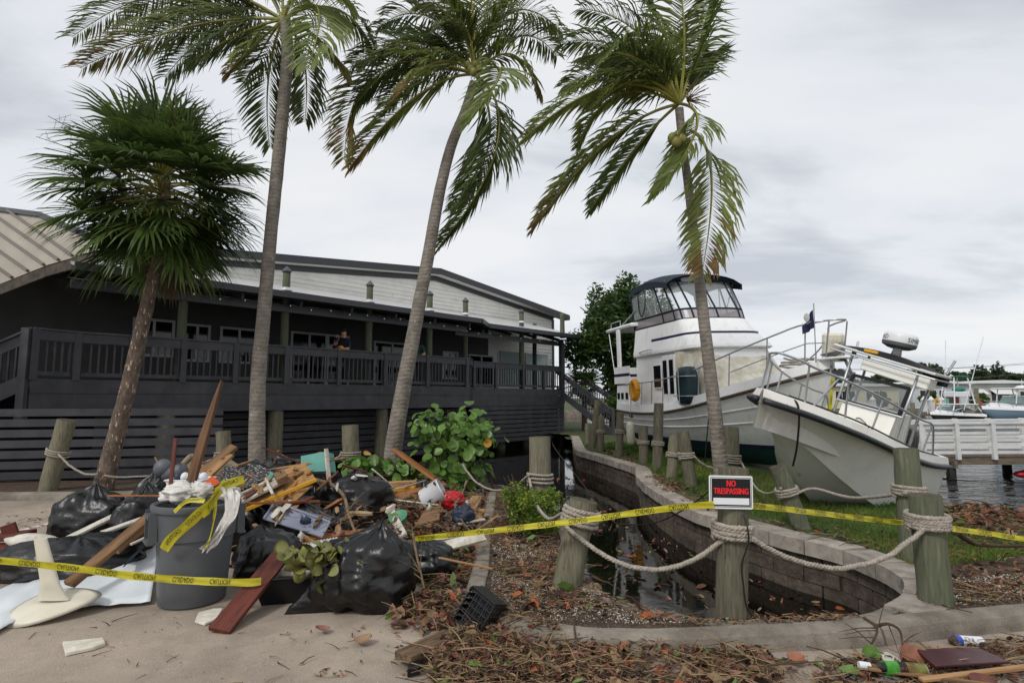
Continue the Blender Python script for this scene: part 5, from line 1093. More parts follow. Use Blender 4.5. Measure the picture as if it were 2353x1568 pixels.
# kayak nose, wires
o = MB().sphere((0, 0, 0), (1.5, .3, .17), 18, 10).build('red_kayak', MATS['red_plastic'], smooth=True); o.location = G(2352, 1099, ZW) + V((1.2, 0, .12)); tag(o, 'red kayak nose poking in over the water beside the dock', 'kayak')
for i, (v0, v1) in enumerate(((812, 826), (818, 823), (850, 845))):
    a, c = P(1700, v0 + 25, 80), P(2500, v1 - (2 if i else 0), 80); pts = [a.lerp(c, t_ / 12) + V((0, 0, -1.0 * math.sin(PI * t_ / 12))) for t_ in range(13)]
    o = MB().tube(pts, .025, 4).build('power_line', MATS['can_grey']); tag(o, 'thin grey power line sagging across the sky above the far homes', 'wire', 'power lines over the far shore')
# ================================================================ mooring posts, ropes, sign, tape
POST = {}
def mpost(key, label, b, t, wpx, zb=ZI, m='piling'):
    p0 = G(b[0], b[1], zb); r = px(wpx / 2, p0.y, b[0]); p0.y += r * .8; p1 = P(t[0], t[1], p0.y); p0z = p0 - (p1 - p0).normalized() * .4
    k = 14; n = 22; sd_ = b[0] * .37
    mb = MB(); path = [p0z.lerp(p1, (i / k)) for i in range(k + 1)]
    jit = lambda i, j: 1 + .06 * nz3((j * .9, i * .12, sd_)) + .03 * nz3((j * .4, i * .5, sd_ + 3)) + (-.07 if nz3((j * 2.7, .16 * i, sd_ + 5)) > .3 else 0)
    mb.tube(path, [r * (1.03 - .06 * i / k) for i in range(k + 1)], n, cap=False, jit=jit)
    top = mb.v[-n:]; c = sum((V(q) for q in top), V()) / n; mb.i = 1
    inner = [c.lerp(V(q), .55) + V((0, 0, .006 + .008 * nz3((j, sd_, 1)))) for j, q in enumerate(top)]
    mb.add([V(q) for q in top] + inner, [(j, (j + 1) % n, n + (j + 1) % n, n + j) for j in range(n)]); mb.add(inner, [tuple(range(n))])
    o = mb.build('mooring_post', [MATS[m], MATS['piling_top']], smooth=False); tag(o, label, 'post')
    o.data.polygons.foreach_set('use_smooth', [True] * len(o.data.polygons)); md = o.modifiers.new('e', 'EDGE_SPLIT'); md.split_angle = 1.0
    POST[key] = (p0, p1, r); return o
for a in (('sign', 'straight weathered grey-green post carrying the red and black sign', (1692, 1426), (1684, 1074), 74),
          ('rf', 'thick leaning greenish post wrapped in rope beside the front kerb and wall end', (2170, 1394), (2124, 1136), 84, ZI, 'piling_green'),
          ('rb', 'tall greenish post with dark flat top behind the thick leaning one', (2118, 1296), (2080, 1030), 66, ZI, 'piling_green'),
          ('lean', 'short grey post leaning over the mulch beside the dark inlet', (1306, 1354), (1340, 1148), 66),
          ('bush', 'stout grey post standing up out of the small clipped bush', (1243, 1196), (1239, 1003), 50),
          ('slant', 'greenish post leaning sharply on the lawn under the tilted fishing boat', (1852, 1224), (1786, 1070), 44, .06, 'piling_green'),
          ('p7', 'grey post with rope coils right behind the sign post', (1686, 1116), (1680, 980), 37),
          ('p8', 'leaning split grey post with pale rope coils near the wall', (1592, 1119), (1568, 990), 30),
          ('p9', 'short grey post with rope coil close beside the leaning split post', (1545, 1101), (1549, 999), 26),
          ('p10', 'tallest dark post standing against the yacht hull', (1512, 1078), (1513, 926), 23),
          ('p11', 'short dark post with rope between the tall one and the fender', (1481, 1064), (1477, 977), 22),
          ('p12', 'dark straight post below the yacht fender', (1423, 1048), (1425, 946), 18),
          ('p13', 'brown post tied to its leaning neighbour near the stair', (1380, 1036), (1381, 955), 16),
          ('p14', 'leaning brown post nearest the foot of the deck stair', (1362, 1028), (1374, 919), 17),
          ('p15', 'shortest brown post at the far bend of the wall', (1350, 1017), (1350, 972), 13),
          ('l16', 'broad grey post leaning right behind the far kerb beside the fan palm', (97, 1128), (154, 964), 50),
          ('l17', 'grey-green post behind the rattan wreckage', (512, 1117), (512, 990), 37),
          ('l18', 'pale grey post with rope coil beside the sea grape', (803, 1113), (804, 976), 40)): mpost(*a)
def pt(key, f, side=0.0, front=1.0):                    # a point on the post's skin at height fraction f
    p0, p1, r = POST[key]; return p0.lerp(p1, f) + V((side * r, -front * r, 0))
def rope_mb(path, r=.017, pitch=.085):
    path = resample(path, .022); k = len(path); mb = MB(); up = None; st3 = [[], [], []]; acc = 0
    for i, p in enumerate(path):
        t = (path[min(i + 1, k - 1)] - path[max(i - 1, 0)]).normalized()
        if up is None: up = V((0, 0, 1)) if abs(t.z) < .9 else V((0, 1, 0))
        s_ = t.cross(up).normalized(); up = s_.cross(t).normalized()
        for j in range(3):
            a = 2 * PI * (i * .022 / pitch + j / 3); st3[j].append(p + (s_ * math.cos(a) + up * math.sin(a)) * r * .52)
    for q in st3: mb.tube(q, r * .62, 5)
    return mb
def coil(key, f0, f1, turns, r=.017, start=0.0):
    p0, p1, R = POST[key]; ax = (p1 - p0).normalized(); s_ = ax.cross(V((0, 1, 0))).normalized(); y = s_.cross(ax); out = []
    n = int(turns * 22)
    for i in range(n + 1):
        a = start + 2 * PI * turns * i / n; h = f0 + (f1 - f0) * i / n; out.append(p0.lerp(p1, h) + (s_ * math.cos(a) + y * math.sin(a)) * (R * 1.03 + r + .006 * nz3((i * .3, f0 * 9, R * 50))) + V((0, 0, .012 * nz3((i * .21, R * 30, f0)))))
    return out
def sag(a, b, d, n=24): return [a.lerp(b, i / n) + V((.012 * nz3((i * .35, a.x, 2)), .012 * nz3((i * .35, b.x, 7)), -d * 4 * (i / n) * (1 - i / n) * (1 + .12 * (i / n - .5)) + .014 * nz3((i * .4, a.y, 3)))) * (1 if 1 else 0) for i in range(n + 1)]
def rope(label, pts, r=.017): o = rope_mb(pts, r).build('rope', MATS['rope'], smooth=True, fix=False); return tag(o, label, 'rope')
rope('thick rope coiled round the leaning mulch post and sagging to the sign post', coil('lean', .70, .9, 4, .02) + sag(pt('lean', .72, -.9), pt('sign', .63, .1), .32), .02)
rope('thick rope coiled on the sign post and sagging to the thick leaning post', coil('sign', .52, .63, 4.3, .02) + sag(pt('sign', .54, .9), pt('rf', .70, -.95, .8), .24), .02)
rope('thick rope coiled in five turns round the thick leaning post', coil('rf', .69, .82, 5.2, .02), .02)
rope('rope knotted to the bush post hanging down to the leaning mulch post', coil('bush', .42, .56, 3, .018) + cr([pt('bush', .5, -1), P(1228, 1150, 6.6), P(1258, 1190, 5.8), P(1290, 1180, 5.2), pt('lean', .86, -1, .4)], 8), .018)
rope('rope sagging from the bush post across the inlet to the sea grape', sag(pt('bush', .55, -1), P(1062, 1066, 9.4), .3), .016)
rope('rope looped on the pale post by the sea grape', coil('l18', .42, .55, 3, .016) + sag(pt('l18', .48, -1), pt('l17', .5, 1), .3), .016)
rope('rope from the rattan wreckage post hanging past the fan palm trunk', coil('l17', .5, .62, 3, .016) + sag(pt('l17', .5, -1), P(240, 1092, 9.55), .12), .016)
rope('rope looped on the broad leaning post and dipping to the fan palm', coil('l16', .48, .58, 3.2, .018) + sag(pt('l16', .52, .9), P(222, 1089, 9.5), .1), .018)
rope('rope from the dark-topped post along the fishing boat hull to the sharply leaning post', coil('rb', .58, .68, 3.4, .018) + cr([pt('rb', .62, -1), P(1960, 1143, 6.4), P(1872, 1122, 7.0), pt('slant', .62, .9)], 8) + coil('slant', .55, .68, 3.3, .018), .018)
rope('rope hanging between the sharply leaning post and the coiled grey post', sag(pt('slant', .68, -1), pt('p7', .4, 1), .25) + coil('p7', .36, .52, 4, .017), .017)
rope('rope hanging from the coiled grey post to the leaning split post', sag(pt('p7', .36, -1), pt('p8', .55, 1), .12) + coil('p8', .5, .62, 3.2, .018), .018)
for key, lb in (('p9', 'short rope coil on the short grey post by the split post'), ('p10', 'short rope coil on the tallest dark post'), ('p11', 'short rope coil on the short dark post'), ('p12', 'short rope coil on the post below the fender'), ('p13', 'short rope coil on the brown post by the stair')):
    rope(lb, coil(key, .5 if key != 'p10' else .35, .6 if key != 'p10' else .42, 3, .016), .016)
o = MB().tube(cr([P(1266, 1002, 8.2), P(1275, 1030, 8.2), P(1330, 1100, 7.5), P(1400, 1190, 6.5), P(1450, 1205, 6.0), P(1520, 1195, 5.4), P(1600, 1150, 4.7), P(1652, 1105, 4.38)], 8), .006, 5).build('loose_wire', MATS['print_black']); tag(o, 'thin black wire looping over the dark inlet to the sign post', 'wire')
o = MB().tube(cr([pt('sign', .70, .3, 1.0), pt('sign', .62, .42, 1.35), pt('sign', .52, .5, 1.3), pt('sign', .38, .2, 1.06), pt('sign', .25, .3, 1.04), pt('sign', .1, .55, 1.0), pt('sign', .0, 1.3, .8)], 8), .006, 5).build('loose_wire', MATS['print_black']); tag(o, 'black wire running down the front of the sign post', 'wire')
# sign
p0, p1, R = POST['sign']; sY = p0.y - R - .012; sc_ = P(1679, 1130, sY)
sgn = thing('warning_sign', 'black and red no trespassing sign with white border on the post', 'sign', sc_, (0, math.radians(1.2), 0))
def rrect(w_, h_, r_, y, th, z=0):
    pts = []
    for cx, cz, a0 in ((w_ / 2 - r_, h_ / 2 - r_, 0), (-w_ / 2 + r_, h_ / 2 - r_, PI / 2), (-w_ / 2 + r_, -h_ / 2 + r_, PI), (w_ / 2 - r_, -h_ / 2 + r_, 1.5 * PI)):
        for i in range(5): a = a0 + PI / 2 * i / 4; pts.append(V((cx + r_ * math.cos(a), y, z + cz + r_ * math.sin(a))))
    return MB().prism(pts, (0, th, 0))
SW, SH = px(98, sY), px(73, sY)
def sp(mb, n, m): return mb.build(n, MATS[m], sgn)
sp(rrect(SW, SH, .012, 0, .006), 'plate', 'sign_white')
sp(rrect(SW * .94, SH * .90, .008, -.0012, .001), 'border', 'sign_black'); sp(rrect(SW * .91, SH * .865, .007, -.0022, .0008), 'border', 'sign_white'); sp(rrect(SW * .885, SH * .83, .003, -.0032, .0008), 'panel', 'sign_black'); sp(rrect(SW * .82, SH * .2, .001, -.0042, .0008, -SH * .27), 'blank_box', 'sign_white')
for txt, size, z, sxx in (('NO', .062, SH * .26, .95), ('TRESPASSING', .058, SH * .03, .80)):
    vs, fc = text_mesh(txt, size); w0 = max(q.x for q in vs) - min(q.x for q in vs); tw = SW * (.2 if txt == 'NO' else .79)
    bl = MB()
    for k_, (dx_, dz_) in enumerate(((0, 0), (.0014, 0), (-.0014, 0), (.0026, 0), (-.0026, 0), (0, .0012), (0, -.0012))): bl.add([V((q.x * tw / w0 + dx_, -.0045 - .00015 * k_, q.y * 1.0 + z + dz_)) for q in vs], fc)
    sp(bl, 'lettering', 'sign_red')
# caution tape
TXT = {k: text_mesh(k, 1.0) for k in ('CAUTION', 'CUIDADO')}
def tape(label, pts, w_=.056, seed=0, flip=True, period=.27, lh=.040, name='caution_tape', tw=0.0, upv=V((0, 0, 1)), toward=V((0, -1, 0)), edge=True):
    path = resample(cr(pts, 14), .03); k = len(path); cum = [i * .03 for i in range(k)]; rg = random.Random(seed)
    def fr(s_):
        x = max(0, min(k - 1.001, s_ / .03)); j = int(x); p = path[j].lerp(path[j + 1], x - j); t = (path[min(j + 1, k - 1)] - path[max(j - 1, 0)]).normalized(); u = (upv - t * upv.dot(t)).normalized(); nn = t.cross(u); nn = nn if nn.dot(toward) > 0 else -nn
        a = tw * math.sin(s_ * 2.1 + seed) ; u2 = u * math.cos(a) + nn * math.sin(a); return p, u2, (nn * math.cos(a) - u * math.sin(a))
    rows = []
    for i in range(k):
        p, u, nn = fr(i * .03); wv = w_ * (1 + .05 * math.sin(i * .7)); rows.append([p + u * (wv * (j / 4 - .5)) + nn * (.004 * math.sin(j * 2 + i * .4)) for j in range(5)])
    o = MB().grid(rows).build(name, MATS['tape'], smooth=True, fix=False); tag(o, label, 'tape')
    s_ = .12; i = 0; L = MB()
    while s_ < (k - 1) * .03 - .1:
        vs, fc = TXT[('CAUTION', 'CUIDADO')[i % 2]]; w0 = max(q.x for q in vs) - min(q.x for q in vs); out = []
        for q in vs:
            p, u, nn = fr(s_ + q.x / w0 * .15); out.append(p + u * ((-q.y if flip else q.y) * lh * 1.35 + .004) + nn * .0055)
        MB().add(out, fc).build('lettering', MATS['print_black'], o, fix=False); s_ += period; i += 1
    return o
tape('yellow caution tape across the front of the grey bin and white sheet', [P(-60, 1281, 4.3), P(150, 1302, 4.36), P(300, 1321, 4.42), P(430, 1332, 4.5), P(560, 1337, 4.55), P(600, 1334, 4.6)], .055, 1, tw=.2)
tape('yellow caution tape running from the black bags over the inlet to the sign', [P(950, 1237, 5.05), P(1150, 1216, 4.85), P(1330, 1195, 4.6), P(1480, 1174, 4.4), P(1580, 1162, 4.2), P(1640, 1158, 4.12)], .046, 2, tw=.3)
tape('yellow caution tape running from the sign to the thick leaning posts', [P(1722, 1160, 4.15), P(1800, 1168, 4.4), P(1900, 1180, 4.7), P(2000, 1192, 5.0), P(2090, 1201, 5.25)], .044, 3, tw=.35)
tape('yellow caution tape leading from the leaning post across the debris shore', [P(2185, 1213, 5.1), P(2260, 1223, 5.2), P(2352, 1237, 5.3), P(2440, 1248, 5.3)], .046, 4, tw=.3)
o = tape('yellow caution tape hanging upright from the yacht bow', [P(1912, 868, 10.0), P(1908, 920, 10.0), P(1905, 960, 10.0)], .06, 5, upv=V((1, 0, 0)))
# ================================================================ the debris heap
def board(name, label, cat, a, b, w_, t_, m, roll=0.0, group=None, jag=0, point=False, lift=0, warp=.0):
    a = (G(a[0], a[1], t_ / 2 + .004 + lift) if a[2] == 'g' else P(*a)) if abs(a[0]) > 30 else V(a); b = G(b[0], b[1], t_ / 2 + .004 + lift) if b[2] == 'g' else P(*b); L = (b - a).length; rg = random.Random(int(a.x * 1000) + int(b.z * 777))
    n = 6; rows = []
    for i in range(n + 1):
        x = -L / 2 + L * i / n; sx_ = 1.0
        if point and i >= n - 2: sx_ = (.75, .5, .12)[i - n + 2]
        ww = w_ / 2 * sx_ * (1 + .03 * rg.uniform(-1, 1)); z = warp * math.sin(PI * i / n); rows.append([V((x, -ww, z - t_ / 2)), V((x, ww, z - t_ / 2)), V((x, ww, z + t_ / 2)), V((x, -ww, z + t_ / 2))])
    if jag:
        for j in range(4): rows[0][j].x -= rg.uniform(0, jag); rows[-1][j].x += rg.uniform(0, jag)
    mb = MB().grid(rows, True); mb.add(rows[0], [(3, 2, 1, 0)]); mb.add(rows[-1], [(0, 1, 2, 3)])
    me = mb.mesh(name, MATS[m]); bm = bmesh.new(); bm.from_mesh(me); bmesh.ops.remove_doubles(bm, verts=bm.verts[:], dist=1e-5); bmesh.ops.recalc_face_normals(bm, faces=bm.faces[:])
    eds = [e_ for e_ in bm.edges if len(e_.link_faces) == 2 and e_.calc_face_angle(0) > .8]; bmesh.ops.bevel(bm, geom=eds, offset=min(.004, t_ * .2), segments=1, affect='EDGES'); bm.to_mesh(me); bm.free()
    o = link(name, me); M = frame((a + b) / 2, b - a) @ Matrix.Rotation(roll, 4, 'X'); o.matrix_basis = M; return tag(o, label, cat, group)
def slab(name, label, cat, px_pts, th, m, bev=.004, parent=None):       # flat sheet through pixel corners with distances
    pts = [P(*q) for q in px_pts]; c = sum(pts, V()) / len(pts); n = (pts[1] - pts[0]).cross(pts[2] - pts[0]).normalized()
    x = (pts[1] - pts[0]).normalized(); y = n.cross(x); loc = [V(((p - c).dot(x), (p - c).dot(y), 0)) for p in pts]
    o = MB().prism(loc, (0, 0, th)).build(name, MATS[m], bevel=bev); M = Matrix(((x.x, y.x, n.x, c.x), (x.y, y.y, n.y, c.y), (x.z, y.z, n.z, c.z), (0, 0, 0, 1))); o.matrix_basis = M
    return tag(o, label, cat) if cat else o
def ridge(p): return 1 - abs(noise.noise(p)) * 2
def bag(label, u, v, Y, w_, h_, d_, seed, rot=0.0, knot=(0, 0), lift=0, res=(72, 44), tail=None, pk=.35):
    c = P(u, v, Y); c.z = max(lift, 0); rg = random.Random(seed); off_ = V((seed * 3.7, seed * 1.3, 0)); rows = []
    nu, nv = res
    for i in range(nv + 1):
        ph = PI * i / nv; row = []
        for j in range(nu):
            th = 2 * PI * j / nu; st_, ct = math.sin(ph), math.cos(ph)
            d = V((st_ * math.cos(th), st_ * math.sin(th), ct)); e_ = 2.6; k = 1 / (abs(d.x) ** e_ + abs(d.y) ** e_ + abs(d.z) ** e_) ** (1 / e_)
            q = d * k
            lump = .16 * noise.noise(d * 1.7 + off_) + .07 * noise.noise(d * 3.6 + off_)
            fold = .085 * ridge(V((math.cos(th) * 2.6, math.sin(th) * 2.6, ph * .55)) + off_) + .04 * ridge(d * 4.2 + off_ * 2) + .016 * ridge(d * 9 + off_)
            gather = max(0, 1 - ph / .75)
            fold += .10 * gather * math.sin(th * 9 + 2 * noise.noise(d * 2 + off_)) * (ph / .75)
            q = q * (1 + lump + fold - .11)
            z = q.z
            x_, y_ = q.x, q.y
            if gather > 0: x_ *= 1 - .55 * gather ** 1.2; y_ *= 1 - .55 * gather ** 1.2; z += pk * gather ** 2; x_ += knot[0] * gather; y_ += knot[1] * gather
            zz = (z * .5 + .42)
            if zz < 0: zz *= .12
            x_ *= 1 + .18 * max(0, .5 - zz)
            p = V((x_ * w_ / 2, y_ * d_ / 2, zz * h_))
            if tail:
                a = math.atan2(y_, x_); dlt = abs((a - tail[0] + PI) % (2 * PI) - PI)
                if dlt < .5 and zz < .45: s_ = (1 - dlt / .5) ** 2 * (1 - zz / .45) * tail[1]; p += V((math.cos(tail[0]) * s_, math.sin(tail[0]) * s_, -p.z * min(1, s_ * 1.2)))
            row.append(p)
        rows.append(row)
    o = MB().grid(rows, True).build('garbage_bag', MATS['bag'], smooth=True); o.location = c; o.rotation_euler = (0, 0, rot); return tag(o, label, 'bag')
def bagg(label, u, vbot, Y, w_, h_, d_, seed, **k): return bag(label, u, vbot, Y, w_, h_, d_, seed, **k)
bag('big full black garbage bag at the front of the heap with a pointed tail', 842, 1400, 4.76, .80, .60, .58, 1, rot=.1, knot=(.30, -.1), res=(120, 70), tail=(PI * 1.08, .32), pk=.55)
bag('small black garbage bag slumped behind the big full one', 985, 1300, 5.45, .5, .36, .45, 2, knot=(-.3, 0))
bag('black garbage bag squeezed between the grey bin and the brown plank', 612, 1310, 5.5, .58, .46, .55, 3, rot=.6, knot=(-.2, 0))
bag('slack black garbage bag on top of the heap before the coconut palm', 625, 1110, 7.5, .95, .42, .6, 4, lift=.5, pk=.1)
bag('shiny black garbage bag under the long dry branch in mid heap', 815, 1185, 7.3, .95, .6, .7, 5, rot=.4, lift=.12)
bag('torn black garbage bag sunk below the dry branch', 775, 1220, 6.6, .85, .42, .6, 6, rot=1.1, lift=.05, pk=.1)
bag('upright black garbage bag behind the white trim boards beside the sheet', 205, 1240, 6.6, .78, .66, .6, 7, knot=(.1, 0))
bag('flattened black garbage bag under the cream fin and tape', 180, 1310, 5.55, 1.2, .4, .7, 8, rot=.25, pk=.05, tail=(PI, .35))
bag('black garbage bag leaning on the far side of the grey bin', 330, 1240, 6.3, .6, .7, .5, 9, rot=.8)
bag('peaked black garbage bag under the dark lamp head', 352, 1160, 6.9, .5, .78, .45, 10, knot=(.1, 0), pk=.5)
bag('black garbage bag half buried at the middle of the heap', 680, 1260, 6.3, .8, .55, .7, 11, rot=2)
bag('black garbage bag buried under the plywood sheets', 560, 1200, 6.7, .9, .6, .7, 12, rot=2.4)
bag('black garbage bag buried beneath the teal drawer', 720, 1170, 7.4, .8, .55, .6, 13, rot=.3)
bag('black garbage bag buried below the rattan chair', 450, 1190, 7.2, .9, .62, .7, 14, rot=1.3)
# grey bin
bc = G(440, 1404, 0); bc.y += .26; bc.x *= bc.y / (bc.y - .26)
can = thing('trash_can', 'large grey round plastic trash can overflowing with rubbish', 'trash can', bc)
body = MB().lathe([(.0, .01), (.235, .0), (.25, .015), (.285, .50), (.288, .52), (.302, .53), (.318, .735), (.318, .75), (.336, .755), (.34, .775), (.336, .80), (.315, .805), (.30, .79), (.296, .70), (.27, .3), (.0, .3)], 48, closed=False).build('body', MATS['can_grey'], can, smooth=True); md = body.modifiers.new('e', 'EDGE_SPLIT'); md.split_angle = .6
for a0 in (-PI * .78, PI * .22):
    ca, sa = math.cos(a0), math.sin(a0); M = Matrix(((-sa, ca, 0, ca * .325), (ca, sa, 0, sa * .325), (0, 0, 1, .62), (0, 0, 0, 1)))
    hb_ = MB()
    for x in (-.1, .1): hb_.box((x, 0, .02), (.018, .06, .24), M)
    hb_.box((0, .008, .10), (.2, .06, .03), M); hb_.box((0, .015, -.10), (.22, .05, .02), M); hb_.build('handle', MATS['can_grey'], can)
cY = bc.y
board('driftwood_post', 'tall splintered brown timber sticking up out of the grey bin', 'timber', (425, 1160, cY), (510, 874, cY + .3), .07, .055, 'wood_dark', point=True, roll=.4, warp=.02)
board('red_stick', 'thin reddish stick standing upright in the grey bin', 'stick', (387, 1156, cY - .1), (404, 1006, cY), .028, .028, 'wood_red')
def crumple(name, label, u, v, Y, R, m, seed, cat, rough=.35, res=(34, 22), flat_=0.7):
    off_ = V((seed * 2.1, seed, seed * .7)); o = MB().sphere((0, 0, 0), R, res[0], res[1], lambda d: 1 + rough * noise.noise(d * 2.2 + off_) + .22 * ridge(d * 4.5 + off_) - .2).build(name, MATS[m], smooth=True); o.location = P(u, v, Y); return tag(o, label, cat)
crumple('plastic_bag', 'crumpled white plastic bag stuffed in the top of the bin', 415, 1132, cY - .08, (.17, .12, .09), 'thin_bag', 1, 'bag')
crumple('plastic_bag', 'second crumpled white plastic bag beside the timber in the bin', 455, 1128, cY - .05, (.12, .1, .08), 'thin_bag', 2, 'bag')
crumple('plastic_bag', 'limp white bag lump at the right edge of the bin', 522, 1132, cY, (.11, .1, .08), 'thin_bag', 3, 'bag')
board('orange_board', 'short bright orange board poking out of the bin', 'board', (460, 1128, cY), (497, 1100, cY + .1), .09, .02, 'orange_plastic', roll=.9)
board('wood_offcut', 'brown wood offcut lying flat on the bin rim', 'board', (375, 1143, cY - .1), (430, 1137, cY), .08, .04, 'wood_orange')
board('wood_offcut', 'pale wood offcut sticking out of the right of the bin', 'board', (500, 1140, cY), (560, 1108, cY + .2), .06, .04, 'wood_tan')
ss = MB(); rows = []
for i in range(15):
    f = i / 14; c = P(535 - 62 * f + 22 * math.sin(f * PI), 1120 + 142 * f, cY - .3 - .06 * math.sin(f * 3)) if f > .08 else P(528, 1122, cY - .22)
    w_ = .075 * (1 - .35 * f) ; rows.append([c + V((w_ * (j / 6 - .5) * 2 * .8, -.02 * math.cos(j * 2.4 + i * .5) - .02, .02 * math.sin(j * 1.9 + i))) for j in range(7)])
o = ss.grid(rows).build('hanging_bag', MATS['thin_bag'], smooth=True); tag(o, 'long limp white plastic bag hanging down the side of the bin', 'bag')
for i, (pts, w_, lb) in enumerate((([P(505, 1125, cY - .2), P(470, 1165, cY - .38), P(430, 1205, cY - .37), P(395, 1235, cY - .37), P(376, 1262, cY - .36)], .075, 'caution tape strip trailing down the bin to the left'), ([P(520, 1108, cY), P(495, 1140, cY - .25), P(478, 1168, cY - .37), P(462, 1180, cY - .38)], .08, 'bunched caution tape lying over the bin rim'), ([P(560, 1100, cY), P(520, 1112, cY - .1), P(490, 1130, cY - .3)], .07, 'caution tape strip crossing the rubbish on the bin'), ([P(496, 1150, cY - .36), P(490, 1200, cY - .37), P(480, 1240, cY - .36), P(472, 1256, cY - .36)], .02, 'narrow twisted caution tape dangling on the bin'), ([P(470, 1150, cY - .38), P(430, 1150, cY - .38), P(400, 1175, cY - .38)], .035, 'torn caution tape end on the bin rim'))):
    tape(lb, pts, w_, 20 + i, flip=False, lh=.034 if w_ > .05 else .012, tw=.5, period=.21)
# left side: sheet, fin, planks
sh = MB(); rows = []
near = [G(u, v) for u, v in ((-90, 1500), (0, 1455), (60, 1425), (160, 1405), (260, 1398), (345, 1390))]; farr = [G(u, v) for u, v in ((-90, 1400), (0, 1362), (120, 1312), (220, 1290), (300, 1275), (372, 1255))]
A_, B_ = cr(near, 6), cr(farr, 6)
for i, (a, c) in enumerate(zip(A_, B_)):
    f = i / (len(A_) - 1); rows.append([])
    for j in range(15):
        g = j / 14; p = a.lerp(c, g); p.z = .006 + (.02 + .30 * f ** 3 * g) + .05 * max(0, noise.noise(V((f * 4, g * 2.6, 1.3)))) * math.sin(PI * g) + .03 * abs(noise.noise(V((f * 9, g * 5, 4.3)))); rows[-1].append(p)
b = MB().grid(rows); o = b.build('vinyl_sheet', MATS['vinyl_white'], smooth=True); tag(o, 'big white vinyl sheet spread on the ground left of the bin', 'sheet'); so_m = o.modifiers.new('t', 'SOLIDIFY'); so_m.thickness = .003
fin = thing('plastic_fin', 'broken cream plastic fin standing on an oval base on the white sheet', 'plastic fin', G(128, 1392, .06)); fY = fin.location.y
bs_ = MB(); ring_ = []
for i in range(28):
    a = 2 * PI * i / 28; ring_.append(V((.31 * math.cos(a), .24 * math.sin(a) * (1 - .35 * math.cos(a)), .015)))
bs_.add(ring_ + [p * .8 + V((0, 0, .022)) for p in ring_] + [p * .25 + V((0, 0, .035)) for p in ring_], [(i, (i + 1) % 28, 28 + (i + 1) % 28, 28 + i) for i in range(28)] + [(28 + i, 28 + (i + 1) % 28, 56 + (i + 1) % 28, 56 + i) for i in range(28)] + [tuple(range(56, 84)), tuple(range(27, -1, -1))])
bo_ = bs_.build('base_plate', MATS['cream_plastic'], fin, smooth=True); bo_.rotation_euler = (.22, -.12, .25)
rows = []
for i in range(9):
    f = i / 8; cx = -.02 - .14 * f; hw = .085 - .035 * f if i > 1 else .13 - .03 * i; zz = .05 + .46 * f; rows.append([V((cx + hw * math.cos(a), .028 * math.sin(a), zz)) for a in [2 * PI * j / 12 for j in range(12)]])
fb_ = MB().grid(rows, True); fb_.add(rows[-1], [tuple(range(12))]); fb_.build('fin', MATS['cream_plastic'], fin, smooth=True)
board('long_plank', 'long weathered plank propped from the fin base up to the bin', 'plank', (158, 1342, 4.75), (365, 1168, 5.5), .10, .045, 'wood_weather', roll=.25)
board('long_plank', 'broad weathered plank lying above the long propped one', 'plank', (262, 1262, 5.3), (368, 1172, 5.8), .12, .05, 'wood_tan', roll=.2, jag=.02)
board('trim_board', 'white painted trim board with a broken brown end on the bags', 'board', (142, 1243, 5.9), (288, 1172, 6.3), .075, .03, 'white_dirty', roll=.3)
board('trim_board', 'second white trim board lying below the broken ended one', 'board', (232, 1224, 5.8), (335, 1188, 6.1), .055, .03, 'white_dirty', roll=.3)
board('red_plank', 'reddish wood strip behind the bin under the planks', 'plank', (285, 1245, 5.45), (370, 1200, 5.75), .07, .03, 'wood_orange')
board('white_strip', 'thin white strip under the planks beside the bin', 'strip', (300, 1250, 5.35), (370, 1218, 5.6), .03, .02, 'white_dirty')
board('thin_lath', 'long thin brown lath lying across the bags behind the bin', 'lath', (250, 1138, 6.2), (440, 1138, 5.6), .04, .015, 'wood_orange')
slab('green_board', 'dark green printed board under the sheet corner', 'board', ((285, 1305, 5.1), (330, 1262, 5.4), (352, 1240, 5.6), (300, 1270, 5.5)), .01, 'raft_green')
for i, (u0, v0, u1, v1, Y, w_, h_, lb) in enumerate(((-60, 1262, 60, 1255, 5.9, .3, .05, 'bottom board of the broken brown cabinet'), (-60, 1240, 62, 1226, 6.1, .3, .05, 'middle board of the broken brown cabinet'), (10, 1236, 44, 1232, 6.15, .05, .26, 'upright board of the broken brown cabinet'), (-50, 1283, 75, 1274, 5.6, .08, .04, 'dark batten in front of the broken brown cabinet'))):
    board('cabinet_board', lb, 'board', (u0, v0 - (8 if i == 2 else 0), Y) if u0 > 30 else tuple(P(u0, v0, Y)), (u1, v1 - (8 if i == 2 else 0), Y + .05), w_, h_, 'wood_red' if i < 3 else 'wood_old', group=None)
o = MB().sphere((0, 0, 0), (.32, .13, .1), 20, 10, lambda d: 1 if d.z < .2 else .8).build('white_shell', MATS['white_dirty'], smooth=True); o.location = P(88, 1244, 5.95); o.rotation_euler = (0, .15, .1); tag(o, 'curved white moulded shell beside the broken cabinet', 'shell')
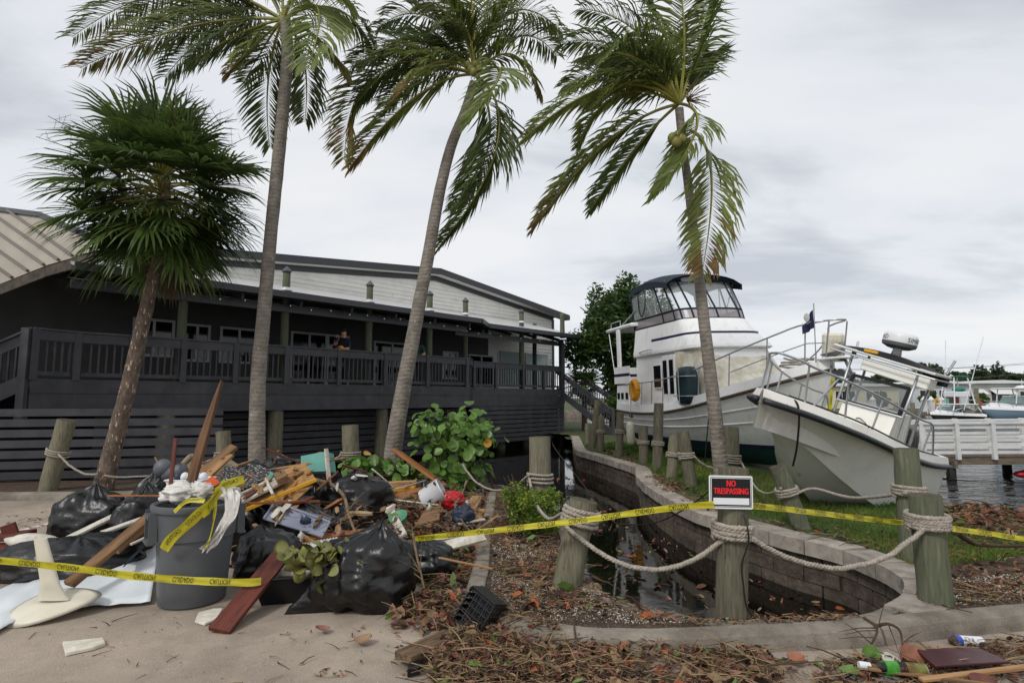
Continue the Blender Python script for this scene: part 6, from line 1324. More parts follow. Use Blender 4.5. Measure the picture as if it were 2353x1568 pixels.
# middle of the heap
board('brown_plank', 'wide peeling reddish brown plank slanting down to the ground by the bin', 'plank', tuple(G(503, 1448, .03)) if False else (505, 1446, 'g'), (648, 1272, 5.0), .165, .04, 'wood_red', roll=.15, jag=.015)
board('yellow_board', 'long orange and yellow board lying level in mid heap', 'board', (665, 1242, 5.75), (882, 1214, 6.0), .09, .03, 'wood_orange', roll=.2)
board('yellow_board', 'pale split lath under the long orange board', 'lath', (668, 1251, 5.65), (870, 1228, 5.85), .04, .015, 'wood_tan')
board('trim_board', 'off-white trim board leaning steeply beside the bags', 'board', (894, 1166, 6.6), (926, 1230, 5.85), .085, .03, 'white_dirty', roll=.7)
board('white_board', 'broad white painted board under the caution tape', 'board', (992, 1262, 5.55), (1112, 1231, 5.8), .12, .03, 'white_dirty', roll=.5)
board('white_board', 'narrow white painted board behind the caution tape', 'board', (985, 1240, 5.75), (1105, 1222, 6.0), .05, .02, 'white_dirty', roll=.5)
board('orange_plank', 'thick orange-brown plank leaning against the sea grape', 'plank', (912, 1036, 9.3), (1020, 1114, 8.7), .26, .05, 'wood_orange', roll=-.35)
board('wood_beam', 'squared pale wood beam lying before the sea grape', 'beam', (884, 1114, 8.3), (956, 1110, 8.4), .12, .09, 'wood_tan')
board('wood_board', 'brown board end below the yellow level', 'board', (895, 1142, 7.7), (986, 1122, 7.9), .12, .05, 'wood_orange', roll=.3)
board('wood_board', 'grey brown board beneath the white bucket', 'board', (905, 1150, 7.5), (1022, 1112, 8.3), .1, .04, 'wood_weather', roll=.3)
board('spirit_level', 'yellow plastic tool case lying along the boards', 'tool', (888, 1126, 8.0), (952, 1120, 8.1), .07, .05, 'yellow_plastic')
slab('brown_panel_scrap', 'split brown cabinet panel holding leaf litter', 'panel', ((951, 1211, 6.55), (1009, 1193, 6.8), (1015, 1144, 7.7), (982, 1168, 7.35)), .02, 'wood_weather')
board('wood_board', 'pale weathered board lying by the inner kerb', 'board', (1096, 1140, 8.5), (1078, 1172, 7.7), .16, .03, 'wood_tan')
board('wood_board', 'clean yellow wood offcut lying by the inner kerb', 'board', (1108, 1170, 7.6), (1098, 1194, 7.05), .09, .03, 'plywood')
board('white_strip', 'white plastic strip on the litter below the blue jug', 'strip', (1052, 1202, 6.9), (1114, 1192, 7.0), .05, .02, 'white_dirty')
board('white_strip', 'long thin white slat across the leaf litter', 'strip', (906, 1147, 7.35), (1006, 1159, 7.3), .03, .015, 'white_dirty')
board('dark_board', 'dark brown board leaning below the red cushion', 'board', (1030, 1128, 8.2), (1082, 1172, 7.5), .05, .03, 'wood_weather')
bk = MB().lathe([(.13, 0), (.15, .02), (.17, .3), (.175, .3), (.165, .28), (.14, .03), (.0, .03)], 24, closed=False).build('white_bucket', MATS['white_plastic'], smooth=True); bk.location = P(972, 1152, 7.6); bk.rotation_euler = (.3, 1.0, .4); tag(bk, 'white plastic bucket tipped on its side in the heap', 'bucket')
crumple('red_cushion', 'red plastic cushion among the branches by the kerb', 1038, 1150, 7.6, (.19, .14, .13), 'red_plastic', 8, 'cushion', .15, flat_=1)
crumple('blue_jug', 'dark blue rounded jug lying in the leaf litter', 1064, 1184, 7.0, (.15, .13, .13), 'navy', 9, 'jug', .1)
gp = MB().lathe([(.06, 0), (.09, .09), (.1, .09), (.1, .11), (.085, .11), (.055, .015), (0, .015)], 20, closed=False).build('green_basket', MATS['green_plastic'], smooth=True); gp.location = P(922, 1202, 6.3); gp.rotation_euler = (.5, -.3, 0); tag(gp, 'small green plastic plant basket in the leaf litter', 'basket')
board('lath', 'thin split lath lying over the inner kerb', 'lath', (1008, 1280, 5.15), (1132, 1306, 4.95), .03, .012, 'wood_tan')
# plywood group
pw = slab('plywood_sheet', 'big plywood sheet with a yellow painted edge on top of the heap', 'plywood', ((556, 1172, 6.0), (726, 1100, 6.4), (700, 1061, 6.9), (600, 1108, 6.7), (540, 1142, 6.5)), .03, 'plywood')
board('yellow_edge', 'yellow painted strip along the edge of the plywood sheet', 'strip', (556, 1174, 5.97), (727, 1101, 6.36), .018, .04, 'yellow_plastic')
slab('plywood_piece', 'knotty plywood piece under the big plywood sheet', 'plywood', ((630, 1150, 6.1), (664, 1165, 6.1), (716, 1116, 6.4), (690, 1100, 6.5)), .02, 'plywood')
slab('plywood_piece', 'small plywood corner below the knotty piece', 'plywood', ((650, 1165, 6.1), (682, 1170, 6.1), (696, 1150, 6.3), (668, 1140, 6.3)), .02, 'plywood')
slab('door_piece', 'white painted door piece lying on the plywood', 'board', ((556, 1158, 5.98), (664, 1104, 6.35), (650, 1088, 6.6), (556, 1138, 6.25)), .03, 'white_dirty')
slab('broken_block', 'dark brown broken wood block at the end of the white door piece', 'block', ((640, 1116, 6.2), (664, 1104, 6.3), (654, 1088, 6.55), (632, 1100, 6.42)), .07, 'wood_weather')
slab('woven_rug', 'black and white woven rug folded over the bags', 'rug', ((505, 1108, 6.5), (560, 1126, 6.3), (632, 1092, 6.8), (600, 1076, 7.1), (515, 1084, 7.0)), .04, 'rug')
tb = slab('teal_drawer', 'teal painted drawer standing on end at the back of the heap', 'drawer', ((691, 1084, 7.2), (756, 1082, 7.2), (750, 1036, 7.25), (691, 1047, 7.25)), -.3, 'teal')
board('teal_trim', 'white edge board on the side of the teal drawer', 'board', (756, 1110, 7.15), (749, 1030, 7.2), .05, .03, 'white_dirty')
# clear bin, tub
cbn = slab('storage_bin', 'clear grey plastic storage bin lying on its side', 'bin', ((606, 1190, 5.9), (739, 1231, 5.7), (757, 1198, 5.9), (632, 1152, 6.15)), -.02, 'clear_bin')
for q in (((606, 1190, 5.9), (632, 1152, 6.15), (640, 1146, 6.45), (612, 1176, 6.25)), ((632, 1152, 6.15), (757, 1198, 5.9), (762, 1190, 6.2), (640, 1146, 6.45))):
    s_ = slab('bin_side', None, None, q, .006, 'clear_bin'); s_.parent = cbn; s_.matrix_parent_inverse = cbn.matrix_basis.inverted()
for a, c in (((606, 1190, 5.88), (632, 1152, 6.13)), ((632, 1152, 6.13), (757, 1198, 5.88)), ((739, 1231, 5.68), (757, 1198, 5.88))):
    s_ = MB().tube([P(*a), P(*c)], .012, 6).build('bin_rim', MATS['clear_bin']); s_.parent = cbn; s_.matrix_parent_inverse = cbn.matrix_basis.inverted()
tub = thing('black_tub', 'black plastic tub of broken things beneath the leafy branch', 'tub', G(645, 1394, 0) + V((0, .25, 0)))
rows = [[V((sx_ * a, sy * b_, z)) for sx_, sy in ((-1, -1), (1, -1), (1, 1), (-1, 1))] for a, b_, z in ((.22, .17, 0), (.29, .22, .2), (.31, .24, .205), (.31, .24, .225), (.285, .215, .22), (.22, .17, .02))]
t_ = MB().grid(rows, True); t_.add(rows[0], [(3, 2, 1, 0)]); t_.add(rows[-1], [(0, 1, 2, 3)]); to_ = t_.build('shell', MATS['black_plastic'], tub, bevel=.006); tub.rotation_euler = (0, 0, .25)
board('white_bar', 'white plastic frame bar in the black tub', 'bar', (577, 1330, 4.9), (660, 1322, 5.0), .04, .02, 'white_plastic'); board('white_bar', 'white plastic frame bar slanting in the black tub', 'bar', (590, 1345, 4.85), (640, 1310, 5.1), .03, .02, 'white_plastic')
crumple('litter_lump', 'pale crumpled rubbish heaped in the black tub', 660, 1318, 5.05, (.18, .14, .08), 'white_dirty', 15, 'rubbish')
vb = MB(); rows = []
for i in range(23):
    f = i / 22; p, q = P(690 + 84 * f, 1262 - 14 * f, 5.45), P(700 + 76 * f, 1246 - 12 * f, 5.75); d = .012 * (i % 2); rows.append([p + V((0, 0, d)), q + V((0, 0, d))])
o = vb.grid(rows).build('white_blind', MATS['white_plastic']); tag(o, 'ribbed white blind lying behind the leafy branch', 'blind')
# rattan, lamp, basket
rt_ = thing('rattan_chair', 'broken rattan chair wreck behind the bin', 'chair', P(450, 1100, 7.5))
def rp2(pts, r, n): return MB().tube(cr([P(*q) for q in pts], 5), r, 8).build(n, MATS['rattan'], rt_, smooth=True, world=True)
rp2(((405, 1082, 7.4), (425, 1060, 7.5), (440, 1047, 7.6), (455, 1060, 7.6), (475, 1072, 7.5)), .035, 'frame'); rp2(((405, 1084, 7.3), (450, 1084, 7.3)), .03, 'frame'); rp2(((515, 1052, 7.6), (530, 1064, 7.6), (547, 1078, 7.5)), .035, 'frame')
for q in (((410, 1082, 7.4), (452, 1082, 7.35), (470, 1070, 7.5), (440, 1052, 7.6)), ((480, 1090, 7.3), (512, 1092, 7.3), (540, 1075, 7.5), (516, 1058, 7.6))):
    c0, c1, c2_, c3_2 = [P(*t) for t in q]
    for i in range(16):
        f = (i + .5) / 16; MB().tube([c0.lerp(c1, f), c3_2.lerp(c2_, f)], .011, 5).build('cane', MATS['rattan'], rt_, world=True)
board('weather_plank', 'grey weathered plank slanting up before the rattan chair', 'plank', (452, 1094, 6.9), (538, 1025, 7.3), .12, .05, 'wood_weather', roll=.3); board('weather_plank', 'shorter brown plank under the grey weathered one', 'plank', (470, 1098, 6.8), (528, 1044, 7.2), .1, .04, 'wood_tan', roll=.3)
lh_ = thing('lamp_head', 'dark grey fallen floodlight head on the bags', 'lamp', P(400, 1086, 6.6)); MB().lathe([(.05, -.13), (.075, -.1), (.09, .1), (.08, .12)], 18, Matrix.Rotation(1.3, 4, 'Y')).build('housing', MATS['can_grey'], lh_, smooth=True); MB().sphere((-.13, 0, .05), (.1, .1, .11), 14, 10).build('bracket_dome', MATS['can_grey'], lh_, smooth=True); MB().tube([V((-.1, 0, 0)), V((-.2, 0, -.12))], .02, 6).build('arm', MATS['can_grey'], lh_)
wb = thing('white_basket', 'white plastic basket holding bottles behind the bin', 'basket', P(437, 1130, 5.55)); rows = [[V((sx_ * a, sy * b_, z)) for sx_, sy in ((-1, -1), (1, -1), (1, 1), (-1, 1))] for a, b_, z in ((.15, .1, 0), (.175, .12, .12), (.185, .13, .12), (.185, .13, .135), (.165, .11, .13), (.15, .1, .01))]
t_ = MB().grid(rows, True); t_.add(rows[0], [(3, 2, 1, 0)]); t_.add(rows[-1], [(0, 1, 2, 3)]); t_.build('shell', MATS['white_plastic'], wb, bevel=.004)
for i in range(5): MB().sphere((-.12 + .06 * i, 0, .14), (.035, .05, .05), 10, 8).build('bottle', MATS['white_plastic' if i else 'navy'], wb, smooth=True)
# branch across the heap, leafy branch
def branch(label, pts, r, name='dry_branch', twigs=6, seed=0, m='twig'):
    rg = random.Random(seed); o = thing(name, label, 'branch', P(*pts[0])); path = cr([P(*q) for q in pts], 7); k = len(path)
    MB().tube(path, [r * (1 - .6 * i / k) for i in range(k)], 7).build('limb', MATS[m], o, smooth=True, world=True)
    for i in range(twigs):
        p = path[rg.randrange(k // 4, k)]; d = V((rg.uniform(-1, 1), rg.uniform(-.5, .5), rg.uniform(-.3, .8))).normalized() * rg.uniform(.08, .28); MB().tube([p, p + d * .5 + V((0, 0, .01)), p + d], [r * .35, r * .25, r * .12], 5).build('twig', MATS[m], o, world=True)
    return o
mat('dry_wood', '#7d6a52', '#5a4937', s=10, r=.9)
branch('long bare branch lying over the black bags', ((715, 1100, 7.3), (760, 1112, 7.0), (790, 1140, 6.6), (800, 1180, 6.2), (816, 1222, 5.8)), .028, seed=1, m='dry_wood')
branch('bare forked branch over the red cushion', ((1072, 1104, 8.0), (1058, 1140, 7.6), (1045, 1160, 7.2), (1058, 1190, 6.9), (1082, 1222, 6.4)), .018, seed=2, m='dry_wood', twigs=9)
branch('curved bare branch across the cabinet panel', ((900, 1176, 7.0), (935, 1163, 7.1), (972, 1166, 7.1)), .02, seed=3, m='dry_wood')
branch('thin vine hanging down the front of the big bag', ((948, 1225, 4.75), (958, 1280, 4.66), (968, 1320, 4.62), (975, 1352, 4.6)), .012, seed=4, m='dry_wood')
branch('curved bare twig leaning over the front kerb', ((1985, 1418, 3.95), (2010, 1436, 3.85), (2014, 1452, 3.78), (2002, 1478, 3.72)), .012, seed=5)
branch('arched twig standing by the kerb crack', ((2013, 1437, 3.85), (2040, 1432, 3.8), (2066, 1446, 3.75), (2073, 1480, 3.7)), .012, seed=6, twigs=3)
branch('forked black twig lying on the bare asphalt', ((222, 1448, 4.33), (245, 1442, 4.36), (283, 1437, 4.4)), .012, seed=7, twigs=3)
branch('long brown root crossing the debris shore', ((2200, 1225, 5.2), (2240, 1248, 5.35), (2300, 1253, 5.4), (2400, 1254, 5.4)), .025, seed=8, m='twig')
branch('stick lying on the mulch by the inlet edging', ((1360, 1322, 4.75), (1385, 1334, 4.7), (1402, 1337, 4.68)), .012, seed=9, twigs=2)
mat('dry_leaf', '#77793f', '#5f6034', s=6, r=.6, rn=.25); dlm = leaf_mesh('leaf', MATS['dry_leaf'], .13, .11, .035)
lb_ = thing('leafy_branch', 'cut branch with wilting olive leaves lying over the tub', 'branch', P(720, 1310, 4.9)); rg = random.Random(8)
for i in range(95):
    u = 722 + rg.gauss(0, 1) * 38; v = 1288 + rg.gauss(0, 1) * 18; p = P(u, v, 4.55 + rg.uniform(-.1, .12)); s_ = rg.uniform(.45, 1.0); M = Matrix.Translation(p) @ Quaternion((rg.gauss(0, 1), rg.gauss(0, 1), rg.gauss(0, 1), rg.gauss(0, 1))).normalized().to_matrix().to_4x4() @ Matrix.Scale(s_, 4)
    o = inst('leaf', dlm, M, lb_); o.matrix_parent_inverse = lb_.matrix_basis.inverted()
for i in range(7): MB().tube([P(690 + i * 6, 1300, 4.6), P(720 + i * 5, 1292 + rg.uniform(-8, 8), 4.55), P(800 - i * 16, 1278 + rg.uniform(-8, 20), 4.55)], [.012, .009, .004], 5).build('stem', MATS['twig'], lb_, world=True)
# foreground pieces on the ground
def ground_piece(name, label, cat, pts, z, th, m):
    q = [G(u, v, 0) for u, v in pts]; o = MB().prism([V((p.x, p.y, z)) for p in q], (0, 0, th)).build(name, MATS[m], bevel=.004); return tag(o, label, cat)
ground_piece('foam_scrap', 'wedge of white foam lying alone on the asphalt', 'foam', ((143, 1482), (236, 1472), (242, 1484), (215, 1494), (150, 1508)), 0.003, .025, 'foam')
ground_piece('foam_scrap', 'ragged white foam scrap by the foot of the brown plank', 'foam', ((447, 1432), (455, 1412), (490, 1403), (512, 1402), (498, 1426), (470, 1438)), 0.003, .02, 'foam')
board('rotten_board', 'rotten splintered board end on the asphalt by the litter', 'board', (928, 1508, 'g'), (1036, 1458, 'g'), .15, .045, 'wood_old', jag=.06, lift=.04)
ground_piece('dark_block', 'small dark block at the bottom edge of the asphalt', 'block', ((935, 1556), (964, 1552), (968, 1534), (940, 1534)), .003, .05, 'black_plastic')
cr_ = thing('plastic_crate_tray', 'broken black plastic drainage tray standing on edge by the kerb', 'plastic tray', G(1078, 1462, .03) + V((0, .12, 0)), (-.35, .42, -.6)); cr_.scale = (.72, .72, .72)
for i in range(5):
    y = -.13 + .065 * i; t_ = MB()
    for k in range(6):
        z = .02 + .065 * k; t_.box((0, y, z), (.3, .01, .012))
    for k in range(5):
        x = -.15 + .075 * k; t_.box((x, y, .18), (.012, .012, .36))
    t_.build('grid_panel', MATS['black_plastic'], cr_)
for k in range(6):
    for x in (-.155, .155): MB().box((x, 0, .03 + .062 * k), (.02, .3, .045)).build('side_bar', MATS['black_plastic'], cr_, bevel=.004)
MB().box((0, .0, .37), (.31, .28, .014)).build('top_plate', MATS['black_plastic'], cr_, bevel=.003)
crumple('paper_scrap', 'dirty white paper scrap caught in the twigs', 1088, 1508, 3.82, (.07, .05, .045), 'white_dirty', 21, 'paper')
mat('label_blue', '#2f49a8', r=.35); mat('label_green', '#4fae33', '#2f6f22', s=14, r=.35); mat('label_camo', '#6d7a34', '#5a3a24', s=18, r=.4); mat('rust', '#5a4636', '#3a2c22', s=20, r=.8)
def spray(label, a, b, r, bands, txt=None):
    A, Bb = P(*a), P(*b); L = (Bb - A).length; o = thing('spray_can', label, 'spray can', A); o.matrix_basis = frame(A, Bb - A)
    R_ = Matrix.Rotation(PI / 2, 4, 'Y')
    for f0, f1, m, n, prof in bands:
        MB().lathe([(r * prof[0], f0 * L), (r * prof[1], f1 * L)], 24, R_).build(n, MATS[m], o, smooth=True).modifiers.new('e', 'EDGE_SPLIT').split_angle = .7
    if txt:
        for i, t in enumerate(txt[0]):
            vs, fc = text_mesh(t, txt[1]); MB().add([V((L * txt[2] + i * txt[1] * 1.0 - q.y, -r * 1.012 * math.cos((q.x) / r - .35), r * 1.012 * math.sin((q.x) / r + .35))) for q in vs], fc).build('lettering', MATS[txt[3]], o)
    return o
gz = G(2215, 1480).y
spray('rusty white and blue wasp spray can lying against the kerb', (2180, 1470, gz), (2255, 1474, gz + .02), .036, ((0, .06, 'rust', 'nozzle', (.35, .4)), (.06, .16, 'rust', 'dome', (.55, .92)), (.16, .32, 'label_blue', 'blue_band', (1, 1)), (.32, .97, 'white_plastic', 'body', (1, 1)), (.97, 1, 'steel', 'base', (1.0, .93))), (('WASP &', 'HORNET', 'KILLER'), .026, .38, 'print_black'))
gz2 = G(2070, 1540).y - .12
spray('green and brown spray can lying in the wet litter', (2020, 1532, gz2), (2125, 1540, gz2 - .02), .04, ((0, .1, 'black_plastic', 'cap', (.7, .8)), (.1, .38, 'label_green', 'green_band', (1, 1)), (.38, .56, 'print_black', 'dark_band', (1.002, 1.002)), (.56, .98, 'label_camo', 'body', (1, 1)), (.98, 1, 'steel', 'base', (1, .95))), (('TR', 'FO'), .03, .42, 'orange_plastic'))
gz3 = G(1985, 1534).y - .06
spray('loose white bottle cap lying beside the green spray can', (1972, 1526, gz3), (1998, 1530, gz3 - .01), .024, ((0, .3, 'white_plastic', 'top', (.92, 1)), (.3, 1, 'white_plastic', 'skirt', (1, 1))))
ground_piece('maroon_cover', 'dark maroon plastic cover plate lying in the litter', 'cover', ((2108, 1518), (2246, 1513), (2322, 1548), (2150, 1558)), .06, .016, 'maroon')
board('wet_lath', 'long brown lath lying in the puddle before the green can', 'lath', (1994, 1534, 'g'), (2330, 1580, 'g'), .04, .015, 'wood_weather', lift=.05); board('wet_lath', 'split pale lath lying below the maroon cover', 'lath', (2115, 1560, 'g'), (2380, 1528, 'g'), .04, .02, 'wood_tan', lift=.05)
ground_piece('foam_scrap', 'dirty foam wedge beside the orange dead leaf', 'foam', ((2020, 1506), (2036, 1503), (2082, 1528), (2066, 1536), (2036, 1534)), .003, .02, 'white_dirty')
ground_piece('foam_scrap', 'small white foam bit near the kerb end', 'foam', ((2396, 1490), (2415, 1490), (2415, 1500), (2398, 1500)), .003, .03, 'foam')

# splintered scraps dropped on the heap: each rests on whatever lies below it
rg = random.Random(99)
mat('splinter', '#94744e', '#664b32', s=2.2, r=.85, st=(1.2, 14, 14), bump=.8, bs=3, dist=.01, rn=.35); mat('splinter_pale', '#b39870', '#8f744f', s=2.2, r=.85, st=(1.2, 14, 14), bump=.6, bs=3, dist=.01, rn=.2)
HP = [G(u, v, 0) for u, v in ((300, 1180), (560, 1150), (760, 1138), (960, 1135), (1115, 1145), (1108, 1240), (1000, 1300), (880, 1300), (700, 1310), (560, 1330), (400, 1260))]
bpy.context.view_layer.update(); DG = bpy.context.evaluated_depsgraph_get()
def drop(x, y, top=1.15):
    ok, loc, nor, *_ = sc.ray_cast(DG, V((x, y, top)), V((0, 0, -1)))
    return (loc, nor) if ok and loc.z > -.05 else (V((x, y, 0)), V((0, 0, 1)))
hx0, hx1, hy0, hy1 = min(p.x for p in HP), max(p.x for p in HP), min(p.y for p in HP), max(p.y for p in HP)
k = 0
while k < 150:
    x, y = rg.uniform(hx0, hx1), rg.uniform(hy0, hy1)
    if not inside(x, y, HP): continue
    if math.hypot(x - can.location.x, y - can.location.y) < .42 or (y < 5.3 and x > -1.9) or y > 8.7: continue
    k += 1; c, n = drop(x, y); a = rg.uniform(0, PI); L = rg.uniform(.12, .45) if rg.random() < .72 else rg.uniform(.5, 1.05); d = V((math.cos(a), math.sin(a), 0)); d = (d - n * d.dot(n) * .8).normalized(); w_ = rg.uniform(.015, .07) * (1 if L < .5 else .8); t_ = rg.uniform(.008, .028); m_n = 5; rows = []
    for i in range(m_n + 1):
        sx_ = 1 if 0 < i < m_n else rg.uniform(.1, .8); xx = -L / 2 + L * i / m_n; rows.append([V((xx + rg.uniform(-.03, .03) * (i in (0, m_n)), c_ * w_ / 2 * sx_ * rg.uniform(.9, 1.05), e_ * t_ / 2)) for c_, e_ in ((-1, -1), (1, -1), (1, 1), (-1, 1))])
    mb_ = MB().grid(rows, True); mb_.add(rows[0], [(3, 2, 1, 0)]); mb_.add(rows[-1], [(0, 1, 2, 3)])
    o = mb_.build('wood_scrap', MATS[rg.choice(('splinter', 'splinter', 'splinter_pale', 'splinter_pale', 'wood_orange', 'wood_red', 'white_dirty', 'wood_old'))]); o.matrix_basis = frame(c + V((0, 0, t_ * .5 + .012)), d, n) @ Matrix.Rotation(rg.uniform(-.5, .5), 4, 'X'); tag(o, 'splintered wood scrap tangled in the debris heap', 'wood scrap', 'splintered wood scraps in the heap')
k = 0
while k < 34:
    x, y = rg.uniform(hx0, hx1), rg.uniform(hy0, hy1)
    if not inside(x, y, HP) or math.hypot(x - can.location.x, y - can.location.y) < .42 or (y < 5.3 and x > -1.9) or y > 8.7: continue
    k += 1; c, n = drop(x, y); s_ = rg.uniform(.025, .08); off_ = V((k * 3.1, 0, 1))
    o = MB().sphere((0, 0, 0), (s_, s_ * .8, s_ * .5), 14, 9, lambda d: 1 + .5 * noise.noise(d * 2.2 + off_) + .2 * ridge(d * 4 + off_)).build('rubbish_scrap', MATS[rg.choice(('thin_bag', 'thin_bag', 'white_plastic', 'bag', 'navy', 'teal', 'white_dirty', 'foam'))], smooth=True); o.location = c + V((0, 0, s_ * .3)); o.rotation_euler = (rg.uniform(0, 3), rg.uniform(0, 3), rg.uniform(0, 3)); tag(o, 'small crumpled rubbish scrap caught in the debris heap', 'rubbish', 'rubbish scraps in the heap')
# ================================================================ people on the deck
mat('skin', '#b98a72', r=.5); mat('navy_shirt', '#1b1f33', '#151826', s=6, r=.8); mat('green_shirt', '#1f3a36', r=.8); mat('trousers', '#3a3d44', r=.8); mat('cap_dark', '#14151a', r=.7)
def person(label, loc, rz, larm, rarm, shirt):
    vs = [(0, 0, .95), (0, 0, 1.12), (0, 0, 1.32), (0, .0, 1.46), (0, 0, 1.53), (0, -.01, 1.62), (0, -.01, 1.72)]; rad = [(.16, .12), (.15, .11), (.18, .12), (.1, .08), (.055, .055), (.085, .1), (.075, .085)]; ed = [(i, i + 1) for i in range(6)]
    def chain(start, pts, rs):
        p = start
        for q, r in zip(pts, rs): vs.append(q); rad.append((r, r)); ed.append((p, len(vs) - 1)); p = len(vs) - 1
        return p
    chain(0, [(.1, 0, .88), (.11, -.01, .5), (.11, .02, .1), (.12, -.12, .04)], [.095, .065, .045, .04]); chain(0, [(-.1, 0, .88), (-.11, -.01, .5), (-.11, .02, .1), (-.12, -.12, .04)], [.095, .065, .045, .04])
    for arm, sg in ((larm, 1), (rarm, -1)):
        h = chain(2, [(sg * .19, 0, 1.40)] + arm, [.075, .05, .035, .032]); q = V(arm[-1]); d = (q - V(arm[-2])).normalized(); s_ = d.cross(V((0, 1, .2))).normalized()
        for k in range(5):
            off_ = s_ * (.022 * (k - 2)); L = (.05, .075, .085, .078, .06)[k]; vs.append(tuple(q + off_ + d * L)); rad.append((.010, .010)); ed.append((h, len(vs) - 1))
    me = bpy.data.meshes.new('person'); me.from_pydata([tuple(v) for v in vs], ed, []); o = bpy.data.objects.new('p', me); col.objects.link(o)
    sm = o.modifiers.new('s', 'SKIN'); o.modifiers.new('u', 'SUBSURF').levels = 2
    for i, r in enumerate(rad): me.skin_vertices[0].data[i].radius = r
    me.skin_vertices[0].data[0].use_root = True
    dg = bpy.context.evaluated_depsgraph_get(); m2 = bpy.data.meshes.new_from_object(o.evaluated_get(dg)); bpy.data.objects.remove(o)
    m2.materials.clear()
    for m in ('skin', shirt, 'trousers', 'cap_dark'): m2.materials.append(MATS[m])
    elb = [V(larm[0]), V(rarm[0])]; hands = [V(larm[-1]), V(rarm[-1])]
    for p in m2.polygons:
        c = p.center; mi = 1
        if c.z > 1.5 and abs(c.x) < .13: mi = 0
        elif c.z < .96 and abs(c.x) < .2: mi = 2 if c.z > .09 else 3
        if any((c - h).length < .28 for h in hands) and not (abs(c.x) < .15 and c.z < 1.5): mi = 0
        p.material_index = mi; p.use_smooth = True
    po = link('person', m2); po.location = loc; po.rotation_euler = (0, 0, rz); tag(po, label, 'person')
    MB().sphere((0, -.01, 1.73), (.1, .115, .085), 14, 8, lambda d: 1 if d.z > -.1 else .9).build('cap', MATS['cap_dark'], po, smooth=True); MB().box((0, -.13, 1.72), (.13, .1, .012)).build('cap_brim', MATS['cap_dark'], po)
    for x in (-.035, .035): MB().sphere((x, -.108, 1.665), .012, 8, 6).build('eye', MATS['cap_dark'], po)
    MB().sphere((0, -.118, 1.635), (.016, .022, .026), 8, 6).build('nose', MATS['skin'], po, smooth=True); MB().box((0, -.105, 1.59), (.05, .012, .008)).build('mouth', MATS['red_plastic'], po)
    return po
q = B(s_of(788, .55), .55, ZF - .01)
person('man in navy shirt and dark cap raising one hand at the deck rail', q, -.35, [(.27, -.06, 1.15), (.18, -.3, 1.12), (.13, -.33, 1.12)], [(-.3, -.1, 1.17), (-.13, -.24, 1.42), (-.10, -.23, 1.5)], 'navy_shirt')
o = MB().sphere((0, 0, 0), (.09, .06, .08), 14, 10, lambda d: 1 + .25 * noise.noise(d * 3)).build('orange_cloth', MATS['buoy_yellow'], smooth=True); o.location = q + V((.04, -.40, 1.14)); tag(o, 'bright orange cloth held by the man at the deck rail', 'cloth')
q = B(s_of(958, .5), .5, ZF - .01)
person('person in a dark green shirt at the deck rail half hidden by the palm trunk', q, -.3, [(.3, -.02, 1.16), (.26, -.24, 1.05), (.25, -.3, 1.06)], [(-.3, -.05, 1.15), (-.2, -.26, 1.07), (-.18, -.31, 1.07)], 'green_shirt')
# ================================================================ litter, grass, puddle
mat('leaf_redbrown', '#6e4032', '#50302a', s=9, r=.7); mat('leaf_dark', '#3a2a21', '#2a1f19', s=9, r=.8); mat('leaf_tan', '#937657', '#7a6048', s=9, r=.75); mat('leaf_orange', '#a35a33', '#87452a', s=9, r=.65); mat('leaf_green', '#5f7a35', '#4b642b', s=9, r=.5); mat('leaf_pink', '#8d6254', '#70493f', s=9, r=.7); mat('shell_bit', '#c9c2b4', r=.8); mat('straw', '#8f7a58', '#6b573e', s=9, r=.8)
LM = [MATS[k] for k in ('leaf_redbrown', 'leaf_dark', 'leaf_tan', 'leaf_orange', 'leaf_green', 'leaf_pink', 'straw', 'twig', 'shell_bit')]
WT_ = [0, 0, 1, 1, 1, 2, 2, 2, 6, 3, 4, 5, 5]
def add_leaf(b, p, L, rg, mi=None, flatn=.5):
    a = rg.uniform(0, 2 * PI); n = V((rg.gauss(0, flatn), rg.gauss(0, flatn), 1)).normalized(); x = V((math.cos(a), math.sin(a), 0)); x = (x - n * x.dot(n)).normalized(); y = n.cross(x); W = L * rg.uniform(.3, .5); c = rg.uniform(-.1, .35) * L; e_ = rg.uniform(-.05, .3) * L
    b.i = rg.choice(WT_) if mi is None else mi
    vs = [p - x * L / 2, p - x * L * .15 + y * W * .5 + n * c, p + x * L * .25 + y * W * .42 + n * (c + e_ * .4), p + x * L / 2 + n * e_, p + x * L * .25 - y * W * .42 + n * (c * .7 + e_ * .4), p - x * L * .15 - y * W * .5 + n * c * .7, p + n * .0 + x * L * .05]
    b.add(vs, [(0, 6, 1), (1, 6, 2), (2, 6, 3), (3, 6, 4), (4, 6, 5), (5, 6, 0)])
def add_twig(b, p, L, r, rg, mi=7):
    a = rg.uniform(0, 2 * PI); d = V((math.cos(a), math.sin(a), rg.gauss(0, .18))).normalized() * L; k = p + d * .5 + V((rg.gauss(0, .06) * L, rg.gauss(0, .06) * L, rg.uniform(0, .05) * L)); b.i = mi; b.tube([p, k, p + d], [r, r * .8, r * .4], 4, cap=False)
def inpoly(u, v, poly): return inside(u, v, [V((a, c, 0)) for a, c in poly])
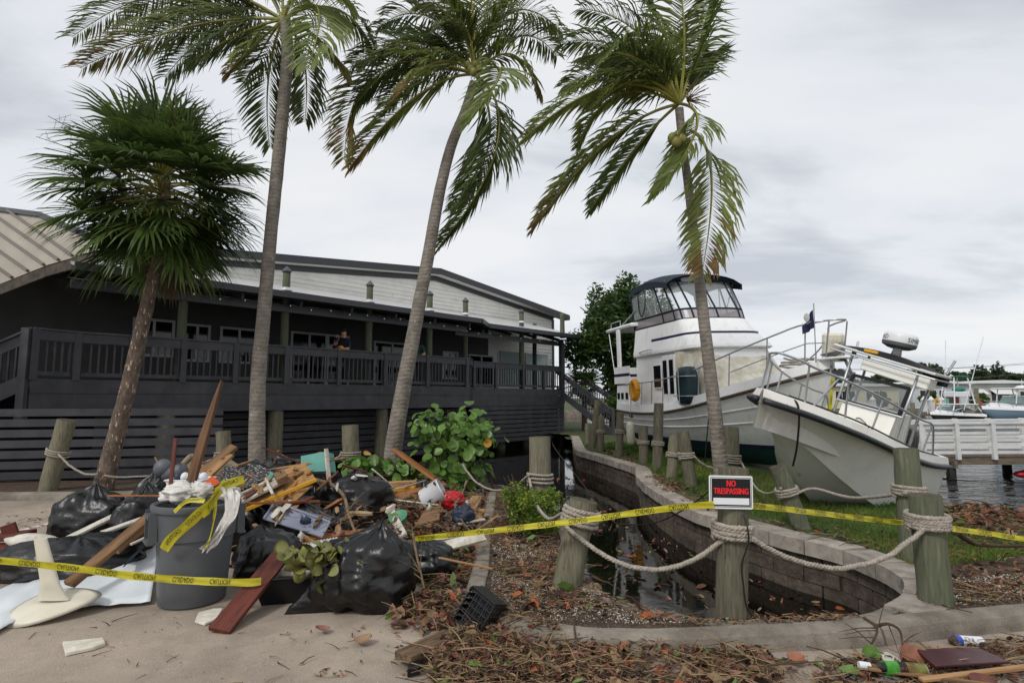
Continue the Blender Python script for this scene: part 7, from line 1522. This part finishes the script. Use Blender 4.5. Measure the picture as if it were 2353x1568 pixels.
def scatter(name, label, cat, regions, seed):
    rg = random.Random(seed); b = MB()
    for poly, zf, nl, nt_, sz, hp, extra in regions:
        us = [q[0] for q in poly]; vs_ = [q[1] for q in poly]; kl = kt = 0; tries = 0
        pw = [G(u, v, zf) for u, v in poly] if not callable(zf) else [G(u, v, .1) for u, v in poly]
        x0, x1, y0, y1 = min(p.x for p in pw), max(p.x for p in pw), min(p.y for p in pw), max(p.y for p in pw)
        while (kl < nl or kt < nt_) and tries < (nl + nt_) * 40:
            tries += 1; x, y = rg.uniform(x0, x1), rg.uniform(y0, y1)
            if not inside(x, y, pw): continue
            if rg.random() > (.25 + .75 * max(0, min(1, .5 + 1.4 * nz3((x * 1.6, y * 1.6, seed))))): continue
            z = zf(x, y) if callable(zf) else zf; p = V((x, y, z + rg.random() ** 1.6 * hp + .006))
            if kl < nl:
                add_leaf(b, p, sz * rg.uniform(.45, 1.35) * (1 if rg.random() < .8 else 1.5), rg, extra if extra is not None else None); kl += 1
            if kt < nt_:
                L = rg.uniform(.03, .12) if rg.random() < .9 else rg.uniform(.15, .36) * (1 if hp > .015 else .5); add_twig(b, p + V((0, 0, rg.random() * hp * .4)), L, rg.uniform(.0015, .0045) * (1.6 if L > .2 else 1), rg, rg.choice((7, 7, 6, 6, 2))); kt += 1
    return stuff(b.build(name, LM, fix=False), label, cat)
FG = [(1000, 1640), (985, 1530), (1040, 1470), (1140, 1448), (1200, 1470), (1290, 1490), (1400, 1503), (1560, 1508), (1740, 1512), (1790, 1560), (1800, 1640)]
FG2 = [(1740, 1560), (1740, 1512), (1930, 1510), (2073, 1500), (2180, 1488), (2360, 1468), (2560, 1450), (2620, 1640), (1760, 1640)]
scatter('leaf_litter', 'brown dead leaves and twigs heaped in front of the kerb', 'leaf litter', [(FG, 0, 1900, 3000, .07, .08, None), (FG, 0, 500, 900, .05, .11, None), (FG2, 0, 300, 700, .055, .025, None), ([(2080, 1500), (2360, 1472), (2600, 1450), (2640, 1620), (2140, 1620)], 0, 160, 500, .05, .03, None),
    ([(870, 1460), (900, 1425), (960, 1390), (1000, 1280), (1030, 1260), (1108, 1255), (1116, 1300), (1100, 1345), (1060, 1430), (1010, 1470), (930, 1450)], 0, 900, 900, .085, .10, None),
    ([(870, 1150), (1000, 1130), (1125, 1128), (1118, 1245), (1000, 1275), (930, 1240)], 0, 900, 700, .09, .16, None), ([(640, 1240), (700, 1160), (900, 1150), (960, 1240), (800, 1290)], .22, 250, 250, .09, .2, None)], 11)
b = MB(); rg = random.Random(123); k = 0
while k < 900:                                        # leaves and twigs lying over the heap
    x, y = rg.uniform(hx0, hx1), rg.uniform(hy0, hy1)
    if not inside(x, y, HP) or math.hypot(x - can.location.x, y - can.location.y) < .42 or y > 8.8: continue
    if rg.random() > .25 + .75 * max(0, min(1, (x + 3.2) / 2.4)): continue
    k += 1; c, n = drop(x, y, 1.0)
    if k % 2: add_leaf(b, c + V((0, 0, .012)), rg.uniform(.03, .10), rg)
    else: add_twig(b, c + V((0, 0, .012)), rg.uniform(.05, .3), rg.uniform(.0015, .004), rg, rg.choice((7, 7, 6, 6, 2)))
stuff(b.build('heap_litter', LM, fix=False), 'leaves and twigs strewn over the debris heap', 'leaf litter')
scatter('mulch_litter', 'small leaves and twigs strewn over the mulch island', 'leaf litter', [([(1136, 1250), (1210, 1235), (1310, 1270), (1345, 1330), (1400, 1372), (1480, 1402), (1640, 1428), (1500, 1434), (1290, 1425), (1180, 1395), (1130, 1350)], ZI, 420, 1500, .05, .02, None), ([(1136, 1250), (1210, 1235), (1310, 1270), (1345, 1330), (1400, 1372), (1480, 1402), (1640, 1428), (1290, 1425), (1180, 1395), (1130, 1350)], ZI, 70, 0, .11, .02, None),
    ([(1580, 1428), (1700, 1420), (1900, 1416), (1990, 1410), (1985, 1424), (1700, 1436)], .115, 90, 130, .05, .015, None), ([(1123, 1240), (1141, 1130), (1150, 1130), (1136, 1260)], .125, 90, 200, .04, .015, None), ([(1148, 1130), (1200, 1150), (1290, 1250), (1140, 1245)], ZI, 250, 300, .06, .03, None), ([(2100, 1375), (2200, 1340), (2400, 1330), (2400, 1375), (2150, 1398)], ZI, 160, 400, .05, .02, None), ([(1100, 1345), (1116, 1350), (1160, 1400), (1290, 1438), (1280, 1450), (1150, 1415)], .125, 60, 160, .04, .01, None)], 12)
scatter('shore_litter', 'matted leaves and sticks washed up along the shore and wall', 'leaf litter', [([(1480, 1098), (1520, 1090), (1640, 1150), (1650, 1182), (1600, 1168), (1540, 1140)], lawn_z, 260, 320, .07, .04, None), ([(2130, 1180), (2250, 1168), (2420, 1180), (2460, 1240), (2300, 1250), (2200, 1240)], lawn_z, 900, 1100, .08, .10, None), ([(2150, 1250), (2420, 1240), (2420, 1330), (2190, 1330)], lawn_z, 160, 260, .06, .03, None), ([(1700, 1190), (2080, 1230), (2140, 1300), (2010, 1265), (1800, 1215)], lawn_z, 90, 120, .06, .03, None), ([(1340, 1030), (1470, 1040), (1480, 1075), (1400, 1050)], lawn_z, 150, 120, .08, .04, None)], 13)
scatter('asphalt_litter', 'scattered twigs and leaf crumbs on the bare asphalt', 'leaf litter', [([(-200, 1600), (0, 1440), (400, 1410), (900, 1440), (1000, 1600)], 0, 70, 22, .014, .003, None), ([(600, 1460), (900, 1430), (1010, 1470), (1000, 1600), (650, 1600)], 0, 50, 28, .03, .006, None), ([(-200, 1250), (100, 1165), (300, 1150), (300, 1170), (0, 1240)], 0, 30, 60, .05, .006, None)], 14)
scatter('floating_leaves', 'leaves and specks floating on the dark inlet', 'floating leaves', [([(1350, 1170), (1450, 1190), (1620, 1280), (1990, 1400), (1750, 1412), (1560, 1400), (1440, 1370), (1370, 1320)], ZW, 170, 60, .07, .002, None), ([(1180, 1090), (1330, 1090), (1420, 1190), (1340, 1240)], ZW, 90, 40, .1, .002, None)], 15)
rg = random.Random(3); b = MB()
isl_px = [(1132, 1250), (1210, 1235), (1310, 1270), (1345, 1330), (1400, 1372), (1480, 1402), (1640, 1428), (1500, 1434), (1290, 1428), (1180, 1398), (1128, 1350)]
pw = [G(u, v, ZI) for u, v in isl_px]; pw2 = [G(u, v, ZI) for u, v in ((2150, 1330), (2400, 1315), (2460, 1370), (2120, 1398))]
for poly, n in ((pw, 3800), (pw2, 1500)):
    k = 0
    while k < n:
        x, y = rg.uniform(min(p.x for p in poly), max(p.x for p in poly)), rg.uniform(min(p.y for p in poly), max(p.y for p in poly))
        if inside(x, y, poly) and rg.random() < max(.08, .5 + 1.6 * nz3((x * 2.3, y * 2.3, 9))):
            k += 1; p = V((x, y, ZI + .004)); s_ = rg.uniform(.003, .009); b.i = 0 if rg.random() < .75 else 1; a = rg.uniform(0, 6.28); b.add([p + V((math.cos(a + t_) * s_, math.sin(a + t_) * s_ * .7, rg.uniform(0, .006))) for t_ in (0, 2.1, 4.2)] + [p + V((0, 0, s_ * 1.1))], [(0, 1, 3), (1, 2, 3), (2, 0, 3)])
stuff(b.build('shell_gravel', [MATS['shell_bit'], MATS['coping']], fix=False), 'pale crushed shell gravel scattered over the mulch island', 'gravel')
b = MB(); rg = random.Random(6); k = 0
gp_ = [G(u, v, .05) for u, v in ((1335, 1028), (1420, 1040), (1480, 1068), (1500, 1090), (1640, 1165), (1760, 1200), (1930, 1240), (2060, 1290), (2110, 1330), (2420, 1325), (2480, 1260), (2300, 1245), (2150, 1185), (1850, 1120), (1500, 1020))]
X_ = [min(p.x for p in gp_), max(p.x for p in gp_), min(p.y for p in gp_), max(p.y for p in gp_)]
while k < 30000:
    y = X_[2] + (X_[3] - X_[2]) * rg.random() ** 2.2; x = rg.uniform(X_[0], X_[1])
    if not inside(x, y, gp_) or not inside(x, y, lawn_poly): continue
    if rg.random() > .3 + 1.0 * max(0, .45 + nz3((x * .9, y * .9, 2))): continue
    z = lawn_z(x, y)
    if z < -.3: continue
    k += 1; h_ = rg.uniform(.03, .085) * (1 + max(0, y - 8) * .06); a = rg.uniform(0, 6.28); w_ = .0035 * (1 + max(0, y - 6) * .16); d = V((math.cos(a), math.sin(a), 0)); ln = V((rg.gauss(0, .45), rg.gauss(0, .45), 0)) * h_; p = V((x, y, z)); b.i = 0 if nz3((x * .6, y * .6, 5)) + rg.gauss(0, .25) < .22 else 1
    b.add([p - d * w_, p + d * w_, p + ln * .5 + V((0, 0, h_ * .6)) + d * w_ * .7, p + ln + V((0, 0, h_))], [(0, 1, 2), (0, 2, 3)])
stuff(b.build('grass', [MATS['grass'], MATS['grass2']], fix=False), 'short green grass growing on the lawn behind the wall', 'grass')
pd = mat('puddle', '#5a4a3a', '#453729', s=4, r=.05, spec=.5)
struct(MB().add([G(u, v, .004) for u, v in ((1905, 1520), (1960, 1508), (2020, 1505), (2070, 1520), (2100, 1560), (2130, 1640), (1880, 1640), (1870, 1560))], [tuple(range(8))]).build('puddle', pd))
# a few big single leaves that stand out
mat('leaf_big', '#8a5a42', '#6a4030', s=6, r=.55, rn=.3)
def big_leaf(label, u, v, L, m, tilt, yaw, z=0.03):
    p = G(u, v, z); mb_ = MB(); n = 9
    rows = []
    for i in range(n):
        f = i / (n - 1); w_ = math.sin(PI * min(1, f * .96 + .02)) ** .75 * .42; rows.append([V(((f - .5) * L, w_ * L * g, .12 * L * abs(g) ** 1.5 + .12 * L * (f - .5) ** 2 * 4)) for g in (-1, -.5, 0, .5, 1)])
    o = mb_.grid(rows).build('dead_leaf', MATS[m], smooth=True); o.location = p; o.rotation_euler = (tilt, rg.uniform(-.3, .3), yaw); return tag(o, label, 'leaf')
for a in (('large orange-brown dead leaf propped beside the maroon cover', 2095, 1512, .2, 'leaf_big', .6, .2), ('folded reddish dead leaf beside the foam wedge', 2092, 1528, .14, 'leaf_big', .2, 1.2), ('orange dead leaf on the litter left of the puddle', 1826, 1515, .13, 'leaf_big', .3, .5), ('dark red curled dead leaf at the bottom of the litter', 2255, 1575, .17, 'leaf_redbrown', .5, .3), ('green round leaf against the kerb by the arched twig', 1998, 1500, .12, 'grape_leaf', .9, 0), ('green leaf floating at the edge of the puddle', 1950, 1545, .13, 'leaf_green', .0, .6), ('pale brown dead leaf standing in the litter by the tray', 1178, 1480, .16, 'leaf_pink', 1.0, 1.2), ('red-brown dead leaf on the mulch beside the inner kerb', 1160, 1352, .17, 'leaf_pink', .2, .3), ('orange dead leaf leaning on the inner kerb', 1128, 1340, .13, 'leaf_big', .7, 2.2), ('brown dead leaf lying on the mulch in front of the leaning post', 1225, 1382, .14, 'leaf_pink', .3, 1.0), ('red dead leaf alone on the asphalt before the big bag', 740, 1445, .1, 'leaf_pink', .1, .4), ('brown dead leaf alone on the asphalt by the rotten board', 835, 1470, .12, 'leaf_tan', .2, .2)): big_leaf(*a)
